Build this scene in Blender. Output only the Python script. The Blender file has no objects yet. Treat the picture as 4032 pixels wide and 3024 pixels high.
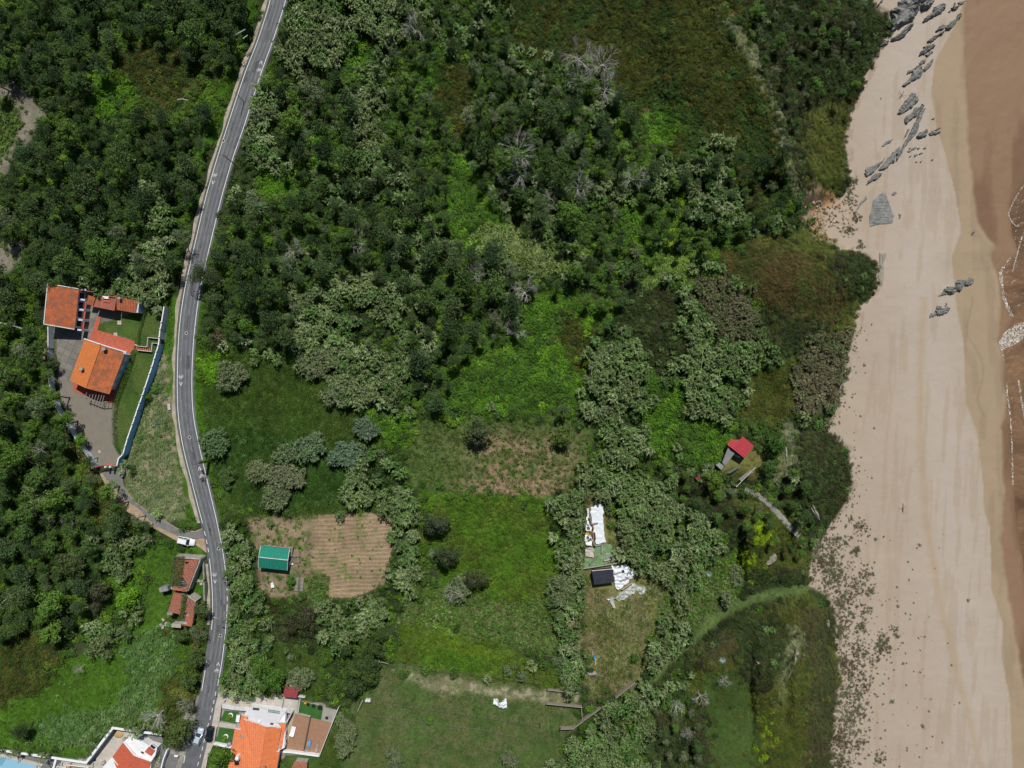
import bpy, bmesh, math, random
import numpy as np
from mathutils import Vector, Matrix
random.seed(7); rng = np.random.default_rng(11)
scene = bpy.context.scene
COL = scene.collection
# ---------------------------------------------------------------- camera, sky, sun, exposure
CAMH = 175.0
cam = bpy.data.cameras.new("camera"); cam.lens = 24; cam.sensor_width = 36; cam.clip_end = 3000
camo = bpy.data.objects.new("camera", cam); COL.objects.link(camo)
camo.location = (0, 0, CAMH); camo.rotation_euler = (0, 0, 0); scene.camera = camo
SUN = Vector((0.103, 0.564, 0.819)).normalized()
world = bpy.data.worlds.new("World"); scene.world = world; world.use_nodes = True
wn = world.node_tree.nodes; bg = wn["Background"]
sky = wn.new("ShaderNodeTexSky"); sky.sky_type = 'NISHITA'; sky.sun_disc = False
sky.sun_elevation = math.asin(SUN.z); sky.sun_rotation = math.atan2(SUN.x, SUN.y)
world.node_tree.links.new(sky.outputs[0], bg.inputs[0]); bg.inputs[1].default_value = 0.05
sl = bpy.data.lights.new("sun", 'SUN'); sl.energy = 4.9; sl.angle = math.radians(0.5); sl.color = (1, .965, .91)
so = bpy.data.objects.new("sun", sl); COL.objects.link(so)
so.rotation_euler = SUN.to_track_quat('Z', 'Y').to_euler()
scene.view_settings.view_transform = 'Standard'; scene.view_settings.look = 'None'
scene.view_settings.exposure = -0.12; scene.view_settings.gamma = 1
scene.render.engine = 'CYCLES'
scene.cycles.max_bounces = 5; scene.cycles.diffuse_bounces = 2; scene.cycles.transmission_bounces = 4

# ---------------------------------------------------------------- geometry helpers
K = 1.5 / 4032
def P(px, py, z=0.0):                      # point of the place seen at photo pixel (4032 wide) at height z
    d = K * (CAMH - z); return Vector(((px - 2016) * d, (1512 - py) * d, z))
def PX(v):                                  # inverse
    d = K * (CAMH - v[2]); return (v[0] / d + 2016, 1512 - v[1] / d)
def frame(x0, y0, s):
    return lambda x, y, z=0.0: P(x0 + x / s, y0 + y / s, z)
D = frame(0, 0, 2212 / 4032); TS = 2212 / 1344
T1, T2, T3 = frame(0, 0, TS), frame(1344, 0, TS), frame(2688, 0, TS)
T4, T5, T6 = frame(0, 1008, TS), frame(1344, 1008, TS), frame(2688, 1008, TS)
T7, T8, T9 = frame(0, 2016, TS), frame(1344, 2016, TS), frame(2688, 2016, TS)
FA, FB = frame(150, 1100, 4.0963), frame(150, 1500, 4.0963)
R1, R2 = frame(600, 2080, 6.9125), frame(600, 2280, 6.9125)
FG, FH = frame(980, 2100, 6.9125), frame(820, 2670, 4.2538)
FL, FC = frame(0, 2770, 2.9105), frame(680, 2820, 11.06)
CY, FK = frame(700, 1780, 11.06), frame(2700, 1680, 4.2538)
FT, FF = frame(2260, 1960, 3.6056), frame(1380, 2580, 2.9105)
F2, K1 = frame(2100, 2520, 4.366), frame(3400, 0, 5.2667)
K2, SW = frame(3380, 315, 3.9976), frame(3600, 1000, 2.3796)

def vnoise(x, y, scale, seed):
    x = np.asarray(x, float) / scale; y = np.asarray(y, float) / scale
    g = np.random.default_rng(seed).random((256, 256))
    xi = np.floor(x).astype(int); yi = np.floor(y).astype(int)
    fx = x - xi; fy = y - yi; fx = fx * fx * (3 - 2 * fx); fy = fy * fy * (3 - 2 * fy)
    a = g[xi % 256, yi % 256]; b = g[(xi + 1) % 256, yi % 256]
    c = g[xi % 256, (yi + 1) % 256]; d = g[(xi + 1) % 256, (yi + 1) % 256]
    return (a * (1 - fx) + b * fx) * (1 - fy) + (c * (1 - fx) + d * fx) * fy
def fbm(x, y, scale, seed, o=4):
    t = 0; a = .5; n = 0
    for i in range(o):
        t = t + a * vnoise(x, y, scale / 2 ** i, seed + i); n += a; a *= .5
    return t / n
def inpoly(x, y, poly):
    x = np.asarray(x, float); y = np.asarray(y, float); r = np.zeros(x.shape, bool)
    xs = [p[0] for p in poly]; ys = [p[1] for p in poly]
    m = (x >= min(xs)) & (x <= max(xs)) & (y >= min(ys)) & (y <= max(ys))
    xm = x[m]; ym = y[m]; c = np.zeros(xm.shape, bool); n = len(poly)
    for i in range(n):
        x1, y1 = poly[i]; x2, y2 = poly[(i + 1) % n]
        if y1 == y2: continue
        k = ((y1 > ym) != (y2 > ym)) & (xm < (x2 - x1) * (ym - y1) / (y2 - y1) + x1); c ^= k
    r[m] = c; return r

class MB:
    def __init__(s): s.v = []; s.f = []; s.m = []; s.mi = 0
    def add(s, vs, fs):
        b = len(s.v); s.v += [tuple(v) for v in vs]
        for f in fs: s.f.append(tuple(b + i for i in f)); s.m.append(s.mi)
        return s
    def prism(s, pts, z0, z1):              # pts world xy; z1 a number or one per point
        n = len(pts); a = sum(pts[i][0] * pts[(i + 1) % n][1] - pts[(i + 1) % n][0] * pts[i][1] for i in range(n))
        pts = list(pts); zt = list(z1) if hasattr(z1, '__len__') else [z1] * n
        if a < 0: pts = pts[::-1]; zt = zt[::-1]
        vs = [(p[0], p[1], z0) for p in pts] + [(p[0], p[1], zt[i]) for i, p in enumerate(pts)]
        return s.add(vs, [tuple(range(n))[::-1], tuple(range(n, 2 * n))] + [(i, (i + 1) % n, n + (i + 1) % n, n + i) for i in range(n)])
    def slab(s, pts, t=.15):                # 3D polygon with thickness downward
        n = len(pts); a = sum(pts[i][0] * pts[(i + 1) % n][1] - pts[(i + 1) % n][0] * pts[i][1] for i in range(n))
        if a < 0: pts = pts[::-1]
        vs = [(p[0], p[1], p[2] - t) for p in pts] + [tuple(p) for p in pts]
        return s.add(vs, [tuple(range(n))[::-1], tuple(range(n, 2 * n))] + [(i, (i + 1) % n, n + (i + 1) % n, n + i) for i in range(n)])
    def box(s, c, size, rz=0.0, ry=0.0, bev=0.0):
        R = Matrix.Rotation(rz, 3, 'Z') @ Matrix.Rotation(ry, 3, 'Y'); c = Vector(c); hx, hy, hz = [q / 2 for q in size]
        vs = [c + R @ Vector((a * hx, b * hy, d * hz)) for d in (-1, 1) for a, b in ((-1, -1), (1, -1), (1, 1), (-1, 1))]
        return s.add(vs, [(3, 2, 1, 0), (4, 5, 6, 7), (0, 1, 5, 4), (1, 2, 6, 5), (2, 3, 7, 6), (3, 0, 4, 7)])
    def beam(s, a, b, w, h):                # box between two points, width w, height h
        a = Vector(a); b = Vector(b); d = b - a; L = d.length
        if L < 1e-6: return s
        X = d / L; Y = Vector((-X.y, X.x, 0)); Y = Y.normalized() if Y.length > 1e-4 else Vector((1, 0, 0)); Z = X.cross(Y)
        vs = [p + Y * i * w / 2 + Z * j * h / 2 for p in (a, b) for i, j in ((-1, -1), (1, -1), (1, 1), (-1, 1))]
        return s.add(vs, [(0, 1, 2, 3)[::-1], (4, 5, 6, 7), (0, 1, 5, 4), (1, 2, 6, 5), (2, 3, 7, 6), (3, 0, 4, 7)])
    def tube(s, pts, rad, n=8):
        pts = [Vector(p) for p in pts]; rad = rad if hasattr(rad, '__len__') else [rad] * len(pts); vs = []
        for i, p in enumerate(pts):
            d = (pts[min(i + 1, len(pts) - 1)] - pts[max(i - 1, 0)]).normalized()
            u = d.cross(Vector((0.31, .94, .13))).normalized(); w = d.cross(u)
            for k in range(n):
                a = 2 * math.pi * k / n; vs.append(p + (u * math.cos(a) + w * math.sin(a)) * rad[i])
        fs = [(i * n + k, i * n + (k + 1) % n, (i + 1) * n + (k + 1) % n, (i + 1) * n + k) for i in range(len(pts) - 1) for k in range(n)]
        fs += [tuple(range(n))[::-1], tuple((len(pts) - 1) * n + k for k in range(n))]
        return s.add(vs, fs)
    def ball(s, c, r, n=8, m=5, sc=(1, 1, 1)):
        vs = []; fs = []
        for j in range(m + 1):
            t = math.pi * j / m
            for k in range(n):
                a = 2 * math.pi * k / n
                vs.append((c[0] + r * sc[0] * math.sin(t) * math.cos(a), c[1] + r * sc[1] * math.sin(t) * math.sin(a), c[2] - r * sc[2] * math.cos(t)))
        for j in range(m):
            for k in range(n): fs.append((j * n + k, j * n + (k + 1) % n, (j + 1) * n + (k + 1) % n, (j + 1) * n + k))
        return s.add(vs, fs)
    def strip(s, L, R):                     # ribbon between two polylines
        n = len(L); return s.add(list(L) + list(R), [(i, n + i, n + i + 1, i + 1) for i in range(n - 1)])
    def wall(s, pts, t, z0, z1):            # mitred wall along a polyline
        n = len(pts); L = []; Rr = []
        for i in range(n):
            a = Vector(pts[max(i - 1, 0)][:2]); b = Vector(pts[i][:2]); c = Vector(pts[min(i + 1, n - 1)][:2])
            d1 = (b - a).normalized() if i > 0 else (c - b).normalized(); d2 = (c - b).normalized() if i < n - 1 else d1
            m = (d1 + d2).normalized(); nn = Vector((-m.y, m.x)); q = t / 2 / max(.4, nn.dot(Vector((-d1.y, d1.x))))
            L.append(b + nn * q); Rr.append(b - nn * q)
        vs = [(p.x, p.y, z) for z in (z0, z1) for p in L] + [(p.x, p.y, z) for z in (z0, z1) for p in Rr]
        fs = []
        for i in range(n - 1):
            fs += [(i + 1, i, n + i, n + i + 1), (2 * n + i, 2 * n + i + 1, 3 * n + i + 1, 3 * n + i), (n + i, 3 * n + i, 3 * n + i + 1, n + i + 1)]
        fs += [(0, 2 * n, 3 * n, n), (n - 1, 2 * n - 1, 4 * n - 1, 3 * n - 1)]
        return s.add(vs, fs)

def mesh_from(name, mb, mats, off=Vector((0, 0, 0)), smooth=False):
    me = bpy.data.meshes.new(name); me.from_pydata([(v[0] - off[0], v[1] - off[1], v[2] - off[2]) for v in mb.v], [], mb.f)
    for m in (mats if isinstance(mats, (list, tuple)) else [mats]): me.materials.append(m)
    if isinstance(mats, (list, tuple)) and len(mats) > 1: me.polygons.foreach_set('material_index', mb.m)
    if smooth: me.shade_smooth()
    me.update(); return me
def tag(o, label=None, cat=None, group=None, kind=None):
    if label: o['label'] = label
    if cat: o['category'] = cat
    if group: o['group'] = group
    if kind: o['kind'] = kind
    return o
def empty(name, loc, label, cat, group=None, rz=0):
    o = bpy.data.objects.new(name, None); COL.objects.link(o); o.location = loc; o.rotation_euler.z = rz
    o.empty_display_size = .3; return tag(o, label, cat, group)
ROOTLOC = {}
def rootloc(o):
    while o.parent: o = o.parent
    return o.location
def part(name, mb, mats, parent, smooth=False, label=None):   # world-space mesh under a thing (rotation zero) or under a part
    o = bpy.data.objects.new(name, mesh_from(name, mb, mats, rootloc(parent), smooth)); COL.objects.link(o); o.parent = parent
    if label: o['label'] = label
    return o
def lpart(name, mb, mats, parent, smooth=False):              # mesh given in the thing's own coordinates
    o = bpy.data.objects.new(name, mesh_from(name, mb, mats, smooth=smooth)); COL.objects.link(o); o.parent = parent; return o
def solid(name, mb, mats, label=None, cat=None, group=None, kind=None, smooth=False):
    c = Vector((sum(v[0] for v in mb.v) / len(mb.v), sum(v[1] for v in mb.v) / len(mb.v), min(v[2] for v in mb.v)))
    if kind: c = Vector((0, 0, 0))
    o = bpy.data.objects.new(name, mesh_from(name, mb, mats, c, smooth)); COL.objects.link(o); o.location = c
    return tag(o, label, cat, group, kind)
def copy_tree(o, parent=None):
    c = o.copy(); COL.objects.link(c); c.parent = parent
    for ch in o.children: copy_tree(ch, c)
    return c

# ---------------------------------------------------------------- materials
def newmat(name):
    m = bpy.data.materials.new(name); m.use_nodes = True; nt = m.node_tree; b = nt.nodes["Principled BSDF"]
    b.inputs["Specular IOR Level"].default_value = .3
    return m, nt, b
def mat(name, col, rough=.85, var=.25, scale=1.5, bump=.0, col2=None, metal=0., fine=0.15, spec=None):
    m, nt, b = newmat(name); N = nt.nodes; Lk = nt.links
    tc = N.new("ShaderNodeTexCoord"); n1 = N.new("ShaderNodeTexNoise"); n1.inputs["Scale"].default_value = scale
    n1.inputs["Detail"].default_value = 6; n1.inputs["Roughness"].default_value = .65
    Lk.new(tc.outputs["Object"], n1.inputs["Vector"])
    r = N.new("ShaderNodeValToRGB"); c2 = col2 or tuple(c * (1 - var) for c in col)
    r.color_ramp.elements[0].position = .3; r.color_ramp.elements[1].position = .7
    r.color_ramp.elements[0].color = (*c2, 1); r.color_ramp.elements[1].color = (*[min(1, c * (1 + var * .4)) for c in col], 1)
    Lk.new(n1.outputs[0], r.inputs[0])
    n2 = N.new("ShaderNodeTexNoise"); n2.inputs["Scale"].default_value = 9; n2.inputs["Detail"].default_value = 3
    Lk.new(tc.outputs["Object"], n2.inputs["Vector"])
    mr = N.new("ShaderNodeMapRange"); mr.inputs[1].default_value = .3; mr.inputs[2].default_value = .7
    mr.inputs[3].default_value = 1 - fine; mr.inputs[4].default_value = 1 + fine; Lk.new(n2.outputs[0], mr.inputs[0])
    mx = N.new("ShaderNodeVectorMath"); mx.operation = 'SCALE'; Lk.new(r.outputs[0], mx.inputs[0]); Lk.new(mr.outputs[0], mx.inputs["Scale"])
    Lk.new(mx.outputs[0], b.inputs["Base Color"]); b.inputs["Roughness"].default_value = rough; b.inputs["Metallic"].default_value = metal
    if spec is not None: b.inputs["Specular IOR Level"].default_value = spec
    if bump:
        bp = N.new("ShaderNodeBump"); bp.inputs["Strength"].default_value = .8; bp.inputs["Distance"].default_value = bump
        Lk.new(n2.outputs[0], bp.inputs["Height"]); Lk.new(bp.outputs[0], b.inputs["Normal"])
    return m
def leafmat(name, default, trans=.25, rough=.55, contrast=.55):
    m, nt, b = newmat(name); N = nt.nodes; Lk = nt.links
    at = N.new("ShaderNodeAttribute"); at.attribute_type = 'INSTANCER'; at.attribute_name = 'tint'
    ge = N.new("ShaderNodeNewGeometry"); mr = N.new("ShaderNodeMapRange")
    mr.inputs[3].default_value = 1 - contrast; mr.inputs[4].default_value = 1 + contrast; Lk.new(ge.outputs["Random Per Island"], mr.inputs[0])
    mx = N.new("ShaderNodeVectorMath"); mx.operation = 'SCALE'; Lk.new(at.outputs["Vector"], mx.inputs[0]); Lk.new(mr.outputs[0], mx.inputs["Scale"])
    Lk.new(mx.outputs[0], b.inputs["Base Color"]); b.inputs["Roughness"].default_value = rough; b.inputs["Specular IOR Level"].default_value = .12
    t = N.new("ShaderNodeBsdfTranslucent"); Lk.new(mx.outputs[0], t.inputs[0]); ms = N.new("ShaderNodeMixShader"); ms.inputs[0].default_value = trans
    Lk.new(b.outputs[0], ms.inputs[1]); Lk.new(t.outputs[0], ms.inputs[2]); Lk.new(ms.outputs[0], N["Material Output"].inputs[0])
    return m
def roofmat(name, col, ang, pitch=.27, dark=.55, stain=.6, staincol=(.13, .09, .07), rows=.0):
    m, nt, b = newmat(name); N = nt.nodes; Lk = nt.links
    tc = N.new("ShaderNodeTexCoord"); mp = N.new("ShaderNodeMapping"); mp.inputs["Rotation"].default_value = (0, 0, ang); Lk.new(tc.outputs["Object"], mp.inputs[0])
    w = N.new("ShaderNodeTexWave"); w.bands_direction = 'X'; w.inputs["Scale"].default_value = .314 / pitch; w.inputs["Distortion"].default_value = .4
    w.inputs["Detail Scale"].default_value = 3; Lk.new(mp.outputs[0], w.inputs["Vector"])
    n1 = N.new("ShaderNodeTexNoise"); n1.inputs["Scale"].default_value = .6; n1.inputs["Detail"].default_value = 8; n1.inputs["Roughness"].default_value = .7; Lk.new(tc.outputs["Object"], n1.inputs["Vector"])
    n2 = N.new("ShaderNodeTexNoise"); n2.inputs["Scale"].default_value = 4.5; n2.inputs["Detail"].default_value = 3; Lk.new(tc.outputs["Object"], n2.inputs["Vector"])
    r = N.new("ShaderNodeValToRGB"); r.color_ramp.elements[0].position = .42; r.color_ramp.elements[1].position = .62
    r.color_ramp.elements[0].color = (*[c * (1 - stain) + s * stain for c, s in zip(col, staincol)], 1); r.color_ramp.elements[1].color = (*col, 1); Lk.new(n1.outputs[0], r.inputs[0])
    r2 = N.new("ShaderNodeMapRange"); r2.inputs[3].default_value = dark; r2.inputs[4].default_value = 1.1; Lk.new(w.outputs[0], r2.inputs[0])
    r3 = N.new("ShaderNodeMapRange"); r3.inputs[1].default_value = .3; r3.inputs[2].default_value = .7; r3.inputs[3].default_value = .7; r3.inputs[4].default_value = 1.25; Lk.new(n2.outputs[0], r3.inputs[0])
    mu = N.new("ShaderNodeMath"); mu.operation = 'MULTIPLY'; Lk.new(r2.outputs[0], mu.inputs[0]); Lk.new(r3.outputs[0], mu.inputs[1])
    mx = N.new("ShaderNodeVectorMath"); mx.operation = 'SCALE'; Lk.new(r.outputs[0], mx.inputs[0]); Lk.new(mu.outputs[0], mx.inputs["Scale"])
    Lk.new(mx.outputs[0], b.inputs["Base Color"]); b.inputs["Roughness"].default_value = .8
    bp = N.new("ShaderNodeBump"); bp.inputs["Distance"].default_value = .05; Lk.new(w.outputs[0], bp.inputs["Height"]); Lk.new(bp.outputs[0], b.inputs["Normal"])
    return m
M_white = mat("white_paint", (.74, .75, .76), .6, .12, .8); M_offwhite = mat("weathered_white", (.6, .6, .58), .8, .3, 1.2)
M_bluewall = mat("blue_wall_paint", (.24, .54, .95), .7, .2, .35, col2=(.26, .52, .85)); M_palewall = mat("pale_blue_wall", (.48, .56, .68), .8, .4, 1.6)
M_greywall = mat("grey_render", (.24, .25, .24), .9, .4, .8, .02); M_stone = mat("old_plaster", (.38, .36, .31), .9, .35, 1., .03)
M_dark = mat("dark_metal", (.015, .017, .02), .5, .2); M_glass = mat("window_glass", (.02, .03, .04), .08, .2, spec=.6)
M_wood = mat("weathered_wood", (.2, .17, .13), .85, .4, 3., .01); M_greywood = mat("grey_wood", (.3, .28, .26), .85, .35, 4., .01)
M_darkwood = mat("dark_wood", (.06, .045, .035), .85, .3, 3.); M_terra = mat("terracotta_floor", (.42, .105, .055), .8, .25, 1.4, col2=(.3, .075, .045), fine=.2)
M_concrete = mat("concrete", (.3, .29, .26), .9, .25, .8, .01); M_paleconc = mat("pale_concrete", (.46, .42, .37), .9, .25, .7, .01)
M_bark = mat("bark", (.1, .08, .06), .95, .4, 5., .03); M_deadwood = mat("bleached_wood", (.46, .44, .41), .9, .35, 4.)
M_metal = mat("galvanised_metal", (.4, .41, .42), .45, .2, 2., metal=.3)
L_pine = leafmat("pine_needles", None, .15, .7, .6); L_broad = leafmat("broad_leaves", None, .2, .65, .6)
L_reed = leafmat("reed_blades", None, .15, .6, .6); L_heath = leafmat("heath_sprigs", None, .2, .7, .5); L_grass = leafmat("grass_blades", None, .3, .6, .4)
# ---------------------------------------------------------------- land cover (what grows where), heights
# each zone: cover, soft edge?, outline in 2212-wide photo units
Z = [
("forest",1,[(-300,-300),(575,-300),(575,0),(540,60),(515,110),(490,180),(468,260),(440,340),(418,430),(400,520),(388,600),(330,640),(250,620),(100,612),(-300,700)]),
("scrub",1,[(220,90),(330,100),(420,120),(500,170),(480,230),(400,250),(330,250),(230,230),(200,150)]),
("heath",1,[(250,90),(400,100),(420,190),(330,210),(250,170)]),
("lush",1,[(230,60),(330,60),(300,100),(230,100)]),("lush",1,[(185,160),(270,160),(290,220),(230,260),(190,250)]),
("reed",1,[(300,380),(385,400),(385,480),(370,560),(330,600),(290,560),(290,470)]),
("reed",1,[(150,600),(250,600),(400,570),(385,640),(360,660),(300,655),(200,632)]),
("bare",0,[(-200,160),(30,175),(70,195),(103,245),(75,290),(35,340),(0,400),(-200,420)]),
("weeds",1,[(-100,220),(30,215),(45,260),(20,330),(-60,340)]),
("bare",0,[(-200,520),(30,520),(58,525),(40,570),(10,590),(-200,610)]),
("verge",1,[(390,560),(420,420),(450,320),(480,260),(520,120),(560,0),(575,-60),(545,-60),(528,30),(492,120),(455,240),(425,330),(400,450),(385,560)]),
("forest",1,[(-300,600),(95,610),(95,720),(120,800),(150,900),(200,1000),(250,1090),(300,1140),(350,1170),(340,1200),(260,1250),(200,1290),(150,1340),(120,1400),(60,1500),(0,1580),(-300,1600)]),
("scrub",1,[(150,880),(210,990),(270,1080),(330,1150),(200,1130),(120,1000)]),
("reed",1,[(200,1140),(300,1140),(355,1170),(350,1210),(300,1250),(230,1230),(190,1180)]),
("reed",1,[(170,1350),(290,1340),(300,1380),(240,1430),(190,1410)]),("reed",1,[(60,1040),(140,1080),(120,1120),(50,1090)]),
("lush",1,[(225,1240),(290,1230),(310,1280),(250,1330),(210,1290)]),
("heath",1,[(0,1380),(80,1350),(130,1400),(80,1500),(-100,1560)]),
("bright",1,[(280,1190),(360,1170),(445,1185),(448,1310),(440,1420),(430,1520),(345,1565),(240,1570),(180,1640),(-200,1600),(60,1490),(140,1420),(260,1400),(300,1330),(320,1250)]),
("broadweed",1,[(270,1400),(370,1330),(430,1350),(430,1500),(340,1550),(240,1560),(200,1620),(60,1590),(110,1540),(250,1540),(280,1460)]),
("scrub",1,[(370,1300),(447,1290),(440,1420),(425,1570),(340,1600),(345,1520),(385,1420)]),
# middle
("wood",1,[(425,560),(470,420),(500,300),(560,150),(625,0),(640,-300),(1560,-300),(1600,0),(1700,300),(1720,470),(1900,560),(1900,650),(1830,800),(1790,930),(1560,1060),(1250,1000),(1250,900),(880,895),(860,880),(720,880),(700,790),(560,760),(425,745),(410,640)]),
("verge",1,[(405,640),(440,430),(480,300),(530,150),(590,0),(595,-100),(635,-100),(622,0),(590,90),(560,190),(520,290),(480,400),(455,560),(430,720),(410,740)]),
("reed",1,[(630,-100),(900,-100),(900,20),(860,110),(800,90),(760,120),(680,190),(625,200),(600,150)]),
("reed",1,[(560,150),(620,230),(600,330),(560,380),(530,330),(520,270)]),
("lush",1,[(735,90),(800,95),(805,150),(750,165)]),("bright2",1,[(900,125),(975,115),(990,170),(910,185)]),
("lush",1,[(640,290),(720,260),(760,330),(700,360),(630,340)]),("lush",1,[(560,370),(640,360),(640,420),(560,430)]),
("heath",1,[(1075,5),(1230,-60),(1400,-200),(1560,-200),(1620,90),(1680,200),(1700,330),(1720,430),(1640,470),(1560,440),(1510,380),(1400,290),(1340,190),(1270,130),(1180,140),(1120,110)]),
("heath",1,[(940,140),(1010,130),(1020,260),(990,300),(950,240)]),
("reed",1,[(760,190),(830,190),(800,260),(830,330),(880,350),(900,420),(840,420),(780,330)]),
("reed",1,[(1390,380),(1560,300),(1600,420),(1620,470),(1500,480),(1420,440)]),
("bright2",1,[(1380,245),(1460,230),(1490,280),(1440,310),(1390,300)]),("lime",1,[(1440,440),(1490,430),(1480,520),(1440,540),(1430,480)]),
("lush",1,[(1020,330),(1100,500),(1060,540),(980,520),(960,440),(970,350)]),("reedgrass",1,[(1060,480),(1160,500),(1230,560),(1180,600),(1090,560),(1030,520)]),
("lush",1,[(1330,420),(1440,440),(1430,560),(1350,540)]),
("darkscrub",1,[(1600,-200),(1900,-200),(1890,20),(1935,40),(1925,110),(1870,180),(1850,260),(1830,320),(1850,400),(1750,460),(1700,400),(1700,300),(1680,200),(1640,110)]),
("mossy",1,[(1740,230),(1840,190),(1830,380),(1790,420),(1730,380)]),
("palegrass",1,[(1560,0),(1600,60),(1640,120),(1672,190),(1695,250),(1702,330),(1735,400),(1780,440),(1740,460),(1700,400),(1680,300),(1655,210),(1620,140),(1580,80),(1550,20)]),
("reed",1,[(640,620),(760,580),(870,610),(940,670),(940,760),(890,800),(850,870),(770,875),(710,850),(720,760),(640,740)]),
("lush",1,[(1140,640),(1230,620),(1290,760),(1290,880),(1180,890),(1000,890),(960,880),(960,790),(1030,730),(1100,720)]),
("heath",1,[(1205,670),(1270,690),(1290,800),(1240,800),(1210,740)]),("bright2",1,[(1235,630),(1290,660),(1340,690),(1330,720),(1260,700)]),
("palegrass2",1,[(1430,540),(1520,550),(1440,620),(1370,680),(1350,650)]),
("reed",1,[(1290,700),(1370,710),(1410,790),(1420,900),(1400,980),(1330,1010),(1280,960),(1258,880),(1270,780)]),
("reed",1,[(1340,640),(1480,590),(1600,600),(1640,720),(1600,900),(1520,940),(1440,860),(1400,760)]),
("brownreed",1,[(1490,600),(1600,610),(1650,720),(1560,740)]),("darkscrub",1,[(1350,600),(1470,640),(1480,780),(1420,800),(1350,700)]),
("lush",1,[(1400,800),(1480,820),(1490,900),(1450,1000),(1410,1030),(1400,960)]),("lush",1,[(1470,890),(1570,900),(1590,960),(1560,1000),(1480,1020)]),
("redheath",1,[(1520,530),(1700,515),(1830,585),(1850,640),(1790,720),(1700,690),(1600,620)]),
("mossy",1,[(1560,510),(1740,490),(1900,560),(1890,650),(1850,740),(1810,700),(1830,600),(1690,530)]),("darkscrub",1,[(1790,555),(1860,545),(1895,570),(1895,640),(1840,640),(1800,600)]),
("darkscrub",1,[(1640,660),(1790,700),(1790,740),(1680,760),(1640,720)]),
("brownreed",1,[(1715,850),(1730,770),(1790,715),(1835,725),(1830,820),(1780,890),(1720,895)]),
("mossy",1,[(1620,790),(1720,770),(1730,880),(1680,920),(1600,900)]),
("palegrass",1,[(1690,900),(1730,920),(1720,1010),(1690,1060),(1660,1040),(1690,980)]),
("darkscrub",1,[(1730,930),(1800,930),(1840,1010),(1840,1070),(1790,1150),(1730,1120),(1690,1070),(1720,1010)]),
("oliveclear",0,[(1560,985),(1600,960),(1650,970),(1680,990),(1700,985),(1680,1020),(1640,1035),(1580,1035),(1540,1010)]),
# lower right
("reed",1,[(1250,1000),(1340,1010),(1480,1060),(1560,1150),(1600,1290),(1540,1320),(1480,1310),(1430,1250),(1380,1220),(1335,1190),(1300,1090),(1260,1060)]),
("darkscrub",1,[(1400,980),(1480,1020),(1560,1060),(1640,1060),(1690,1120),(1640,1200),(1590,1180),(1540,1120),(1450,1060)]),
("mossy",1,[(1560,1080),(1640,1060),(1700,1100),(1755,1180),(1750,1255),(1680,1290),(1620,1270),(1600,1200),(1620,1130)]),
("lime",1,[(1625,1120),(1660,1130),(1655,1180),(1630,1170)]),("lime",1,[(1590,1190),(1640,1190),(1620,1235),(1590,1225)]),
("darkscrub",1,[(1610,1245),(1750,1225),(1745,1262),(1680,1285),(1600,1290)]),
("weeds",1,[(1540,1180),(1600,1230),(1600,1290),(1500,1350),(1400,1400),(1370,1330),(1400,1280),(1480,1290)]),
("path",0,[(1752,1254),(1690,1268),(1630,1280),(1590,1292),(1550,1315),(1500,1360),(1440,1425),(1400,1470),(1412,1474),(1455,1432),(1510,1380),(1560,1338),(1610,1311),(1690,1291),(1752,1276)]),("darkscrub",0,[(1412,1476),(1455,1434),(1512,1382),(1562,1340),(1612,1313),(1690,1293),(1690,1303),(1620,1325),(1575,1352),(1530,1392),(1470,1445),(1420,1490)]),  # path, then a dark scrub strip that paints the gully's shade
("mossy",0,[(1480,1410),(1600,1322),(1745,1278),(1800,1330),(1815,1450),(1800,1800),(1475,1800),(1475,1659)]),
("darkscrub",1,[(1590,1335),(1690,1330),(1705,1420),(1650,1500),(1600,1450)]),("brownheath",1,[(1490,1400),(1580,1350),(1590,1420),(1520,1440)]),("brownheath",1,[(1715,1300),(1800,1330),(1812,1450),(1805,1700),(1730,1700),(1750,1500),(1740,1400)]),
("palegrass",1,[(1700,1360),(1728,1345),(1730,1410),(1698,1490),(1668,1530),(1690,1440)]),
("shortgreen",1,[(1530,1440),(1600,1450),(1640,1540),(1650,1659),(1640,1800),(1500,1800),(1490,1560)]),
("lime",1,[(1648,1560),(1664,1550),(1662,1640),(1650,1645)]),("darkscrub",1,[(1420,1530),(1520,1540),(1540,1800),(1400,1800),(1400,1600)]),
("reed",1,[(1210,1800),(1210,1620),(1330,1510),(1385,1440),(1395,1360),(1455,1310),(1500,1365),(1460,1430),(1430,1500),(1400,1600),(1350,1800)]),
("brownmeadow",1,[(1262,1060),(1300,1060),(1340,1200),(1430,1240),(1420,1330),(1400,1430),(1370,1490),(1270,1510),(1258,1280)]),
# fields
("meadow",1,[(420,745),(560,760),(720,790),(720,860),(880,895),(880,965),(760,970),(760,1100),(720,1115),(530,1115),(480,1080),(445,980),(415,860)]),
("bright2",1,[(425,765),(490,770),(470,830),(425,830)]),("deepgreen",1,[(440,920),(740,960),(750,1090),(540,1105),(480,1060)]),
("clearing",1,[(885,895),(1250,900),(1285,940),(1260,1000),(1225,1060),(1190,1074),(975,1058),(880,1060),(880,960)]),
("lush",1,[(780,880),(885,895),(885,960),(820,950)]),
("tall",1,[(905,1062),(1190,1072),(1200,1120),(1250,1210),(1210,1295),(1060,1300),(960,1260),(905,1180)]),
("weeds",1,[(900,1270),(980,1265),(1060,1300),(1210,1295),(1230,1400),(1180,1410),(1000,1370),(870,1345),(860,1300)]),
("yellowfield",1,[(875,1350),(960,1360),(1110,1400),(1120,1425),(960,1410),(860,1380)]),
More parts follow.
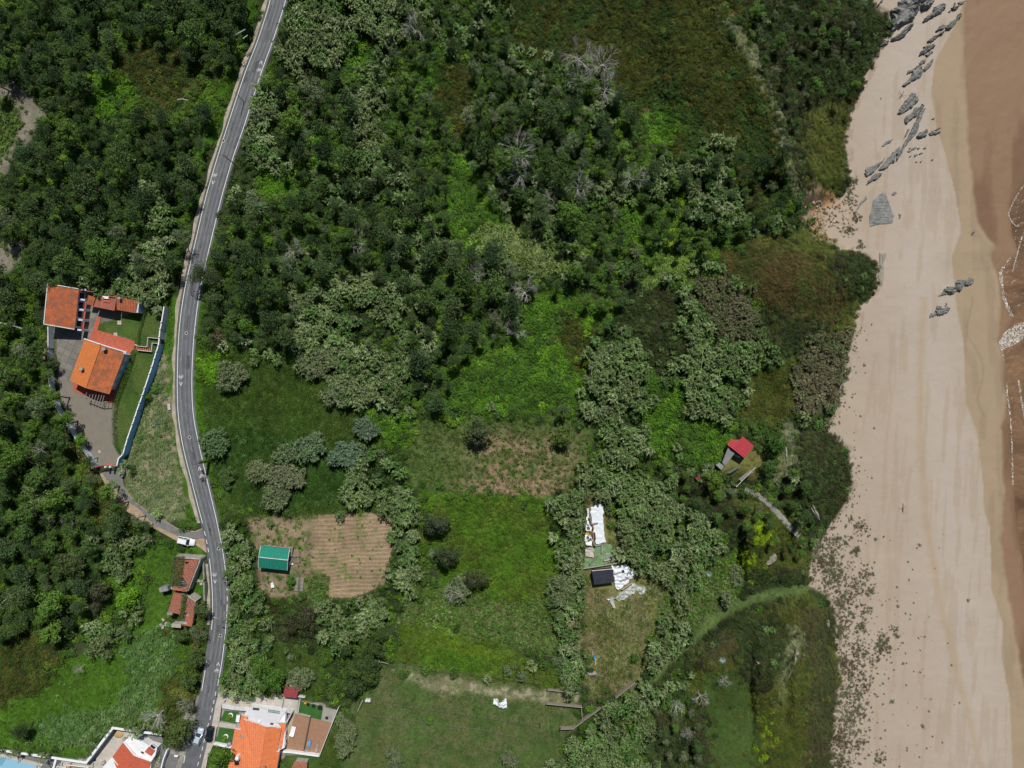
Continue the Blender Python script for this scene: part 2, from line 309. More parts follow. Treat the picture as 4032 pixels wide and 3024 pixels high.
("tall",1,[(865,1375),(1000,1410),(1120,1420),(1200,1440),(1230,1500),(1060,1465),(822,1425)]),
("reed",1,[(1190,1074),(1255,1040),(1268,1100),(1262,1280),(1250,1490),(1228,1500),(1210,1400),(1195,1300),(1210,1200)]),
("bareweeds",1,[(1232,1310),(1252,1310),(1252,1400),(1230,1395)]),
("fenced",1,[(822,1430),(1060,1465),(1250,1500),(1250,1570),(1215,1600),(1205,1800),(700,1800),(740,1560),(790,1480)]),
("strawstrip",1,[(880,1455),(960,1460),(1060,1480),(1250,1500),(1250,1525),(1130,1510),(960,1490),(860,1470)]),
("reed",1,[(745,1010),(780,965),(830,970),(880,1000),(900,1120),(905,1200),(895,1280),(840,1340),(800,1380),(740,1400),(700,1350),(675,1290),(760,1290),(830,1270),(848,1180),(845,1110),(780,1105),(752,1050)]),
("bareweeds",0,[(530,1120),(690,1112),(690,1290),(560,1290),(555,1200),(530,1170)]),
("tilled",0,[(680,1115),(790,1107),(848,1120),(845,1190),(830,1262),(762,1292),(712,1290),(702,1240),(676,1230)]),
("weeds",0,[(655,1245),(712,1245),(712,1285),(660,1288)]),
("meadow",1,[(555,1295),(670,1300),(700,1350),(730,1400),(700,1500),(640,1520),(560,1500),(590,1350)]),
("darkscrub",1,[(570,1300),(690,1310),(720,1380),(650,1400),(580,1380)]),
("reed",1,[(490,1150),(530,1130),(560,1200),(555,1250),(590,1350),(585,1500),(480,1500),(490,1400),(498,1250)]),
("verge",1,[(425,740),(445,960),(485,1080),(500,1200),(500,1380),(482,1500),(470,1500),(488,1380),(490,1200),(465,1090),(430,990),(405,860),(408,740)]),
("forest",1,[(700,1420),(770,1370),(830,1350),(810,1440),(780,1510),(700,1520)]),
("wasteslope",1,[(350,650),(382,640),(374,800),(392,950),(425,1095),(420,1140),(330,1120),(262,1060),(262,1000),(300,900),(330,800)]),
("verge",1,[(345,645),(388,640),(382,800),(398,950),(430,1100),(420,1145),(400,1135),(400,1050),(375,950),(362,800)]),
("lawn",0,[(205,680),(300,660),(350,665),(345,740),(300,860),(255,1000),(250,870),(300,755),(205,715)]),
("yard",0,[(100,645),(190,625),(330,655),(310,690),(290,760),(250,870),(252,1005),(210,1008),(150,910),(118,800),(108,700)]),
("yardbed",0,[(104,700),(126,700),(122,760),(135,830),(160,910),(210,985),(215,1008),(203,1005),(148,915),(118,820)]),
("lawn",0,[(258,765),(300,752),(352,740),(335,790),(300,880),(255,1000),(250,960),(252,880)]),
("lawn",0,[(215,700),(300,672),(345,665),(345,735),(318,735),(318,752),(290,752),(284,732),(208,715)]),
("paved",0,[(340,1632),(432,1500),(455,1480),(590,1512),(700,1520),(722,1540),(700,1640),(450,1640),(470,1590),(440,1610),(405,1800),(0,1800),(-200,1800),(-200,1645),(0,1645),(180,1640),(270,1585),(345,1590)]),
("lawn",0,[(615,1630),(680,1632),(700,1640),(690,1800),(600,1800)]),("meadow",1,[(690,1620),(730,1540),(760,1560),(720,1700),(680,1760)]),
("lawn",0,[(455,1590),(500,1600),(490,1800),(430,1800),(450,1640)]),
("scrub",1,[(460,1600),(497,1600),(492,1720),(452,1720)]),
("path",0,[(1752,1254),(1690,1268),(1630,1280),(1590,1292),(1550,1315),(1500,1360),(1440,1425),(1400,1470),(1412,1474),(1455,1432),(1510,1380),(1560,1338),(1610,1311),(1690,1291),(1752,1276)]),("darkscrub",0,[(1412,1476),(1455,1434),(1512,1382),(1562,1340),(1612,1313),(1690,1293),(1690,1303),(1620,1325),(1575,1352),(1530,1392),(1470,1445),(1420,1490)]),  # path again on top, with its strip of painted gully shade
]
SHORE = [(1885,-300),(1885,0),(1890,15),(1921,30),(1930,60),(1905,92),(1893,112),(1888,135),(1868,170),(1845,225),(1830,270),(1828,310),(1832,350),(1838,385),(1815,420),(1772,455),(1768,500),(1815,538),(1860,543),(1893,568),(1895,610),(1880,640),(1855,670),(1850,700),(1842,735),(1830,765),(1815,830),(1800,900),(1775,928),(1800,942),(1830,968),(1838,1010),(1840,1060),(1820,1095),(1800,1120),(1770,1160),(1758,1190),(1752,1225),(1745,1262),(1790,1290),(1805,1330),(1808,1400),(1815,1450),(1810,1510),(1800,1570),(1795,1659),(1795,1960)]
WET1 = [(2083,-300),(2083,0),(2060,60),(2021,127),(2011,200),(2021,267),(2041,333),(2065,427),(2075,500),(2055,553),(2065,663),(2081,740),(2085,870),(2108,926),(2121,1020),(2126,1106),(2138,1139),(2141,1273),(2165,1346),(2163,1423),(2180,1506),(2185,1606),(2190,1960)]
WET2 = [(2081,-300),(2081,0),(2080,133),(2088,300),(2098,400),(2108,483),(2145,533),(2135,553),(2160,620),(2150,740),(2175,803),(2160,936),(2165,1060),(2158,1173),(2178,1306),(2191,1373),(2208,1473),(2230,1600),(2240,1960)]
SEA = [(2300,-300),(2290,0),(2260,250),(2212,390),(2182,440),(2185,500),(2200,545),(2163,585),(2160,612),(2174,655),(2188,690),(2168,740),(2166,790),(2175,853),(2182,905),(2180,1000),(2190,1060),(2200,1150),(2215,1250),(2230,1400),(2260,1960)]
SHORES = [(float(np.mean([np.interp(q, [p[1] for p in SHORE], [p[0] for p in SHORE]) for q in range(y - 90, y + 91, 15)])), y) for y in range(-300, 1961, 20)]
def atx(line, yD): return np.interp(yD, [p[1] for p in line], [p[0] for p in line])
U = 4032 / 2212
xs = np.concatenate([[-9000, -4000, -1800, -900], np.arange(-400, 4433, 5), [4900, 5800, 8000, 13000]])
ys = np.concatenate([[-9000, -4000, -1800, -900], np.arange(-400, 3425, 5), [3900, 4800, 7000, 12000]])
GX, GY = np.meshgrid(xs, ys)
def classes(px, py, warp=True):
    x = px / U; y = py / U
    w1 = (fbm(x + 900, y + 900, 30, 3, 4) - .5) * 30; w2 = (fbm(x + 900, y + 900, 30, 33, 4) - .5) * 30
    xw, yw = x + w1, y + w2
    c = np.full(x.shape, NAMES.index("wood"), int)
    for name, soft, poly in Z:
        c[inpoly(xw if soft else x, yw if soft else y, poly)] = NAMES.index(name)
    jag = (fbm(x + 900, y + 900, 14, 77, 3) - .5) * 16
    bx = atx(SHORE, y); c[(x + jag) > bx] = NAMES.index("sand")
    slip = inpoly(xw, yw, [(1725, 410), (1760, 395), (1800, 420), (1850, 440), (1850, 520), (1800, 530), (1760, 500), (1735, 470)])
    c[slip & (x < bx + 12)] = NAMES.index("rubble")
    return c
NAMES = ["wood","forest","scrub","heath","lush","reed","bare","weeds","verge","bright","broadweed","bright2","lime","reedgrass","darkscrub","mossy","palegrass","palegrass2","brownreed","redheath","oliveclear","path","brownheath","shortgreen","brownmeadow","meadow","deepgreen","clearing","tall","yellowfield","bareweeds","fenced","strawstrip","tilled","wasteslope","lawn","yard","yardbed","paved","sand","rubble"]
GND = dict(wood=(.030,.042,.016),forest=(.022,.032,.012),scrub=(.045,.07,.016),heath=(.06,.055,.016),lush=(.05,.12,.012),reed=(.022,.034,.012),bare=(.19,.165,.135),weeds=(.085,.13,.03),verge=(.06,.14,.014),  # reed ground is extra dark: shade of the gaps put into its colour
 bright=(.055,.13,.012),broadweed=(.05,.105,.02),bright2=(.07,.17,.012),lime=(.16,.25,.01),reedgrass=(.1,.14,.04),darkscrub=(.026,.034,.014),mossy=(.06,.075,.018),palegrass=(.16,.17,.085),palegrass2=(.11,.17,.03),
 brownreed=(.10,.085,.045),redheath=(.09,.06,.022),oliveclear=(.14,.14,.04),path=(.08,.125,.035),brownheath=(.05,.05,.022),shortgreen=(.05,.085,.02),brownmeadow=(.15,.15,.055),meadow=(.048,.09,.018),
 deepgreen=(.04,.09,.018),clearing=(.07,.105,.028),tall=(.055,.11,.012),yellowfield=(.075,.12,.014),bareweeds=(.22,.17,.11),fenced=(.06,.10,.025),strawstrip=(.17,.17,.09),tilled=(.27,.20,.125),
 wasteslope=(.12,.14,.06),lawn=(.05,.095,.018),yard=(.14,.13,.115),yardbed=(.07,.09,.03),paved=(.28,.26,.23),sand=(.355,.292,.228),rubble=(.30,.22,.14))
AMP = dict(wood=.9,forest=.9,scrub=.7,heath=.55,lush=.5,reed=.4,darkscrub=.9,mossy=.7,palegrass=.5,brownreed=.5,redheath=.5,brownheath=.6,lime=.5,rubble=.5,tall=.25)
def height(px, py, cls=None):
    x = px / U; y = py / U
    b = atx(SHORE, y); w = 120 + 30 * np.sin(y / 90)
    s = np.clip((x - (b - w)) / w, 0, 1); h = -9 * s * s * (3 - 2 * s)
    b2 = atx(SHORES, y); h = h - 3.0 * np.clip((x - b2) / (atx(SEA, y) - b2), 0, 1) - np.clip((x - atx(SEA, y)) / 40, 0, 1.5)
    def g(cx, cy, r, a, r2=None):
        return a * np.exp(-(((x - cx) / r) ** 2 + ((y - cy) / (r2 or r)) ** 2))
    h = h + g(1585, 60, 30, 2.5, 90) + g(1640, 190, 30, 3, 70) + g(1690, 330, 26, 3.5, 90) - g(1665, 405, 42, 5.5, 26) + g(1650, 1160, 60, 3, 60) - g(1590, 1045, 46, 3.2, 22) - g(1500, 1075, 60, 2.5, 16)
    h = h + g(1660, 1450, 60, 4, 110) + g(1750, 1040, 30, 3.5, 60) + g(1700, 600, 90, 3, 60) - g(1130, 480, 30, 2, 60) + g(1230, 230, 90, 3, 110) - g(1420, 180, 25, 2.5, 120) + g(1500, 160, 60, 3, 120) + g(1570, 1430, 40, 2.5, 60) - g(1622, 1480, 12, 2.5, 100) - g(1700, 1480, 14, 2.5, 90) + g(1760, 1450, 30, 2.5, 120) + g(1560, 1130, 40, 3, 40) + g(1700, 1240, 35, 3, 30) - g(1590, 1215, 14, 3, 50) + g(1530, 1430, 30, 2, 30) - g(1600, 1180, 16, 3, 60)
    h = h - 1.6 * np.exp(-((x - (1080 + (y - 300) * .22)) / 22) ** 2) * ((y > 60) & (y < 520))
    return h
CG = classes(GX, GY)
NM = np.array(NAMES)
ampv = np.array([AMP.get(n, .06 if n not in ("yard", "paved", "lawn", "yardbed", "sand", "oliveclear", "bare") else 0.0) for n in NAMES])
def blur(a, n=3):
    for _ in range(n):
        a = (a + np.roll(a, 1, 0) + np.roll(a, -1, 0)) / 3; a = (a + np.roll(a, 1, 1) + np.roll(a, -1, 1)) / 3
    return a
am = blur(ampv[CG], 4)
ROADL = [(1103,-300),(1065,0),(1024.8,126),(1003.6,190),(972,261),(917,425),(890,510),(858,608),(808,778),(755,1008),(727,1130),(708,1251),(699,1373),(696,1524),(700,1646),(720,1767),(759.5,1919),(784,2016),(801,2074),(816,2150),(823,2192),(832,2277),(837,2381),(836,2440),(832,2480),(820,2550),(808,2630),(793,2721),(784,2775),(759,2897),(717,3024),(650,3324)]
ROADR = [(1180,-300),(1127,0),(1087,126),(1064.9,188),(1033,273),(984,425),(958,510),(921,608),(872,778),(817,1008),(789,1130),(770,1263),(760,1373),(755,1506),(759.5,1628),(778,1725),(804,1840),(820,1907),(846,2016),(866,2107),(876,2160),(884,2204),(893,2295),(896,2381),(893,2440),(890,2466),(881,2563),(869,2642),(855,2709),(850,2769),(832,2897),(795,3024),(730,3324)]
def dens(pl, y): return np.interp(y, [p[1] for p in pl], [p[0] for p in pl])
rd = np.maximum(dens(ROADL, GY) - 34 - GX, GX - dens(ROADR, GY) - 20)
am = am * np.clip(rd / 45, 0, 1)
def src(fr, pts): return [tuple(PX(fr(x, y, 0))) for x, y in pts]
_flat = np.zeros(GX.shape, bool)
for fr, x0, y0, x1, y1 in ((FA,-40,20,2150,1660),(FB,100,0,1900,1659),(T4,600,1370,1350,1659),(T7,780,0,1350,300),(R1,500,560,1480,1900),(R2,300,200,1480,1400),(FG,150,200,1700,1650),(FH,-200,60,2212,1600),(FL,-400,200,2100,900),(FK,400,150,1700,900),(FT,100,50,1080,1640),(F2,150,0,1800,1659),(FF,0,0,2212,931)):
    _flat |= inpoly(GX, GY, src(fr, [(x0,y0),(x1,y0),(x1,y1),(x0,y1)]))
am = am * (1 - blur(_flat.astype(float), 3))
HG = height(GX, GY) + am * (fbm(GX + 5000, GY + 5000, 95, 5, 4) - .5) * 3.2
_cw = src(FL, [(-900,400),(0,535),(640,628),(985,680),(1290,280),(1850,355),(2050,380),(2050,1400),(-900,1400)])
_in = inpoly(GX, GY, _cw); _d = np.full(GX.shape, 1e9)
for _i in range(6):
    (x1_, y1_), (x2_, y2_) = _cw[_i], _cw[_i + 1]; _t = np.clip(((GX - x1_) * (x2_ - x1_) + (GY - y1_) * (y2_ - y1_)) / ((x2_ - x1_) ** 2 + (y2_ - y1_) ** 2), 0, 1)
    _d = np.minimum(_d, np.hypot(GX - x1_ - _t * (x2_ - x1_), GY - y1_ - _t * (y2_ - y1_)))
HG = HG + np.where(_in, 0, 2.3 * np.exp(-(_d / 150) ** 2)) * np.clip((690 - GX) / 60, 0, 1)
sandm = CG == NAMES.index("sand")
HG = HG + sandm * (fbm(GX + 5000, GY + 5000, 130, 8, 4) - .5) * .5 * (GX / U < atx(SEA, GY / U) - 20) + sandm * (fbm(GX + 5000, GY + 5000, 22, 18, 2) - .5) * .07
# dry fissured scarp above the wet sand
HG = HG - .5 * blur((sandm & (GX / U > atx(WET2, GY / U))).astype(float), 2)
HG = HG - .045 * (1 - np.clip(am * 8, 0, 1)) * (~sandm)
tilled = CG == NAMES.index("tilled")
furrow = np.sin((GY + GX * .05 + 16 * (fbm(GX + 5000, GY + 5000, 90, 58, 3) - .5)) / 15.5 * 2 * np.pi)
HG = HG + tilled * .12 * furrow
def ground(px, py):                         # terrain height at photo pixel
    i = np.clip(np.searchsorted(ys, py) - 1, 0, len(ys) - 2); j = np.clip(np.searchsorted(xs, px) - 1, 0, len(xs) - 2)
    fx = (px - xs[j]) / (xs[j + 1] - xs[j]); fy = (py - ys[i]) / (ys[i + 1] - ys[i])
    return (HG[i, j] * (1 - fx) + HG[i, j + 1] * fx) * (1 - fy) + (HG[i + 1, j] * (1 - fx) + HG[i + 1, j + 1] * fx) * fy
def clsat(px, py):
    i = np.clip(np.searchsorted(ys, py) - 1, 0, len(ys) - 2); j = np.clip(np.searchsorted(xs, px) - 1, 0, len(xs) - 2); return CG[i, j]
def gz(x, y):                               # terrain height at world x, y
    z = 0.0
    for _ in range(6):
        p = PX((x, y, z)); z = float(ground(p[0], p[1]))
    return z
# ground colour: each cover's soil or turf, mottled; reed floor darkened as shade between clumps
base = np.array([GND[n] for n in NAMES])[CG]
xD = GX / U; yD = GY / U
m1 = fbm(GX + 5000, GY + 5000, 60, 21, 5)[..., None]; m2 = fbm(GX + 5000, GY + 5000, 16, 22, 3)[..., None]
veg = (~sandm)[..., None]
_bb = np.stack([blur(base[..., k], 3) for k in range(3)], -1); _soft = (~np.isin(CG, [NAMES.index(q) for q in ('tilled', 'yard', 'paved', 'lawn')]))[..., None]; base = np.where(_soft & veg, _bb, base)
base = np.where(veg, base * (.62 + .75 * m1) * (.8 + .4 * m2), base)
def mixin(mask, col, amt):
    global base
    a = (np.clip(mask * amt, 0, 1))[..., None]; base = base * (1 - a) + np.array(col) * a
def isc(*n): return blur(np.isin(CG, [NAMES.index(q) for q in n]).astype(float), 1)
dry = np.clip((fbm(GX + 5000, GY + 5000, 75, 51, 5) - .5) * 9, 0, 1); dry2 = np.clip((fbm(GX + 5000, GY + 5000, 24, 52, 4) - .52) * 10, 0, 1)
cl = isc("clearing") * np.exp(-((xD - 1120) / 130) ** 4) * np.clip((yD - 915) / 40, 0, 1)
mixin(cl * np.clip(dry * .9 + dry2 * .6 + .25 + (yD > 1035) * .7, 0, 1), (.25, .175, .11), .95)
mixin(isc("brownmeadow") * dry, (.17, .13, .07), .8); mixin(isc("wasteslope") * dry2, (.27, .22, .15), .8)
mixin(isc("bareweeds") * dry2, (.08, .12, .03), .8); mixin(isc("tilled") * dry2 * (fbm(GX + 5000, GY + 5000, 90, 57, 2) > .55), (.08, .14, .03), .7)
mixin(tilled * np.clip(-furrow, 0, 1) * (.3 + m1[..., 0]), (.17, .12, .075), .5); mixin(tilled * np.clip(furrow - .4, 0, 1) * dry2, (.40, .30, .2), .6)  # furrow relief put into the colour too: darker troughs, paler crests
mixin(isc("bare") * dry2, (.11, .12, .06), .5); mixin(isc("fenced") * dry, (.09, .10, .035), .7); mixin(isc("fenced") * dry2, (.14, .14, .07), .4)
mixin(isc("strawstrip") * dry2, (.32, .29, .2), .8); mixin(isc("rubble") * dry2, (.45, .24, .1), .6)
mixin(isc("lawn") * dry, (.09, .12, .03), .5); mixin(isc("yard") * dry, (.15, .125, .10), .7)
# beach: pale dry sand, tan damp band, brown wet strip, tide stains
w = (fbm(GX + 5000, GY + 5000, 40, 61, 4) - .5) * 10
wet1 = np.clip((xD + w * .25 - atx(WET1, yD)) / 1.5, 0, 1); wet2 = np.clip((xD + w - atx(WET2, yD)) / 8, 0, 1); wet3 = np.clip((xD + w - atx(SEA, yD) + 10) / 14, 0, 1)
mixin(sandm * np.exp(-((xD - atx(WET1, yD) + 70) / 75) ** 2), (.385, .335, .285), .75)
streak = np.clip((fbm(GX * 3.2 + yD * .3 + 9000, GY * .33 + 5000, 60, 63, 4) - .53) * 9, 0, 1)
mixin(sandm * streak * (1 - wet1) * ((xD - atx(SHORE, yD)) > 60), (.31, .24, .17), .45)
line = np.exp(-((xD - (2030 + 50 * np.sin(yD / 300 + 1.2) + (yD - 900) * .09) + w * .7) / 9) ** 2)
mixin(sandm * line * (yD > 640), (.33, .245, .15), .55)
mixin(sandm * wet1, (.30, .23, .15), .95)
mixin(sandm * wet1 * np.clip((fbm(GX * 2 + 5000, GY * .4 + 5000, 70, 64, 4) - .5) * 6, 0, 1), (.26, .195, .13), .7)
ch = np.exp(-((xD - (2098 + (yD - 700) * .16 + 12 * np.sin(yD / 24)) + w * .8) / 2.2) ** 2) * ((yD > 640) & (yD < 900))
mixin(sandm * ch, (.16, .125, .08), .35)
mixin(sandm * wet2, (.22, .137, .085), .95); mixin(sandm * wet2 * np.clip((fbm(GX * 1.5 + 5000, GY * .5 + 5000, 140, 65, 4) - .42) * 5, 0, 1), (.155, .093, .056), .8)
mixin(sandm * wet3, (.15, .09, .05), .8)
mixin(sandm * (np.abs(xD - atx(SHORE, yD)) < 14) * dry2, (.25, .19, .13), .5)

def terrain():
    d = K * (CAMH - HG); V = np.stack([(GX - 2016) * d, (1512 - GY) * d, HG], -1).reshape(-1, 3)
    ny, nx = GX.shape; i = np.arange(ny * nx).reshape(ny, nx)
    F = np.stack([i[1:, :-1], i[1:, 1:], i[:-1, 1:], i[:-1, :-1]], -1).reshape(-1, 4)
    me = bpy.data.meshes.new("ground"); me.vertices.add(len(V)); me.vertices.foreach_set('co', V.ravel().astype(np.float32))
    me.loops.add(F.size); me.loops.foreach_set('vertex_index', F.ravel().astype(np.int32))
    me.polygons.add(len(F)); me.polygons.foreach_set('loop_start', np.arange(0, F.size, 4, dtype=np.int32)); me.polygons.foreach_set('loop_total', np.full(len(F), 4, np.int32))
    me.update(calc_edges=True); me.shade_smooth()
    a = me.color_attributes.new("soil", 'FLOAT_COLOR', 'POINT')
    wetm = (sandm * np.clip(wet2 + wet3, 0, 1)); al = np.where(sandm, .35 + wetm * .6, .0)
    a.data.foreach_set('color', np.concatenate([np.clip(base, 0, 1), al[..., None]], -1).ravel().astype(np.float32))
    m, nt, b = newmat("land_and_sand"); N = nt.nodes; Lk = nt.links
    at = N.new("ShaderNodeAttribute"); at.attribute_name = "soil"; tc = N.new("ShaderNodeTexCoord")
    n = N.new("ShaderNodeTexNoise"); n.inputs["Scale"].default_value = 2.3; n.inputs["Detail"].default_value = 7; n.inputs["Roughness"].default_value = .75; Lk.new(tc.outputs["Object"], n.inputs[0])
    isS = N.new("ShaderNodeMath"); isS.operation = 'GREATER_THAN'; isS.inputs[1].default_value = .2; Lk.new(at.outputs["Alpha"], isS.inputs[0])
    wid = N.new("ShaderNodeMapRange"); wid.inputs[3].default_value = .75; wid.inputs[4].default_value = .09; Lk.new(isS.outputs[0], wid.inputs[0])
    c = N.new("ShaderNodeMath"); c.operation = 'SUBTRACT'; c.inputs[1].default_value = .5; Lk.new(n.outputs[0], c.inputs[0])
    c2 = N.new("ShaderNodeMath"); c2.operation = 'MULTIPLY'; Lk.new(c.outputs[0], c2.inputs[0]); Lk.new(wid.outputs[0], c2.inputs[1])
    c3 = N.new("ShaderNodeMath"); c3.operation = 'MULTIPLY_ADD'; c3.inputs[1].default_value = 2.6; c3.inputs[2].default_value = 1; Lk.new(c2.outputs[0], c3.inputs[0])
    v = N.new("ShaderNodeVectorMath"); v.operation = 'SCALE'; Lk.new(at.outputs["Color"], v.inputs[0]); Lk.new(c3.outputs[0], v.inputs["Scale"]); Lk.new(v.outputs[0], b.inputs["Base Color"])
    rr = N.new("ShaderNodeMapRange"); rr.inputs[1].default_value = .4; rr.inputs[2].default_value = .95; rr.inputs[3].default_value = .95; rr.inputs[4].default_value = .42; Lk.new(at.outputs["Alpha"], rr.inputs[0]); Lk.new(rr.outputs[0], b.inputs["Roughness"])
    b.inputs["Specular IOR Level"].default_value = .15
    bp = N.new("ShaderNodeBump"); bp.inputs["Strength"].default_value = .9; bd = N.new("ShaderNodeMapRange"); bd.inputs[3].default_value = .22; bd.inputs[4].default_value = .09
    Lk.new(isS.outputs[0], bd.inputs[0]); Lk.new(bd.outputs[0], bp.inputs["Distance"]); Lk.new(n.outputs[0], bp.inputs["Height"]); Lk.new(bp.outputs[0], b.inputs["Normal"])
    me.materials.append(m); o = bpy.data.objects.new("ground", me); COL.objects.link(o); o['kind'] = 'structure'
terrain()

# ---------------------------------------------------------------- sea and foam
def seaz(): return float(HG[200, np.searchsorted(xs, 4000)])
def sea():
    mb = MB(); L = []; Rr = []
    zs = -12.5
    for y in range(-2400, 5000, 12):
        yd = y / U; x = float(atx(SEA, yd)) * U + 25 * (float(vnoise(y + 9000, 3, 50, 5)) - .5) - 6
        L.append(P(x, y, zs)); Rr.append(P(13000, y, zs))
    mb.strip(L, Rr); m, nt, b = newmat("silty_sea_water"); N = nt.nodes; Lk = nt.links
    tc = N.new("ShaderNodeTexCoord"); n = N.new("ShaderNodeTexNoise"); n.inputs["Scale"].default_value = .09; n.inputs["Detail"].default_value = 5; n.inputs["Distortion"].default_value = .8; Lk.new(tc.outputs["Object"], n.inputs[0])
    r = N.new("ShaderNodeValToRGB"); r.color_ramp.elements[0].position = .35; r.color_ramp.elements[1].position = .65
    r.color_ramp.elements[0].color = (.10, .06, .034, 1); r.color_ramp.elements[1].color = (.21, .125, .07, 1); Lk.new(n.outputs[0], r.inputs[0]); Lk.new(r.outputs[0], b.inputs["Base Color"])
    b.inputs["Roughness"].default_value = .22; b.inputs["Specular IOR Level"].default_value = .35
    n2 = N.new("ShaderNodeTexNoise"); n2.inputs["Scale"].default_value = .7; n2.inputs["Detail"].default_value = 6; Lk.new(tc.outputs["Object"], n2.inputs[0])
    bp = N.new("ShaderNodeBump"); bp.inputs["Strength"].default_value = .9; bp.inputs["Distance"].default_value = .5; Lk.new(n2.outputs[0], bp.inputs["Height"]); Lk.new(bp.outputs[0], b.inputs["Normal"])
    solid("sea", mb, m, kind='structure')
    f = MB(); r_ = random.Random(4)
    def blob(px, py, rx, ry, ang=0):
        n = 9; pts = []
        for k in range(n):
            a = 2 * math.pi * k / n; q = r_.uniform(.55, 1.2); u = math.cos(a) * rx * q; w = math.sin(a) * ry * q
            pts.append(P(px + u * math.cos(ang) - w * math.sin(ang), py + u * math.sin(ang) + w * math.cos(ang), zs + .03 + r_.uniform(0, .02)))
        c = P(px, py, zs + .1); f.add([c] + pts, [(0, 1 + (k + 1) % n, 1 + k) for k in range(n)])
    for a, b_, wd, n in (((2212, 395), (2178, 462), 3, 40), ((2178, 462), (2196, 488), 4, 24), ((2215, 490), (2182, 600), 2.5, 46), ((2182, 553), (2163, 587), 3, 30), ((2163, 587), (2165, 616), 6, 34), ((2165, 616), (2175, 660), 5, 44), ((2175, 660), (2190, 688), 7, 60),
                         ((2166, 748), (2172, 800), 2.2, 26), ((2172, 800), (2183, 905), 3.5, 60), ((2181, 880), (2186, 920), 9, 34), ((2186, 920), (2188, 1060), 3, 30), ((2196, 830), (2210, 900), 6, 26), ((2148, 670), (2146, 742), 2, 40), ((2146, 742), (2168, 742), 3, 26)):
        for i in range(int(n * .22)):
            t = r_.random(); x = a[0] + (b_[0] - a[0]) * t + r_.gauss(0, wd * .45); y = a[1] + (b_[1] - a[1]) * t + r_.gauss(0, 1.5)
            s = r_.uniform(.3, 1.0) * (1 + wd * .12) * (2 if r_.random() < .1 else 1); blob(x * U, y * U, s * 1.4, s * 2.2, r_.uniform(-.8, .8))
    for i in range(500):                    # the breaking wave at the right edge
        u = r_.random(); v = r_.random(); x = 2160 + 70 * u ** .8; y0 = 752 - 60 * u ** .6; th = 8 + 22 * (1 - abs(u - .5)); y = y0 - th * .3 + th * v
        if r_.random() < .45 + .5 * (1 - v): blob(x * U, y * U, r_.uniform(2, 7), r_.uniform(1.5, 5), r_.uniform(0, 3))
    fm, nt, b = newmat("sea_foam"); N = nt.nodes; Lk = nt.links; b.inputs["Base Color"].default_value = (.62, .60, .53, 1); b.inputs["Roughness"].default_value = .8
    tc = N.new("ShaderNodeTexCoord"); n = N.new("ShaderNodeTexNoise"); n.inputs["Scale"].default_value = 1.9; n.inputs["Detail"].default_value = 8; n.inputs["Roughness"].default_value = .72; n.inputs["Distortion"].default_value = 1.2; Lk.new(tc.outputs["Object"], n.inputs[0])
    mr = N.new("ShaderNodeMapRange"); mr.inputs[1].default_value = .47; mr.inputs[2].default_value = .58; Lk.new(n.outputs[0], mr.inputs[0]); Lk.new(mr.outputs[0], b.inputs["Alpha"])
    for pl, wd in (([(2225, 385), (2208, 405), (2192, 430), (2178, 462), (2186, 480), (2197, 490)], 3), ([(2216, 488), (2205, 520), (2196, 555), (2186, 590)], 3), ([(2184, 550), (2170, 572), (2161, 590), (2164, 615), (2168, 640), (2176, 662), (2190, 688)], 8), ([(2164, 748), (2170, 790), (2176, 850), (2183, 905), (2186, 960), (2188, 1060)], 3.5), ([(2200, 820), (2206, 860), (2214, 910)], 5), ([(2148, 668), (2144, 710), (2147, 742), (2168, 744)], 3)):
        L = []; R = []
        for i in range(len(pl) - 1):
            for k in range(8): t = k / 8; x = pl[i][0] * (1 - t) + pl[i + 1][0] * t; y = pl[i][1] * (1 - t) + pl[i + 1][1] * t; w_ = wd * r_.uniform(.5, 1.1); L.append(P((x - w_ / 2) * U, y * U, zs + .06)); R.append(P((x + w_ / 2) * U, y * U, zs + .06))
        f.strip(L, R)
    L = []; R = []
    for k in range(14): u = k / 13; x = 2152 + 78 * u; y = 756 - 58 * u ** .55; th = 4 + 34 * math.sin(math.pi * min(1, u * .8 + .12)); L.append(P(x * U, (y - th * .35) * U, zs + .07)); R.append(P((x + 6) * U, (y + th * .65) * U, zs + .07))
    f.strip(L, R); o = solid("sea_foam", f, fm, kind='stuff')
sea()
# ---------------------------------------------------------------- vegetation building blocks
PROTO = {}
def proto(kind, meshes):                    # prototypes live in a collection that is not in the scene
    c = bpy.data.collections.new("proto_" + kind)
    for i, me in enumerate(meshes):
        o = bpy.data.objects.new("proto_%s_%02d" % (kind, i), me); c.objects.link(o)
    PROTO[kind] = c
def quad_leaf(V, F, p, d, up, L, w):        # a bent leaf: two quads' worth, pointed
    s = d.cross(up);
    if s.length < 1e-3: s = Vector((1, 0, 0))
    s.normalize(); b = len(V); m = p + d * L * .5 + up * L * .08
    V += [p, m + s * w * .5, p + d * L, m - s * w * .5]; F.append((b, b + 1, b + 2, b + 3))
def leafmesh(name, V, F, m):
    me = bpy.data.meshes.new(name); me.from_pydata([tuple(v) for v in V], [], F); me.materials.append(m); me.update(); return me
def rdir(r, zmin=-1):
    while True:
        v = Vector((r.uniform(-1, 1), r.uniform(-1, 1), r.uniform(-1, 1)))
        if .1 < v.length < 1 and v.z / v.length > zmin: return v.normalized()
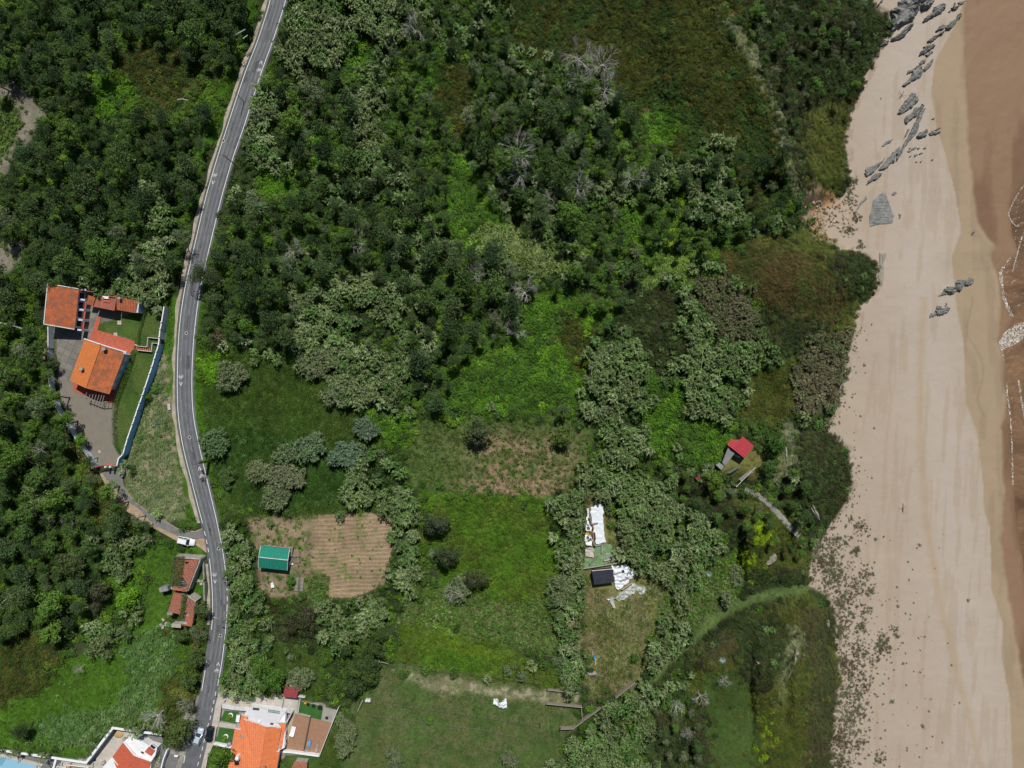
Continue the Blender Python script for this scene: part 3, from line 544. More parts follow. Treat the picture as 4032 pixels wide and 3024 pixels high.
def mound(seed, R=.85, H=.8, n=130, L=.24, w=.17, name="mound", m=None, lumps=5):
    r = random.Random(seed); V = []; F = []
    lp = [(r.uniform(-.6, .6) * R, r.uniform(-.6, .6) * R, r.uniform(.35, .6) * R, r.uniform(.55, 1) * H) for _ in range(lumps)]
    for i in range(n):
        lx, ly, lr, lh = r.choice(lp); d = rdir(r, -.1); p = Vector((lx + d.x * lr, ly + d.y * lr, max(.02, lh * (.35 + .65 * d.z))))
        t = (d + rdir(r) * .8).normalized(); t2 = t.cross(rdir(r)).normalized(); nrm = (d * .9 + Vector((0, 0, .5)) + rdir(r) * .5).normalized()
        t = nrm.cross(t2).normalized(); quad_leaf(V, F, p, t, nrm, L * r.uniform(.7, 1.4), w * r.uniform(.7, 1.3))
    return leafmesh(name, V, F, m)
def reedmesh(seed, R=.85, H=3.2, stalks=15, m=None, per=10, L=.8, w=.10, t0=.62):
    r = random.Random(seed); V = []; F = []; wind = Vector((-.55, -.75, 0)) if seed % 2 else Vector((-.8, -.35, 0))
    for i in range(stalks):
        a = r.uniform(0, 6.28); q = R * math.sqrt(r.random()); b = Vector((q * math.cos(a), q * math.sin(a), 0)); h = H * r.uniform(.6, 1.08)
        lean = (Vector((math.cos(a), math.sin(a), 0)) * .18 + wind * .26) * h * r.uniform(.4, 1)
        for k in range(per):
            t = t0 + (1 - t0) * ((k + r.random()) / per) ** .7; p = b + lean * t * t + Vector((0, 0, h * t)); aa = r.uniform(0, 6.28)
            d = (Vector((math.cos(aa), math.sin(aa), 0)) * .8 + wind * .8 + Vector((0, 0, r.uniform(-.35, .45)))).normalized()
            n_ = Vector((r.uniform(-.4, .4), r.uniform(-.4, .4), 1)); s = d.cross(n_).normalized(); l = L * r.uniform(.6, 1.2); ww = w * r.uniform(.7, 1.3); c = len(V)
            mid = p + d * l * .5 + Vector((0, 0, .05)); end = p + d * l - Vector((0, 0, .16 * l))
            V += [p, mid + s * ww, end, mid - s * ww]; F.append((c, c + 1, c + 2, c + 3))
        c = len(V); V += [b + Vector((.025, 0, 0)), b - Vector((.025, 0, 0)), b + lean + Vector((0, 0, h))]; F.append((c, c + 1, c + 2))
    return leafmesh("reed_clump", V, F, m)
def tuftmesh(seed, R=.35, H=.28, n=26, w=.035, m=None):
    r = random.Random(seed); V = []; F = []
    for i in range(n):
        a = r.uniform(0, 6.28); q = R * math.sqrt(r.random()); b = Vector((q * math.cos(a), q * math.sin(a), -.02)); h = H * r.uniform(.4, 1.2); aa = r.uniform(0, 6.28)
        d = Vector((math.cos(aa), math.sin(aa), 0)); s = Vector((-d.y, d.x, 0)) * w * r.uniform(.7, 1.4); e = b + d * h * .8 + Vector((0, 0, h)); c = len(V)
        V += [b - s, b + s, e + s * .3, e - s * .3]; F.append((c, c + 1, c + 2, c + 3))
    return leafmesh("tuft", V, F, m)
def crownmesh(kind, seed):                  # crown centred over the trunk, base of crown at z=0, unit ~ metres (R about 2.6)
    r = random.Random(seed); V = []; F = []
    if kind == 'pine': R, H, NC, cr, per, L, w = 2.6, 2.3, 62, .62, 44, .34, .12
    elif kind == 'broad': R, H, NC, cr, per, L, w = 2.4, 2.6, 64, .62, 46, .27, .19
    else: R, H, NC, cr, per, L, w = 2.2, 1.8, 40, .6, 30, .33, .09
    limbs = [(r.uniform(0, 6.28), r.uniform(.35, 1)) for _ in range(7)]
    for i in range(NC):
        a, q = r.choice(limbs); a += r.gauss(0, .38); q = R * min(1.08, (q * r.uniform(.25, 1.08))) ; top = H * (1 - (q / R) ** 2 * .62)
        c = Vector((q * math.cos(a), q * math.sin(a), top * (r.uniform(.45, 1.02) if i % 4 else r.uniform(.1, .5)))); rr = cr * r.uniform(.6, 1.25)
        for k in range(per):
            d = rdir(r, -.35); p = c + Vector((d.x * rr, d.y * rr, d.z * rr * .65)); n_ = (d + rdir(r) * .5 + Vector((0, 0, .35))).normalized()
            t = n_.cross(rdir(r)).normalized() if kind != 'pine' else (d * .7 + rdir(r) * .6 + Vector((0, 0, .3))).normalized()
            s = t.cross(n_); s = s.normalized() if s.length > .05 else Vector((1, 0, 0)); l = L * r.uniform(.7, 1.3); ww = w * r.uniform(.7, 1.3); b = len(V)
            V += [p - t * l * .5, p + s * ww * .5, p + t * l * .5, p - s * ww * .5]; F.append((b, b + 1, b + 2, b + 3))
    return leafmesh(kind + "_crown", V, F, {'pine': L_pine, 'broad': L_broad, 'thin': L_pine}[kind])
def branching(mb, r, p, d, L, rad, lv, spread=.55, up=.1):
    q = p; pts = [p]
    for i in range(3): d = (d + rdir(r) * .16 + Vector((0, 0, up * .3))).normalized(); q = q + d * L / 3; pts.append(q)
    mb.tube(pts, [rad, rad * .85, rad * .7, rad * .5], 5 if lv > 1 else 4)
    if lv == 0: return
    for k in range(3 if lv > 1 else 3):
        a = rdir(r); nd = (d + (a - d * a.dot(d)) * spread * r.uniform(.8, 1.6)).normalized(); branching(mb, r, pts[r.choice((2, 3, 3))], nd, L * r.uniform(.55, .8), rad * .52, lv - 1, spread, up)
def trunkmesh(seed, H=5.0):
    r = random.Random(seed); mb = MB(); b = Vector((0, 0, -.4)); k = Vector((r.uniform(-.35, .35), r.uniform(-.35, .35), H * .62)); t = Vector((r.uniform(-.3, .3), r.uniform(-.3, .3), H + .8))
    mb.tube([b, k * .5, k, t], [.22, .17, .13, .06], 7)
    for i in range(6):
        a = i * 1.05 + r.uniform(-.3, .3); s = k.lerp(t, r.uniform(0, .6)); e = s + Vector((math.cos(a) * 1.7, math.sin(a) * 1.7, r.uniform(.7, 1.6))); mb.tube([s, s.lerp(e, .5) + Vector((0, 0, .2)), e], [.075, .05, .025], 5)
    return mesh_from("trunk", mb, M_bark)
def deadmesh(seed, s=1.0, lean=Vector((0, 0, 1))):
    r = random.Random(seed); mb = MB(); p = Vector((0, 0, -.3)); top = lean.normalized() * 2.2 * s
    mb.tube([p, top * .5, top], [.16, .13, .1], 7)
    for i in range(8):
        a = i * .79 + r.uniform(-.4, .4); d = (Vector((math.cos(a), math.sin(a), .75)) + lean * .3).normalized(); branching(mb, r, top * r.uniform(.7, 1), d, 1.25 * s, .07, 4, .6, .05)
    return mesh_from("dead_branches", mb, M_deadwood)
proto("mound", [mound(s, m=L_broad) for s in range(5)])
proto("fine", [mound(20 + s, R=.7, H=.5, n=170, L=.15, w=.1, m=L_heath, lumps=6) for s in range(4)])
proto("bush", [mound(40 + s, R=1.25, H=1.7, n=420, L=.24, w=.17, m=L_broad, lumps=8) for s in range(4)])
proto("reed", [reedmesh(60 + s, m=L_reed) for s in range(6)])
proto("low", [reedmesh(80 + s, R=.6, H=1.0, stalks=13, per=5, L=.4, w=.075, t0=.3, m=L_reed) for s in range(4)])
proto("tuft", [tuftmesh(s, m=L_grass) for s in range(4)])
proto("weed", [mound(100 + s, R=.32, H=.3, n=26, L=.26, w=.16, m=L_broad, lumps=2) for s in range(3)])

def gn_tree(coll):
    ng = bpy.data.node_groups.new("scatter_" + coll.name, 'GeometryNodeTree')
    ng.interface.new_socket("Geometry", in_out='INPUT', socket_type='NodeSocketGeometry'); ng.interface.new_socket("Geometry", in_out='OUTPUT', socket_type='NodeSocketGeometry')
    N = ng.nodes; Lk = ng.links; gi = N.new("NodeGroupInput"); go = N.new("NodeGroupOutput"); iop = N.new("GeometryNodeInstanceOnPoints")
    ci = N.new("GeometryNodeCollectionInfo"); ci.inputs["Collection"].default_value = coll; ci.inputs["Separate Children"].default_value = True; ci.inputs["Reset Children"].default_value = True
    def at(nm, ty):
        a = N.new("GeometryNodeInputNamedAttribute"); a.data_type = ty; a.inputs["Name"].default_value = nm; return a.outputs["Attribute"]
    Lk.new(gi.outputs[0], iop.inputs["Points"]); Lk.new(ci.outputs[0], iop.inputs["Instance"]); iop.inputs["Pick Instance"].default_value = True
    Lk.new(at("idx", 'INT'), iop.inputs["Instance Index"]); Lk.new(at("rot", 'FLOAT_VECTOR'), iop.inputs["Rotation"]); Lk.new(at("scl", 'FLOAT_VECTOR'), iop.inputs["Scale"])
    Lk.new(iop.outputs[0], go.inputs[0]); return ng
GNT = {k: gn_tree(c) for k, c in PROTO.items()}
NINST = 0
def scatter(name, kind, pts, rot, scl, tint, label=None, cat=None):
    """one object: a point mesh whose geometry nodes set a leaf clump on every point"""
    global NINST
    n = len(pts)
    if n == 0: return
    NINST += n; me = bpy.data.meshes.new(name); me.vertices.add(n); me.vertices.foreach_set('co', np.asarray(pts, np.float32).ravel())
    def add(nm, ty, dat, key='vector'):
        a = me.attributes.new(nm, ty, 'POINT'); a.data.foreach_set(key, np.ascontiguousarray(dat).ravel())
    add("rot", 'FLOAT_VECTOR', np.asarray(rot, np.float32)); add("scl", 'FLOAT_VECTOR', np.asarray(scl, np.float32)); add("tint", 'FLOAT_VECTOR', np.asarray(tint, np.float32))
    add("idx", 'INT', rng.integers(0, len(PROTO[kind].objects), n).astype(np.int32), 'value')
    o = bpy.data.objects.new(name, me); COL.objects.link(o); md = o.modifiers.new("scatter", 'NODES'); md.node_group = GNT[kind]
    o['kind'] = 'stuff'
    if label: o['label'] = label
    if cat: o['category'] = cat
    return o
# keep-out outlines (source px): road corridor, tracks, buildings
def offroad(x, y, l=26, r=14): return (x < dens(ROADL, y) - l) | (x > dens(ROADR, y) + r)
KEEP = [src(FA, p) for p in ([(70,60),(720,150),(1680,330),(1680,560),(1250,520),(700,830),(90,730)],)] + [
 src(FA, [(230,900),(740,950),(1380,1150),(1400,1700),(250,1700)]), src(FB, [(180,0),(1330,0),(1240,400),(1200,900),(1300,1200),(1360,1360),(1500,1659),(1050,1659),(900,1390),(560,900),(380,640)]),
 src(T4, [(560,230),(920,310),(920,370),(600,600),(540,560)]),
 src(T4, [(610,1370),(790,1350),(810,1490),(870,1580),(960,1650),(1100,1720),(1260,1780),(1330,1800),(1345,1960),(1250,1905),(1130,1850),(980,1760),(800,1670),(700,1550)]),
 src(R1, [(600,690),(1350,780),(1340,900),(1040,1650),(900,1800),(540,1720),(500,1300),(760,860)]), src(R2, [(560,340),(1320,470),(1150,900),(1080,1320),(860,1290),(420,960)]), src(R1, [(1340,760),(1440,760),(1440,2050),(1340,2050)]),
 src(FG, [(230,300),(1200,380),(1410,590),(1400,860),(1260,910),(1100,1150),(240,1010)]), src(FG, [(600,1300),(740,1300),(740,1480),(600,1480)]), src(FG, [(1230,1180),(1530,1180),(1530,1600),(1230,1600)]),
 src(FH, [(200,330),(1000,420),(1240,380),(1300,110),(1540,110),(1530,330),(1700,360),(2200,480),(1860,1370),(1240,1300),(1180,1600),(300,1600),(360,1200),(80,1130)]),
 src(FL, [(-400,500),(640,600),(985,660),(1290,260),(1870,340),(1920,540),(1850,800),(-400,800)]),
 src(FK, [(690,200),(770,190),(970,140),(1160,320),(1000,560),(930,610),(640,740),(560,790),(470,700),(640,560)]), src(FK, [(680,770),(910,650),(1180,660),(860,1060),(820,1040),(880,860),(740,800)]),
 src(FK, [(960,1040),(1260,1130),(1500,1310),(1640,1480),(1800,1700),(1740,1720),(1560,1500),(1380,1330),(1200,1170),(980,1100)]),
 src(FT, [(150,100),(420,60),(480,640),(660,930),(880,1050),(900,1180),(1040,1260),(980,1400),(700,1460),(600,1580),(450,1440),(600,1330),(240,1290),(230,1040),(120,1020),(130,480)]),
 src(FF, [(1600,450),(1830,450),(1830,640),(1600,640)]), src(FC, [(880,430),(1900,430),(1900,1300),(880,1300)]), src(R1, [(650,150),(1250,150),(1250,520),(650,520)]),
 src(F2, [(200,1040),(840,1100),(1300,920),(1320,970),(1040,1080),(850,1140),(860,1300),(1290,1020),(1700,680),(1740,720),(1290,1090),(850,1390),(660,1530),(450,1560),(450,1490),(820,1360),(800,1150),(210,1100)])]
def keepout(x, y):
    m = ~offroad(x, y)
    for k in KEEP: m = m | inpoly(x, y, k)
    return m
# cover -> what is scattered: (kind, object, spacing m, scale lo, hi, z squash, palette [...], probability)
G1 = [(.09,.18,.018),(.07,.145,.02),(.11,.20,.02),(.055,.11,.02)]; GD = [(.05,.10,.024),(.065,.125,.024),(.04,.08,.022),(.08,.135,.03)]
HE = [(.085,.10,.02),(.07,.10,.02),(.055,.075,.02),(.11,.11,.022),(.06,.11,.025)]; RE = [(.15,.215,.08),(.12,.20,.06),(.20,.26,.12),(.085,.16,.045),(.15,.20,.08)]
RB = [(.13,.135,.065),(.10,.13,.05),(.15,.145,.08)]; DS = [(.05,.075,.022),(.035,.055,.02),(.075,.10,.03),(.06,.06,.03)]
MO = [(.09,.12,.02),(.11,.11,.025),(.07,.10,.02),(.13,.15,.03)]; PG = [(.17,.2,.10),(.13,.16,.08)]; LI = [(.22,.34,.012),(.16,.27,.015),(.10,.18,.02)]
TA = [(.085,.18,.014),(.07,.145,.014),(.11,.19,.018),(.09,.13,.02)]; ME = [(.08,.145,.025),(.065,.115,.02),(.10,.15,.03)]; DRYG = [(.24,.23,.11),(.15,.2,.05),(.3,.27,.16)]
COVER = {
 "wood": [("bush","bramble_thicket",2.0,.6,1.2,.9,GD+G1+G1,.9),("mound","ivy_and_bramble",1.5,.8,1.4,.9,G1+GD,.9),("reed","giant_reeds",2.6,.7,1.1,.8,RE,.3)],
 "forest": [("bush","bramble_thicket",2.0,.6,1.25,.9,GD+G1,.9),("mound","ivy_and_bramble",1.4,.8,1.4,1.1,GD+G1,1)],
 "scrub": [("bush","bramble_thicket",2.2,.6,1.1,.75,G1+MO,.7),("mound","ivy_and_bramble",1.15,.7,1.3,.9,G1+MO,1)],
 "heath": [("fine","heath_scrub",.8,.7,1.6,1.3,HE,1),("bush","bramble_thicket",3.4,.45,1.0,.8,DS+MO+GD,.75),("mound","ivy_and_bramble",1.8,.6,1.3,.9,MO+G1[3:],.6)],
 "redheath": [("fine","heath_scrub",.8,.8,1.3,.8,[(.10,.08,.028),(.08,.085,.025),(.075,.10,.025)],1)],
 "brownheath": [("fine","heath_scrub",.8,.8,1.3,.9,[(.10,.09,.04),(.08,.085,.03),(.07,.09,.03)],1),("mound","ivy_and_bramble",2.4,.6,1,.7,MO,.4)],
 "lush": [("mound","ivy_and_bramble",.95,.6,1.4,.9,[(.10,.23,.016),(.085,.2,.018),(.13,.26,.02),(.06,.13,.02),(.075,.16,.02)],1),("bush","bramble_thicket",3,.5,.95,.8,GD+G1,.7)],
 "bright2": [("mound","ivy_and_bramble",.95,.7,1.2,.9,[(.13,.28,.016),(.09,.2,.018),(.07,.15,.02)],1)],
 "reed": [("reed","giant_reeds",1.4,.65,1.3,.95,RE,.9),("bush","bramble_thicket",3.6,.6,1.1,1.2,GD+G1[:1],.8),("mound","ivy_and_bramble",1.6,.8,1.4,1.2,G1+GD,.8)],
 "brownreed": [("reed","giant_reeds",1.2,.6,.95,.85,RB,.95)],
 "reedgrass": [("low","coarse_grass",.8,.8,1.5,1,[(.2,.27,.09),(.16,.23,.06)],1)],
 "verge": [("tuft","meadow_grass",.55,.8,1.5,1,[(.11,.25,.02),(.09,.2,.02)],.9),("mound","ivy_and_bramble",2.2,.3,.7,.7,G1,.5)],
 "bright": [("tuft","meadow_grass",.6,.8,1.4,1,[(.09,.18,.018),(.075,.15,.018),(.1,.16,.03)],.8),("weed","weeds",1.6,.7,1.4,1,[(.1,.2,.04)],.4)],
 "broadweed": [("low","coarse_grass",.95,.6,1.1,.8,[(.12,.22,.07),(.1,.19,.05),(.16,.25,.09)],.9)],
 "lime": [("mound","ivy_and_bramble",.9,.6,1.1,.9,LI,1)],
 "darkscrub": [("bush","bramble_thicket",1.9,.55,1.05,.75,DS,.8),("fine","heath_scrub",.85,1,1.6,1.1,DS+HE[2:3],1),("reed","giant_reeds",3.2,.4,.7,.7,RE[1:2],.3)],
 "mossy": [("fine","heath_scrub",.85,.8,1.3,.8,MO,1),("tuft","meadow_grass",.9,1,1.6,1,MO,.6),("bush","bramble_thicket",5,.5,.9,.6,DS,.4)],
 "palegrass": [("low","coarse_grass",.75,.5,.9,.5,PG,.9)], "palegrass2": [("low","coarse_grass",.75,.6,1,.6,[(.18,.29,.05),(.15,.24,.05)],.95)],
 "oliveclear": [("tuft","meadow_grass",.8,.8,1.2,1,[(.17,.17,.05)],.5)], "path": [("tuft","meadow_grass",.6,.6,1,.7,[(.085,.135,.035),(.11,.15,.05)],.7)],
 "shortgreen": [("tuft","meadow_grass",.7,.7,1.2,.8,[(.075,.15,.025),(.09,.13,.03)],.7),("fine","heath_scrub",2.2,.5,1.2,.8,MO,.6)],
 "brownmeadow": [("tuft","meadow_grass",.6,1,1.7,1,DRYG+ME,.7),("low","coarse_grass",1.5,.4,.8,.6,[(.22,.26,.12)],.5)],
 "meadow": [("tuft","meadow_grass",.55,1,1.7,1.1,ME,.85),("mound","ivy_and_bramble",3,.3,.8,.5,G1,.4)],
 "deepgreen": [("tuft","meadow_grass",.55,1,1.7,1.2,[(.06,.125,.024),(.05,.105,.022),(.085,.14,.03)],.9),("low","coarse_grass",2.5,.5,.9,.8,[(.08,.17,.05)],.4)],
 "clearing": [("tuft","meadow_grass",.6,.9,1.5,1,ME,.45),("weed","weeds",1.1,.8,1.6,1,[(.09,.17,.03),(.07,.13,.03)],.55)],
 "tall": [("mound","ivy_and_bramble",.85,.55,.9,.75,TA,1)], "yellowfield": [("mound","ivy_and_bramble",.8,.5,.9,.8,[(.115,.19,.016),(.095,.17,.016)],1)],
 "weeds": [("weed","weeds",.8,.9,2,1,[(.11,.2,.03),(.13,.2,.06),(.08,.16,.03)],.85),("tuft","meadow_grass",.7,1,1.8,1,ME+DRYG[:1],.8)],
 "bareweeds": [("weed","weeds",1.1,.7,1.6,1,[(.11,.2,.03),(.09,.15,.04)],.45),("tuft","meadow_grass",1,.8,1.4,1,ME,.4)],
 "fenced": [("tuft","meadow_grass",.7,.7,1.2,.8,[(.075,.13,.03),(.095,.135,.04),(.06,.12,.025)],.75)], "strawstrip": [("tuft","meadow_grass",.6,.8,1.4,.6,[(.32,.3,.2),(.14,.2,.06)],.7)],
 "wasteslope": [("low","coarse_grass",.8,.4,.8,.6,[(.17,.24,.1),(.12,.2,.06)],.85)], "lawn": [("tuft","meadow_grass",.7,.4,.7,.6,[(.07,.125,.025),(.09,.12,.03)],.5)],
 "yardbed": [("mound","ivy_and_bramble",1.1,.4,.8,.7,G1,.6)], "tilled": [("weed","weeds",1.6,.6,1.2,1,[(.1,.24,.02)],.12)],
 "rubble": [("fine","heath_scrub",2,.4,.9,.7,DS,.5)], "bare": [("weed","weeds",2,.5,1.3,1,[(.1,.15,.05)],.3)],
}
def jittered(sp, x0=-210, x1=4250, y0=-210, y1=3240):
    s = sp / .0651; X, Y = np.meshgrid(np.arange(x0, x1, s), np.arange(y0, y1, s)); X = X.ravel() + rng.uniform(-.48, .48, X.size) * s; Y = Y.ravel() + rng.uniform(-.48, .48, Y.size) * s
    return X, Y
BUCK = {}
for cname, specs in COVER.items():
    ci = NAMES.index(cname)
    for kind, oname, sp, lo, hi, zq, pal, prob in specs:
        X, Y = jittered(sp); jx, jy = (rng.normal(0, 11 if cname in ('reed', 'meadow', 'fenced', 'tall') else 20, X.size), rng.normal(0, 11 if cname in ('reed', 'meadow', 'fenced', 'tall') else 20, X.size)) if cname not in ('tilled', 'lawn', 'yardbed', 'clearing', 'oliveclear', 'tall', 'verge') else (0, 0); m = clsat(X + jx, Y + jy) == ci; m &= ~np.isin(clsat(X, Y), [NAMES.index(q) for q in ('sand', 'yard', 'paved', 'lawn', 'tilled', 'path')]) | (clsat(X, Y) == ci); X = X[m]; Y = Y[m]
        if cname in ("wood",):              # reeds and brambles gather in drifts
            nz = fbm(X + 3000, Y + 3000, 150, 91 + (kind == "reed"), 3); m = (nz > .55) if kind == "reed" else (nz < 2); X = X[m]; Y = Y[m]; prob = 1 if kind == "reed" else prob
        if cname == "tilled": m = fbm(X + 3000, Y + 3000, 120, 93, 3) > .52; X = X[m]; Y = Y[m]; prob = .3
        m = (rng.random(X.size) < prob) & ~keepout(X, Y)
        if kind in ('reed', 'bush'): m &= offroad(X, Y, 34, 34)
        if cname == 'reed' and kind == 'reed': m &= fbm(X + 3000, Y + 3000, 48, 197, 3) > .40
        X = X[m]; Y = Y[m]
        if not X.size: continue
        q = fbm(X + 3000, Y + 3000, 110, 95, 4); q2 = fbm(X + 3000, Y + 3000, 30, 96, 2); pal = np.array(pal)
        t = np.clip((q - .5) * 3.2 + .5 + rng.normal(0, .22, X.size), 0, .999); tint = pal[(t * len(pal)).astype(int)] * (.62 + .76 * q2)[:, None] * rng.uniform(.8, 1.2, (X.size, 1))
        zz = ground(X, Y); d = K * (CAMH - zz); pts = np.stack([(X - 2016) * d, (1512 - Y) * d, zz - .03], -1)
        s = rng.uniform(lo, hi, X.size); rot = np.stack([rng.uniform(-.12, .12, X.size), rng.uniform(-.12, .12, X.size), rng.uniform(0, 6.283, X.size) if kind not in ("reed", "low") else rng.normal(0, .35, X.size)], -1)
        BUCK.setdefault((oname, kind), []).append((pts, rot, np.stack([s, s, s * zq * rng.uniform(.8, 1.2, X.size)], -1), tint))
# dune plants on the sand
DUNE = [((1860,1140),16,60),((1838,1125),9,20),((1775,1180),26,130),((1790,1215),30,190),((1812,1170),18,60),((1850,1190),10,40),((1800,1250),34,170),((1815,1300),25,90),((1850,1260),22,60),((1870,1240),22,60),((1880,1280),15,35),((1815,1360),18,90),((1835,1330),22,50),((1868,1318),16,30),((1862,1350),12,40),((1850,1385),30,60),((1905,1385),16,60),((1908,1400),17,70),((1930,1360),10,25),((1860,1410),25,70),((1815,1430),16,90),((1885,1430),14,30),((1840,1450),25,90),((1862,1480),22,80),((1830,1500),25,110),((1850,1530),30,110),((1830,1560),25,120),((1815,1600),20,120),((1850,1610),25,80),((1900,1640),14,40),((1815,1650),22,110),((1838,1275),30,60),((1825,405),14,50),((1838,430),14,40),((1850,470),10,30),((1830,500),14,30),((1860,530),10,20),((1795,1090),10,30),((1850,390),8,12),((1790,905),12,30),((1820,820),9,20)]
PX_, PY_ = [], []
for (cx, cy), r_, n in DUNE:
    n = int(n * 1.15); PX_.append(rng.normal(cx, r_ * .55, n)); PY_.append(rng.normal(cy, r_ * .55, n))
yy = rng.uniform(700, 1659, 450); PX_.append(atx(SHORE, yy) + np.abs(rng.exponential(11, 450))); PY_.append(yy)
yy = rng.uniform(1150, 1659, 700); PX_.append(atx(SHORE, yy) + rng.exponential(60, 700)); PY_.append(yy)
X = np.concatenate(PX_) * U; Y = np.concatenate(PY_) * U; m = clsat(X, Y) == NAMES.index("sand"); X = X[m]; Y = Y[m]
zz = ground(X, Y); d = K * (CAMH - zz); pts = np.stack([(X - 2016) * d, (1512 - Y) * d, zz - .02], -1); s = rng.uniform(.12, .55, X.size) * np.where(rng.random(X.size) < .15, 1.8, 1)
pal = np.array([(.13,.14,.07),(.15,.13,.08),(.14,.17,.10),(.12,.10,.06)]); q = fbm(X + 3000, Y + 3000, 60, 97, 2); tint = pal[np.clip(((q - .5) * 3 + .5 + rng.normal(0, .2, X.size)) * 4, 0, 3.99).astype(int)]
BUCK[("dune_plants", "fine")] = [(pts, np.stack([s * 0, s * 0, rng.uniform(0, 6.28, X.size)], -1), np.stack([s, s, s * .8], -1), tint)]
for (oname, kind), L in BUCK.items():
    scatter(oname, kind, *[np.concatenate([l[i] for l in L]) for i in range(4)])
print("instances", NINST)
# ---------------------------------------------------------------- trees
CROWN = {k: [crownmesh(k, 200 + i * 7 + j) for i in range(n)] for j, (k, n) in enumerate((("pine", 6), ("broad", 5), ("thin", 4)))}
TRUNK = [trunkmesh(s) for s in range(3)]
rt = random.Random(5)
def tree(px, py, kind, size, tint, label, group=None, H=None, name=None, cat="tree"):
    H = H or rt.uniform(3.6, 5.4) * min(1.15, .6 + .4 * size); g0 = float(ground(px, py)); top = P(px, py, g0 + H + 1.2)
    z = gz(top.x, top.y); s = size
    e = empty(name or {"pine": "pine_tree", "broad": "broadleaf_tree", "thin": "thin_pine_tree"}[kind], (top.x, top.y, z), label, cat, group, rt.uniform(0, 6.28))
    t = bpy.data.objects.new("trunk", TRUNK[rt.randrange(3)]); COL.objects.link(t); t.parent = e; t.scale = (s, s, H / 5)
    c = bpy.data.objects.new("crown", rt.choice(CROWN[kind])); COL.objects.link(c); c.parent = e; c.location = (0, 0, H - .6); q = s * rt.uniform(.92, 1.08)
    c.scale = (q, q * rt.uniform(.85, 1.1), s * rt.uniform(.85, 1.2)); c.rotation_euler.z = rt.uniform(0, 6.28); c['tint'] = [float(v) for v in tint]
    return e
PT = [(.08,.135,.05),(.065,.115,.04),(.10,.155,.055),(.095,.165,.045),(.055,.10,.04)]; BT = [(.06,.115,.025),(.085,.165,.028),(.05,.095,.025),(.10,.185,.03)]; TT = [(.12,.17,.08),(.10,.14,.065),(.14,.17,.09)]
def tin(pal): c = rt.choice(pal); k = rt.uniform(.8, 1.25); return [v * k for v in c]
placed = []
def far(x, y, d):
    for a, b, c in placed:
        if (a - x) ** 2 + (b - y) ** 2 < ((d + c) * .5) ** 2: return False
    return True
def grove(polyD, spacing, tries, mix, where, sizes=(.6, 1.8), cls=None, avoid=True):
    xa = [p[0] for p in polyD]; ya = [p[1] for p in polyD]; n = 0; pts = [(a * U, b * U) for a, b in polyD]
    for _ in range(tries):
        x = rt.uniform(min(xa), max(xa)) * U; y = rt.uniform(min(ya), max(ya)) * U
        if not -60 < x < 4090 or not -60 < y < 3090: continue
        if not inpoly([x], [y], pts)[0]: continue
        if cls and NAMES[int(clsat(x, y))] not in cls: continue
        s = sizes[0] + (sizes[1] - sizes[0]) * rt.random() ** 1.4; d = spacing * (s * .82 + .1) / .0651
        if not far(x, y, d): continue
        if avoid and (not offroad(x, y, 34 + 20 * s, 20) or any(inpoly([x], [y], k)[0] for k in KEEP)): continue
        kind = rt.choices(("pine", "broad", "thin"), mix)[0]; placed.append((x, y, d)); n += 1
        lab = {"pine": "dark green pine with a tufted crown", "broad": "bushy broadleaf tree with dense rounded crown", "thin": "pale thin-crowned pine with open grey-green needles"}[kind]
        tree(x, y, kind, s, tin({"pine": PT, "broad": BT, "thin": TT}[kind]), lab + " " + where, {"pine": "pines ", "broad": "broadleaf trees ", "thin": "pale pines "}[kind] + where)
    return n
# trees that stand alone or can be pointed at
def lone(fr, x, y, kind, size, tint, label, H=None):
    p = PX(fr(x, y)); placed.append((p[0], p[1], size * 4.4 / .0651)); return tree(p[0], p[1], kind, size * 1.15, tint, label, H=H)
lone(T5, 905, 1125, "broad", 1.22, (.075,.10,.045), "round grey-green tree at the left of the brown clearing", 3.0)
lone(T5, 1440, 1150, "broad", 1.08, (.10,.15,.035), "light green tree at the right of the brown clearing", 2.6)
lone(T8, 600, 90, "broad", 1.35, (.05,.07,.035), "dark tree at the upper left corner of the dense green field", 3.2)
lone(T8, 690, 290, "broad", 1.15, (.05,.07,.03), "dark tree just below the corner tree of the dense green field", 3.0)
lone(T8, 880, 440, "broad", 1.0, (.06,.075,.03), "dark olive tree at the lower left edge of the dense green field", 2.6)
lone(T4, 1405, 520, "thin", 1.25, (.11,.10,.05), "brownish shrubby tree beside the road opposite the blue wall", 1.6)
lone(T4, 1290, 120, "pine", 1.1, (.07,.10,.04), "pine overhanging the right edge of the road above the blue wall", 4.5)
lone(T4, 1370, 150, "pine", 1.0, (.07,.10,.045), "pine next to the one that overhangs the road", 5)
lone(T4, 325, 690, "broad", .8, (.045,.085,.025), "dark green tree inside the villa's left wall", 2.6)
lone(T4, 520, 1215, "broad", .75, (.09,.2,.02), "bright green tree beside the lower part of the villa's pale wall", 2.2)
lone(FK, 1480, 300, "broad", 1.15, (.06,.13,.025), "round dark green tree right of the red-roofed hut", 2.0)
lone(FK, 1450, 740, "broad", .85, (.06,.12,.03), "green tree right of the wooden stairs below the red-roofed hut", 2.2)
lone(FK, 430, 900, "broad", 1.05, (.09,.16,.02), "light green tree left of the wooden stairs below the red-roofed hut", 2.2)
lone(FG, 1130, 1400, "broad", .55, (.07,.16,.02), "small round green bush beside the pallet benches", .8)
lone(T7, 1160, 1430, "broad", 1.3, (.08,.12,.03), "large tree beside the road just above the silver car", 3.2)
lone(T7, 1120, 1500, "thin", 1.1, (.13,.15,.06), "wispy tree leaning to the white compound wall by the road", 3)
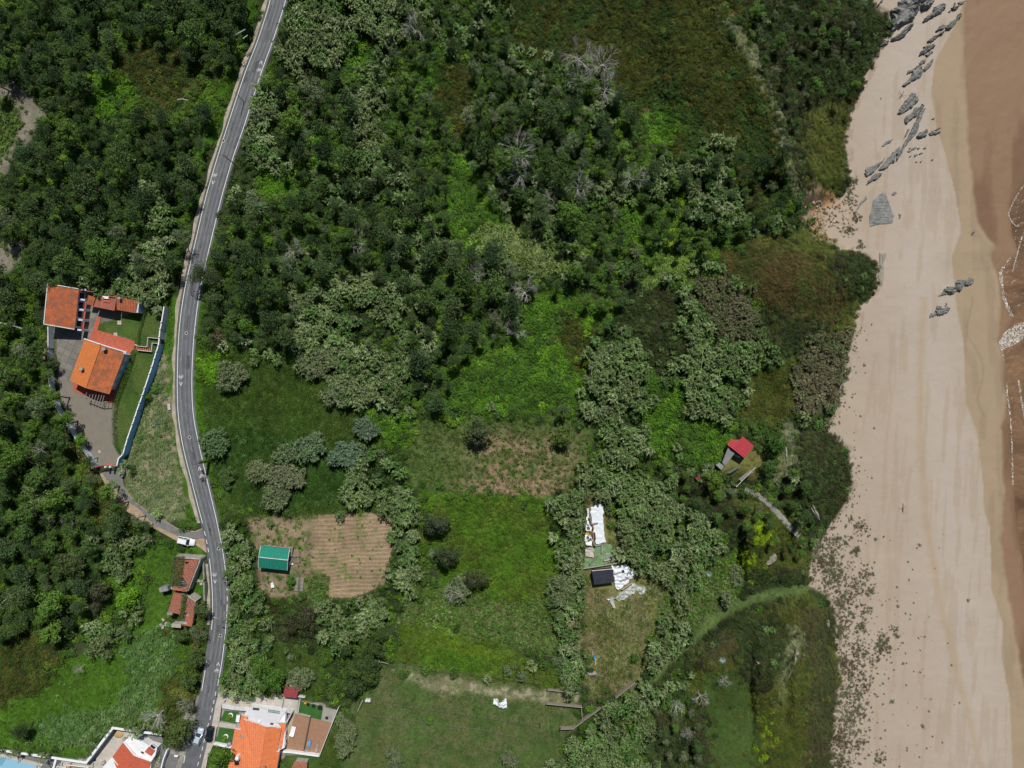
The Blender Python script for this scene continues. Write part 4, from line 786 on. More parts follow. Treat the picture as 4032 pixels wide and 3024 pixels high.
lone(T7, 1215, 1100, "broad", .9, (.07,.12,.03), "olive green tree at the left edge of the lower road", 3)
lone(T7, 1240, 960, "broad", .85, (.07,.11,.03), "olive tree at the road edge above the leftmost roadside trees", 3)
lone(T7, 1290, 640, "broad", .8, (.08,.12,.04), "tree growing against the lower ruin by the road", 3)
lone(T7, 1270, 780, "thin", .95, (.12,.16,.07), "pale leafy tree between the lower ruin and the road", 3)
lone(T7, 1180, 800, "broad", .7, (.07,.12,.03), "small tree below the lower ruin", 2.4)
lone(T7, 1210, 1260, "thin", .95, (.15,.16,.10), "grey-green tree above the silver car by the road", 3)
lone(T7, 1430, 1560, "broad", 1.15, (.08,.16,.02), "round green tree in front of the orange-roofed house by the road", 2.6)
lone(T7, 100, 1440, "pine", .8, (.05,.08,.03), "lone dark pine in the meadow above the pool wall", 4.5)
lone(T7, 1700, 1000, "broad", 1.2, (.07,.15,.02), "dense green tree beside the reed hedge above the orange-roofed house", 2.4)
lone(T7, 1760, 1110, "broad", 1.25, (.065,.14,.02), "dense green tree touching the small red roof", 2.6)
lone(T7, 800, 570, "broad", 1.0, (.13,.28,.02), "bright green tree in the bramble left of the ruins", 2.2)
lone(T7, 640, 510, "broad", 1.2, (.075,.08,.04), "dark brownish tree left of the bright green tree", 2.6)
lone(T7, 620, 620, "thin", .8, (.09,.09,.05), "small grey-brown tree below the dark brownish one", 2)
lone(T7, 450, 330, "broad", 1.3, (.065,.09,.03), "large olive tree in the wood left of the tan track", 3)
lone(T7, 1990, 690, "thin", 1.5, (.06,.07,.03), "wide dark brown thicket tree below the vegetable plot", 1.6)
lone(T7, 1870, 740, "thin", 1.3, (.06,.065,.03), "dark brown thicket tree between reed hedge and vegetable plot", 1.6)
lone(T8, 570, 1370, "broad", .001 + .42, (.1,.2,.03), "small green bush in the grass beside the wire fence", .4)
lone(T8, 1905, 965, "broad", .45, (.06,.14,.02), "small round dark bush in the brown meadow near the reeds", .4)
lone(T8, 1990, 1540, "broad", .75, (.05,.09,.03), "rounded dark bush at the bottom below the reed belt", 1.0)
lone(T8, 1870, 1610, "broad", 1.0, (.06,.13,.03), "rounded green tree at the bottom edge below the reed belt", 1.4)
lone(T9, 30, 1450, "thin", .8, (.2,.2,.17), "grey bushy tree at the bottom beside the short green grass", 1.2)
lone(T9, 330, 1280, "broad", .3, (.07,.11,.03), "tiny dark bush on the short green grass", .3)
for i, (x, y, s) in enumerate(((40,900,.8),(60,1130,1.1),(150,1000,1.1),(240,900,.95),(250,800,.75),(180,1070,.9),(100,1020,1.0),(170,880,.9))):
    lone(T8, x, y, "broad", s, (.045 + .003 * i, .08 + .004 * i, .025), ["dark round-topped tree at the fence corner, ", "dark tree beside the sandy footpath, "][i % 2] + ["lowest left", "lowest right", "middle of the clump", "right of the clump", "top right of the clump", "next to the white fence post", "left of the clump", "upper middle"][i], 2.6)
WL = [(0,0),(560,0),(500,150),(440,330),(400,520),(385,600),(95,620),(0,600)]
n = grove([(-20,-20),(575,-20),(500,160),(450,300),(410,520),(385,600),(95,615),(-20,600)], 4.3, 5200, (.8,.14,.06), "in the wood left of the upper road", cls=("forest",))
n2 = grove([(-20,600),(120,800),(210,1030),(330,1160),(300,1330),(100,1480),(-20,1590)], 4.3, 3200, (.45,.45,.10), "in the wood left of the villa and track", cls=("forest", "scrub"))
n3 = grove([(560,140),(680,110),(760,200),(720,330),(640,340),(550,280)], 4.3, 900, (.75,.1,.15), "in the wood right of the upper road", cls=("wood", "lush"))
n3 += grove([(470,400),(620,400),(760,460),(890,520),(910,620),(800,610),(650,580),(620,740),(450,745),(425,600)], 4.3, 2600, (.8,.14,.06), "in the wood right of the upper road", cls=("wood",))
n3 += grove([(1020,110),(1150,130),(1310,280),(1300,400),(1210,480),(1100,470),(1030,400),(1000,250)], 4.3, 1800, (.6,.05,.35), "in the middle wood", cls=("wood", "heath", "lush"))
n3 += grove([(740,280),(960,390),(960,560),(820,540),(720,420)], 4.3, 1300, (.7,.2,.1), "in the middle wood", cls=("wood",))
n3 += grove([(880,540),(1110,540),(1130,700),(960,790),(890,780)], 4.4, 1200, (.8,.1,.1), "in the middle wood", cls=("wood", "lush", "reed"))
n3 += grove([(620,0),(1300,0),(1500,480),(1400,800),(1300,890),(880,890),(860,640),(500,760),(430,640)], 5.6, 1600, (.5,.3,.2), "in the middle wood", sizes=(.55, 1.05), cls=("wood",))
n3 += grove([(1620,0),(1880,0),(1850,260),(1740,440),(1700,300)], 4.6, 300, (.1,.4,.5), "on the scrubby bluff above the rocks", sizes=(.4, .75), cls=("darkscrub",))
n3 += grove([(1400,300),(1700,350),(1750,480),(1400,560)], 5, 400, (.5,.4,.1), "near the dark gully", sizes=(.5, .9))
n3 += grove([(1400,950),(1760,1020),(1740,1200),(1450,1080)], 5, 500, (.2,.6,.2), "around the gully below the red-roofed hut", sizes=(.45, .85), cls=("darkscrub", "mossy"))
n3 += grove([(1400,1500),(1560,1520),(1560,1659),(1400,1659)], 5, 200, (.1,.4,.5), "at the bottom beside the short grass", sizes=(.45, .8), cls=("darkscrub",))
print("trees", n, n2, n3)
# dead trees
def dead(fr, x, y, s, label, lean=(0, 0, 1), z=None):
    p = PX(fr(x, y)); g0 = float(ground(*p)); H = (z or 2.2) * s; w = P(p[0], p[1], g0 + H); zz = gz(w.x, w.y)
    e = empty("dead_tree", (w.x, w.y, zz), label, "dead tree"); rt.random()
    me = deadmesh(rt.randrange(999), 1.0, Vector(lean)); o = bpy.data.objects.new("bare_branches", me); COL.objects.link(o); o.parent = e; o.scale = (s, s, s * .9 + .25); return e
for fr, x, y, s, lab in ((T2,480,180,1.2,"bleached bare branches near the top between reeds and a dark pine"),(T2,1540,370,1.5,"large bleached dead tree beside the olive heath, upper left one"),(T2,1700,400,1.4,"bleached dead tree beside the olive heath, upper right one"),
  (T2,1530,520,1.1,"bare grey tree below the large bleached pair"),(T2,1720,560,1.2,"bare grey tree at the right, below the bleached pair"),(T2,1140,960,1.6,"dense grey leafless tree in the middle wood"),(T2,1130,1110,1.4,"grey leafless tree just below the dense grey one"),
  (T2,1540,1200,1.2,"bare tree with long pale twigs lower in the middle wood"),(T2,1330,1300,1.0,"small bare grey tree above the dark bushes in the middle wood"),(T2,1450,960,.8,"broken bleached trunk right of the dense grey leafless tree"),(T2,90,1560,1.1,"bare grey tree above the large reed thicket"),
  (T1,1900,1620,1.4,"grey leafless tree right of the road in the pine wood"),(T2,1900,1150,1.1,"bare twiggy tree near the lush slope"),(T5,1190,230,1.2,"bleached bare tree above the bright green slope"),(T5,1120,480,1.0,"grey bare tree between pines and bright green slope"),(T5,870,110,1.0,"bare grey branches among the lower pines"),
  (T7,1000,1340,1.6,"large grey leafless bush above the white compound wall"),(T7,1190,1250,1.0,"grey bare tree by the road near the leafless bush"),(T7,440,40,1.0,"bare grey tree in the wood above the tan track"),(T4,250,1250,1.1,"bare pale branches in the wood left of the pale wall"),(T8,720,520,1.1,"bare greyish bush at the foot of the dense green field"),(T8,600,260,.7,"small bare bush beside the dark trees of the field"),
  (T9,120,1200,1.0,"bare grey tree on the grassy hill at the bottom"),(T9,270,1090,.9,"bare grey twigs above the short green grass"),(T8,2170,1260,1.0,"bleached bare tree beside the reed belt at lower right"),(T7,520,1010,.7,"bleached fallen twigs in the bright meadow"),(T1,1180,820,.9,"bare twigs in the wood left of the road, upper middle")):
    dead(fr, x, y, s * (1.25 if fr in (T2, T5) else .85), lab, z=3.4)
def log(fr, pts, rad, label, name="fallen_trunk", z=3.0, m=None, cat="dead trunk"):
    mb = MB(); W = []
    for x, y in pts:
        p = PX(fr(x, y)); W.append(P(p[0], p[1], float(ground(*p)) + z))
    mb.tube(W, [rad * (1 - .5 * i / len(W)) for i in range(len(W))], 6)
    if len(W) > 2:
        for k in range(3): a = W[-2]; mb.tube([a, a + Vector((rt.uniform(-1.5, 1.5), rt.uniform(-1.5, 1.5), .6))], [rad * .4, rad * .15], 5)
    return solid(name, mb, m or M_deadwood, label, cat)
log(T1, [(1460,270),(1500,240),(1590,190)], .16, "bleached bent trunk leaning at the left edge of the upper road", z=5)
log(T1, [(1150,645),(1180,642),(1222,650)], .13, "short bleached trunk lying in the left wood", z=4)
log(T1, [(1575,250),(1605,228)], .14, "short pale broken trunk beside the bent one by the road", z=4)
log(T4, [(-10,430),(90,455),(180,480)], .14, "long grey bare trunk at the left edge beside the villa", z=4)
log(T7, [(60,590),(130,530),(190,460)], .14, "long grey bare trunk slanting in the lower left wood", z=4)
log(T7, [(0,600),(70,540),(100,500)], .1, "thin grey trunk left of the long slanting one", z=4)
log(T6, [(1425,1659),(1427,1640),(1429,1604)], .12, "thin dark driftwood pole lying on the beach", "driftwood", .08, M_darkwood, "driftwood")
log(T3, [(1870,1526),(1882,1512),(1894,1502)], .12, "dark branched driftwood on the damp sand", "driftwood", .12, M_darkwood, "driftwood")
log(T3, [(1408,640),(1420,620),(1434,592)], .1, "thin bent driftwood above the grey rock slabs", "driftwood", .06, M_darkwood, "driftwood")

# reed clumps that stand alone in the fields
REEDV = []
for o in PROTO["reed"].objects:
    me = o.data; v = np.empty(len(me.vertices) * 3, np.float32); me.vertices.foreach_get('co', v); REEDV.append((v.reshape(-1, 3), [tuple(p.vertices) for p in me.polygons]))
def reedclump(fr, x, y, rx, ry, label, tint=(.17,.215,.10), s=.95):
    V = []; F = []; b = 0; k = TS if fr in (T1, T2, T3, T4, T5, T6, T7, T8, T9) else 4; n = max(3, int(math.pi * rx * ry / (k * k) * .0651 ** 2 / 1.1))
    c = PX(fr(x, y)); h0 = 2.4 * s; cw = P(c[0], c[1], h0); z0 = gz(cw.x, cw.y)
    for i in range(n):
        a = rt.uniform(0, 6.283); q = math.sqrt(rt.random()) * rt.uniform(.75, 1.05); w = P(c[0] + q * math.cos(a) * rx / k, c[1] + q * math.sin(a) * ry / k, h0); v, f = rt.choice(REEDV); ss = s * rt.uniform(.7, 1.15); an = rt.gauss(0, .35)
        R = np.array([[math.cos(an), -math.sin(an), 0], [math.sin(an), math.cos(an), 0], [0, 0, 1]]); vv = v @ R.T * ss + np.array([w.x - cw.x, w.y - cw.y, 0]); V.append(vv); F += [tuple(j + b for j in t) for t in f]; b += len(vv)
    me = bpy.data.meshes.new("reed_clump"); me.from_pydata(np.concatenate(V).tolist(), [], F); me.materials.append(L_reed); me.update()
    o = bpy.data.objects.new("reed_clump", me); COL.objects.link(o); o.location = (cw.x, cw.y, z0); o['tint'] = [v * .85 for v in tint]; return tag(o, label, "reeds")
for a in ((T4,1505,770,98,80,"pale oval reed clump in the meadow near the road, topmost"),(T4,1400,1190,75,85,"green reed clump at the meadow's road side",(.12,.2,.08)),(T4,2030,1240,95,90,"round reed clump in the middle of the meadow",(.15,.23,.11)),(T4,1860,1275,70,60,"small reed clump left of the round one in the meadow",(.15,.22,.1)),
          (T4,1720,1385,110,60,"left half of the long reed clump in the meadow",(.19,.23,.11)),(T4,1890,1420,110,70,"right half of the long reed clump in the meadow",(.2,.23,.12)),(T4,1795,1560,75,75,"reed clump below the long one, above the vegetable plot"),(T4,2060,690,130,80,"feathery reed clump at the top edge of the meadow"),
          (T4,1490,1430,60,70,"faint dusty reed tuft below the road-side clump",(.1,.16,.05),.6),(T5,40,880,170,75,"large pale reed clump left of the watermark-free pine edge"),(T5,60,1280,130,80,"blue-green reed clump left of the brown clearing",(.14,.22,.13)),(T5,170,1100,90,70,"blue-green reed clump at the meadow's right end",(.14,.21,.12)),
          (T8,770,490,60,80,"reed clump at the foot of the dense green field"),(T8,1450,500,70,100,"reed clump at the right edge of the dense green field"),(T8,345,1600,45,60,"small reed tuft at the bottom in the fenced meadow",(.15,.2,.1),.7),(T8,1095,1610,75,40,"low reed tuft at the bottom centre",(.16,.2,.1),.7),
          (T8,1090,1020,45,30,"small reed tuft left of a pair on the upper wire fence",(.15,.21,.1),.6),(T8,1190,1050,30,30,"small reed tuft right of a pair on the upper wire fence",(.15,.21,.1),.6),(T8,1480,1060,60,60,"green reed tuft at the fence corner near the wooden boards",(.11,.2,.07),.7),(T8,1440,960,30,60,"thin reed tuft above the fence corner",(.14,.2,.1),.6),
          (T7,1960,1080,75,55,"reed clump in the small meadow above the red roof"),(T7,1890,940,14,18,"tiny reed tuft in the small meadow above the red roof",(.16,.22,.11),.5),(T8,30,1430,60,130,"pale reed clump at the left end of the fenced meadow"),(T9,370,400,40,60,"reed clump on the crest beside the grassy path"),(T9,300,590,25,60,"reed clump at the lower edge of the grassy path"),(T8,1390,960,14,20,"tiny reed tuft near the upper wire fence",(.16,.22,.11),.5)):
    if "watermark" in a[5]: a = a[:5] + ("large pale reed clump at the right end of the meadow",) + a[6:]
    reedclump(*a)
# ---------------------------------------------------------------- road, markings, tracks
def sheet(name, pts, m, z, kind='structure', t=0.0):
    mb = MB(); mb.prism([(p.x, p.y) for p in pts], z - (t or .03), z); return solid(name, mb, m, kind=kind)
YS = list(range(-300, 3325, 20))
def smooth(pl, y, k=45): return sum(float(dens(pl, y + d)) for d in (-k, -k / 2, 0, k / 2, k)) / 5
CLs = [(smooth(ROADL, y) , smooth(ROADR, y)) for y in YS]
def ribbon(off0, off1, z, y0=-300, y1=3320, side='L'):
    mb = MB(); L = []; R = []
    for y, (l, r) in zip(YS, CLs):
        if y < y0 or y > y1: continue
        b = l if side == 'L' else r; L.append(P(b + off0, y, z)); R.append(P(b + off1, y, z))
    n = len(L); mb.strip(L, R); return mb
M_road = mat("worn_asphalt", (.115, .12, .13), .85, .25, .35, .01, fine=.12); M_road2 = mat("side_asphalt", (.17, .17, .165), .9, .3, .8)
rb = MB(); L = []; R = []
for y, (l, r) in zip(YS, CLs): L.append(P(l - 6, y, .02)); R.append(P(r + (9 if y < 2700 else 4), y, .02))
rb.strip(L, R); b2 = len(rb.v); Lb = [(p.x, p.y, -.4) for p in L]; Rb = [(p.x, p.y, -.4) for p in R]
rb.strip(Lb, L); rb.strip(R, Rb); solid("road", rb, M_road, kind='structure')
M_track = mat("road_wear", (.15, .155, .165), .8, .3, .5); M_seam = mat("asphalt_joint", (.05, .053, .06), .8, .3, 1.)
wt = MB()
for o, w in ((9, 9), (30, 8), (44, 8)):
    for ch in range(0, len(YS) - 1): 
        pass
    q = ribbon(o, o + w, .024, -300, 2800); wt.add(q.v, q.f)
solid("road_wheel_tracks", wt, M_track, kind='structure')
sm = ribbon(37, 38.2, .028, -300, 2700); q = ribbon(-2.6, -.8, .028, -300, 2470); sm.add(q.v, q.f); pt = MB(); r8 = random.Random(8)
for k in range(26):
    i_ = r8.randrange(5, 175); l_, r_e = CLs[i_]; y_ = YS[i_]; x_ = r8.uniform(l_ + 6, r_e - 12); w_ = r8.uniform(4, 14); h_ = r8.uniform(8, 60); sl_ = (CLs[i_ + 2][0] - l_) / 40
    if y_ + h_ < 3000: pt.add([P(x_, y_, .0265), P(x_ + w_, y_, .0265), P(x_ + w_ + sl_ * h_, y_ + h_, .0265), P(x_ + sl_ * h_, y_ + h_, .0265)], [(3, 2, 1, 0)])
for k in range(40):
    i_ = r8.randrange(5, 170); l_, r_e = CLs[i_]; y_ = YS[i_]; x_ = r8.uniform(l_ + 5, r_e - 5); a_ = P(x_, y_, .029)
    for q_ in range(8):
        b_ = a_ + Vector((r8.uniform(-.5, .5), -r8.uniform(.2, .8), 0)); d_ = (b_ - a_).normalized(); n_ = Vector((-d_.y, d_.x, 0)) * .03; sm.add([a_ + n_, a_ - n_, b_ - n_, b_ + n_], [(0, 1, 2, 3)]); a_ = b_
solid("road_patches", pt, mat("patched_asphalt", (.085, .088, .095), .9, .3, .6), kind='structure')
solid("road_joints", sm, M_seam, kind='structure')
mk = MB(); M_paint = mat("road_paint", (.72, .73, .72), .7, .15, 3.)
def line(o, w, y0, y1, side, z=.03):
    q = ribbon(o, o + w, z, y0, y1, side); mk.add(q.v, q.f)
line(0, 2.3, -300, 2075, 'L'); line(0, 2.3, 2190, 2480, 'L'); line(0, 2.3, 2600, 2725, 'L'); line(-2, 2.3, -300, 2300, 'R'); line(-2, 2.3, 2380, 2705, 'R')
def dash(p, q, w=2.4):
    a = P(*p, .03); b = P(*q, .03); d = (b - a).normalized(); n = Vector((-d.y, d.x, 0)) * w * .0651 / 2; mk.add([a + n, a - n, b - n, b + n], [(0, 1, 2, 3)])
for p, q in (((804, 2092), (809, 2109)), ((811.5, 2125), (816, 2142)), ((818, 2157), (821.5, 2174)), ((893.5, 2316), (894.5, 2332)), ((894.5,2348),(895,2366)),
             ((850, 2723), (846.5, 2740)), ((843.5, 2756), (840.5, 2771)), ((837, 2787), (834, 2804)), ((830, 2818), (826.5, 2834)), ((821, 2848), (817.5, 2863)), ((813, 2878), (810, 2893)), ((805, 2909), (802.5, 2924)), ((798.5, 2940), (795, 2955)), ((790, 2970), (787, 2984)), ((782, 3000), (778, 3015)), ((729, 2975), (723, 3005))): dash(p, q)
solid("road_markings", mk, M_paint, kind='structure')
gl = MB()
for y0, y1 in ((-300, 130), (150, 300), (320, 660), (720, 1420), (1520, 1780), (1780, 2220), (2320, 2600)):
    q = ribbon(15, 16.3, .03, y0, y1); gl.add(q.v, q.f)
solid("green_lane_line", gl, mat("faded_green_paint", (.16, .30, .15), .8, .5, .25, col2=(.15, .17, .16)), kind='structure')
def bike_symbol(fr, x, y, ax, ay, ang):
    c = fr(x, y, .034); mb = MB(); s = .62
    def tf(u, v): ca, sa = math.cos(ang), math.sin(ang); return Vector((c.x + (u * ca - v * sa) * s, c.y + (u * sa + v * ca) * s, .034))
    def ring(u, v, r, w=.1, rx=.75):
        n = 14; vs = []
        for k in range(n):
            a = 2 * math.pi * k / n; vs += [tf(u + rx * r * math.cos(a), v + r * math.sin(a)), tf(u + rx * (r - w) * math.cos(a), v + (r - w) * math.sin(a))]
        mb.add(vs, [(2 * k, 2 * k + 1, (2 * k + 3) % (2 * n), (2 * k + 2) % (2 * n)) for k in range(n)])
    def seg(a, b, w=.1):
        a = tf(*a); b = tf(*b); d = (b - a).normalized(); n = Vector((-d.y, d.x, 0)) * w * s / 2; mb.add([a + n, b + n, b - n, a - n], [(3, 2, 1, 0)])
    ring(-.62, -.15, .55); ring(.62, -.15, .55)
    for a, b in (((-.62, -.15), (-.3, .55)), ((-.3, .55), (.35, .55)), ((.35, .55), (.62, -.15)), ((-.3, .5), (0, -.15)), ((-.62, -.15), (0, -.15)), ((0, -.15), (.35, .5)), ((-.45, .75), (-.15, .75)), ((.3, .55), (.35, .85)), ((.35, .85), (.6, .85))): seg(a, b)
    a = fr(ax, ay, .034); dy = Vector((-math.sin(ang), math.cos(ang), 0)); dx = Vector((math.cos(ang), math.sin(ang), 0)); 
    for sgn in (-1, 1):
        t = a + dy * .45; e = a - dy * .45 + dx * sgn * .36; d = (e - t).normalized(); n = Vector((-d.y, d.x, 0)) * .06
        mb.add([t + n, e + n, e - n, t - n], [(3, 2, 1, 0)] if (e - t).cross(n).z > 0 else [(0, 1, 2, 3)])
    solid("road_bicycle_marking", mb, M_paint, kind='structure')
bike_symbol(T1, 1680, 455, 1693, 405, -.3); bike_symbol(T1, 1392, 1132, 1380, 1182, math.pi - .25); bike_symbol(T4, 1172, 782, 1172, 828, math.pi); bike_symbol(CY, 1050, 1040, 945, 715, .25)
bike_symbol(R1, 1690, 1260, 1705, 1450, math.pi + .1); bike_symbol(T7, 1405, 1028, 1414, 985, -.15)
def manhole(fr, x, y, lab):
    c = fr(x, y, 0); e = empty("manhole_cover", (c.x, c.y, .02), lab, "manhole")
    for nm, r0, r1, m, z in (("surround", .28, .44, M_paleconc, .022), ("lid", 0, .28, M_dark, .026)):
        mb = MB(); n = 18; 
        if r0: mb.add([(r * math.cos(2 * math.pi * k / n), r * math.sin(2 * math.pi * k / n), z) for r in (r0, r1) for k in range(n)], [(k, n + k, n + (k + 1) % n, (k + 1) % n) for k in range(n)])
        else: mb.add([(r1 * math.cos(2 * math.pi * k / n), r1 * math.sin(2 * math.pi * k / n), z) for k in range(n)], [tuple(range(n))])
        lpart(nm, mb, m, e)
for a in ((T1,1448,912,"manhole in the upper road beside tree shadows"),(T4,1208,500,"manhole in the road level with the villa stairs"),(T4,1228,1175,"manhole in the road just above the ivy-covered pole"),(R1,1805,552,"manhole in the road opposite the white car"),(R2,1855,1538,"manhole in the road below the lower ruin")): manhole(*a)
# kerbed pavement along the left edge: a real step of 0.1 m
pv = MB(); L = []; R = []
for y, (l, r) in zip(YS, CLs):
    if y > 2460: break
    if 2060 < y < 2215: continue
    w = 12 + 3 * math.sin(y / 130) + 3 * math.sin(y / 31) + 2 * math.sin(y / 17); L.append((y, P(l - 8 - w, y, .1), P(l - 8, y, .1)))
for i in range(len(L) - 1):
    if L[i + 1][0] - L[i][0] > 30: continue
    a, b, c, d = L[i][1], L[i][2], L[i + 1][2], L[i + 1][1]; pv.add([a, b, c, d, (b.x, b.y, 0), (c.x, c.y, 0), (a.x, a.y, -.1), (d.x, d.y, -.1)], [(0, 3, 2, 1), (1, 2, 5, 4), (0, 6, 7, 3)])
solid("pavement", pv, mat("pinkish_paving", (.38, .33, .27), .9, .4, .5, .01, col2=(.22, .2, .14)), kind='structure')
# track to the villa
tr = [T4(640,1395), T4(780,1375), T4(800,1490), T4(860,1580), T4(960,1655), T7(1080,62), T7(1150,105), T7(1262,125), T7(1310,105), T7(1345,270), T7(1300,235), T7(1270,215), T7(1150,190), T7(1000,108), T7(900,45), T4(800,1640), T4(700,1525)]
sheet("dirt_track", tr, mat("sandy_track", (.36, .27, .18), .95, .35, .7, .01), .004)
sheet("asphalt_drive", [T4(650,1395), T4(780,1378), T4(798,1490), T4(858,1585), T4(960,1659), T7(1080,66), T7(1150,110), T7(1262,130), T7(1310,112), T7(1325,170), T7(1240,180), T7(1150,155), T7(1000,85), T4(900,1640), T4(800,1575), T4(720,1480)], M_road2, .012)
pth = MB(); pp = [T4(635,1400), T4(560,1320), T4(500,1255), T4(440,1160), T4(395,1080), T4(345,980), T4(315,880), T4(298,800), T4(290,720), T4(292,600), T4(300,520)]
pth.strip([p + Vector((-.55, 0, .006)) for p in pp], [p + Vector((.45, 0, .006)) for p in pp]); solid("dirt_path", pth, mat("dirt_path", (.26, .18, .11), .95, .35, .9), kind='structure')
pth = MB(); pp = [P(b.x, b.y) if 0 else b for b in [T1(728,230), T1(712,330), T1(705,420), T1(680,490), T1(640,560), T1(610,620), T1(570,690)]]; pp = [Vector((p.x, p.y, gz(p.x, p.y) + 1.3)) for p in pp]

# ---------------------------------------------------------------- villa
M_tile = [None, roofmat("clay_tiles_flank", (.55, .135, .04), math.pi / 2 + .13), roofmat("clay_tiles_main", (.60, .16, .045), math.pi / 2 + .3, dark=.62), roofmat("clay_tiles_main_sunlit", (.66, .20, .055), math.pi / 2 + .3, dark=.66, stain=.1), roofmat("clay_tiles_link", (.55, .15, .05), .1, pitch=.42, dark=.5)]  # paler copy of the main tiles puts the slope's sunlight into the colour
def xyz(ps): return [(p.x, p.y) for p in ps]
def inset(pts, d):
    c = sum((Vector((p[0], p[1])) for p in pts), Vector((0, 0))) / len(pts); return [tuple(Vector((p[0], p[1])) + (c - Vector((p[0], p[1]))).normalized() * d) for p in pts]
def windows(parent, a, b, z0, z1, n, h=1.1, w=1.0, door=None, glass=None):   # n windows set proud on the wall a->b
    a = Vector((a[0], a[1], 0)); b = Vector((b[0], b[1], 0)); d = (b - a); L = d.length; d /= L; nn = Vector((d.y, -d.x, 0)); ang = math.atan2(d.y, d.x)
    for i in range(n):
        c = a + d * L * (i + .5) / n; isd = door == i; hh = 2.05 if isd else h; zc = z0 + hh / 2 + (0 if isd else (z1 - z0 - h) * .55); f = MB(); f.box((c.x + nn.x * .03, c.y + nn.y * .03, zc), (w + .16, .1, hh + .16), ang)
        fo = part("door_frame" if isd else "window", f, M_white, parent); g = MB(); g.box((c.x + nn.x * .075, c.y + nn.y * .075, zc), (w, .04, hh), ang); part("door_leaf" if isd else "pane", g, M_darkwood if isd else M_glass, fo)
def chimney(parent, c, s=.6, h=1.1, cap=True, m=None, rz=.25, smooth=False):
    mb = MB(); mb.box((c.x, c.y, c.z + h / 2 - .3), (s, s * .8, h + .3), rz); o = part("chimney", mb, m or M_greywall, parent)
    cp = MB(); cp.box((c.x, c.y, c.z + h + .2), (s * 1.3, s * 1.1, .08), rz); [cp.box((c.x + i * s * .4, c.y + j * s * .3, c.z + h - .05 + .11), (.08, .08, .25), rz) for i in (-1, 1) for j in (-1, 1)]; part("chimney_cap", cp, M_concrete, o)
# flank building
nw, ne, se, sw = FA(220,75,4.6), FA(660,155,3.3), FA(590,806,3.3), FA(98,722,4.6); nw = FA(160,68,4.6)
c = (nw + ne + se + sw) / 4; v = empty("tile_roofed_outbuilding", (c.x, c.y, 0), "large single-slope orange tiled outbuilding at the villa's upper left corner", "outbuilding")
W = inset(xyz([nw, ne, se, sw]), .5); mb = MB(); mb.prism(W, -.3, [4.3, 3.05, 3.05, 4.3]); part("wall", mb, M_offwhite, v)
mb = MB(); mb.slab([nw, ne, se, sw], .14); rf = part("roof", mb, M_tile[1], v)
mb = MB(); mb.beam(nw + Vector((0, 0, .1)), ne + Vector((0, 0, .1)), .2, .22); mb.beam(sw + Vector((0, 0, .1)), se + Vector((0, 0, .1)), .2, .22); mb.beam(nw + Vector((0, 0, .1)), sw + Vector((0, 0, .1)), .2, .2); part("roof_edging", mb, M_offwhite, rf)
windows(v, W[2], W[1], 0, 3, 4, 1.9, 1.5)
mb = MB()
for i in range(5):
    t = i / 4; p = ne.lerp(se, t) + Vector((.9, -.1, 0)); mb.box((p.x, p.y, 1.4), (1.1, .45, 2.8), -.1)
part("buttress", mb, M_palewall, v)
# yard, terrace
yardp = [T4(560,225), T4(660,330), T4(600,480), T4(580,535), T4(740,700), T4(740,960), T4(738,1230), T4(778,1290), T4(755,1355), T4(625,1355), T4(470,1110), T4(390,910), T4(370,700), T4(368,540), T4(320,440), T4(520,440)]
def slabmat():
    m = mat("concrete_slabs", (.21, .2, .175), .9, .3, .35, fine=.2); nt = m.node_tree; N = nt.nodes; Lk = nt.links; b = N["Principled BSDF"]; src_ = b.inputs["Base Color"].links[0].from_socket
    tc = N.new("ShaderNodeTexCoord"); mp = N.new("ShaderNodeMapping"); mp.inputs["Rotation"].default_value = (0, 0, .42); br = N.new("ShaderNodeTexBrick"); br.offset = 0; br.inputs["Scale"].default_value = .5; br.inputs["Brick Width"].default_value = .95; br.inputs["Row Height"].default_value = .8; br.inputs["Mortar Size"].default_value = .035
    br.inputs["Color1"].default_value = (1, 1, 1, 1); br.inputs["Color2"].default_value = (.82, .82, .82, 1); br.inputs["Mortar"].default_value = (.55, .55, .5, 1)
    Lk.new(tc.outputs["Object"], mp.inputs[0]); Lk.new(mp.outputs[0], br.inputs["Vector"]); mx = N.new("ShaderNodeMix"); mx.data_type = 'RGBA'; mx.blend_type = 'MULTIPLY'; mx.inputs[0].default_value = 1
    Lk.new(src_, mx.inputs[6]); Lk.new(br.outputs[0], mx.inputs[7]); Lk.new(mx.outputs[2], b.inputs["Base Color"]); return m
sheet("yard_paving", yardp, slabmat(), .0)
sheet("lower_yard_paving", [T4(400,790), T4(470,830), T4(590,905), T4(735,960), T4(737,1230), T4(775,1290), T4(755,1350), T4(630,1350), T4(475,1110), T4(395,910)], mat("stained_tarmac", (.15, .125, .105), .9, .35, .5, col2=(.19, .18, .14)), .008)
sheet("terrace", [FA(960,595,.0), FA(1020,605), FA(965,820), FA(1400,950), FA(1565,1000), FA(1550,1120), FA(1500,1170), FA(1380,1500), FB(1330,60), FB(1220,380), FB(750,235), FB(590,165), FB(555,110), FB(575,40), FA(760,1200), FA(835,950)], M_terra, .12, t=.2)
sheet("terracotta_walk", [FA(725,305), FA(790,315), FA(750,810), FA(680,800)], M_terra, .16, t=.3)
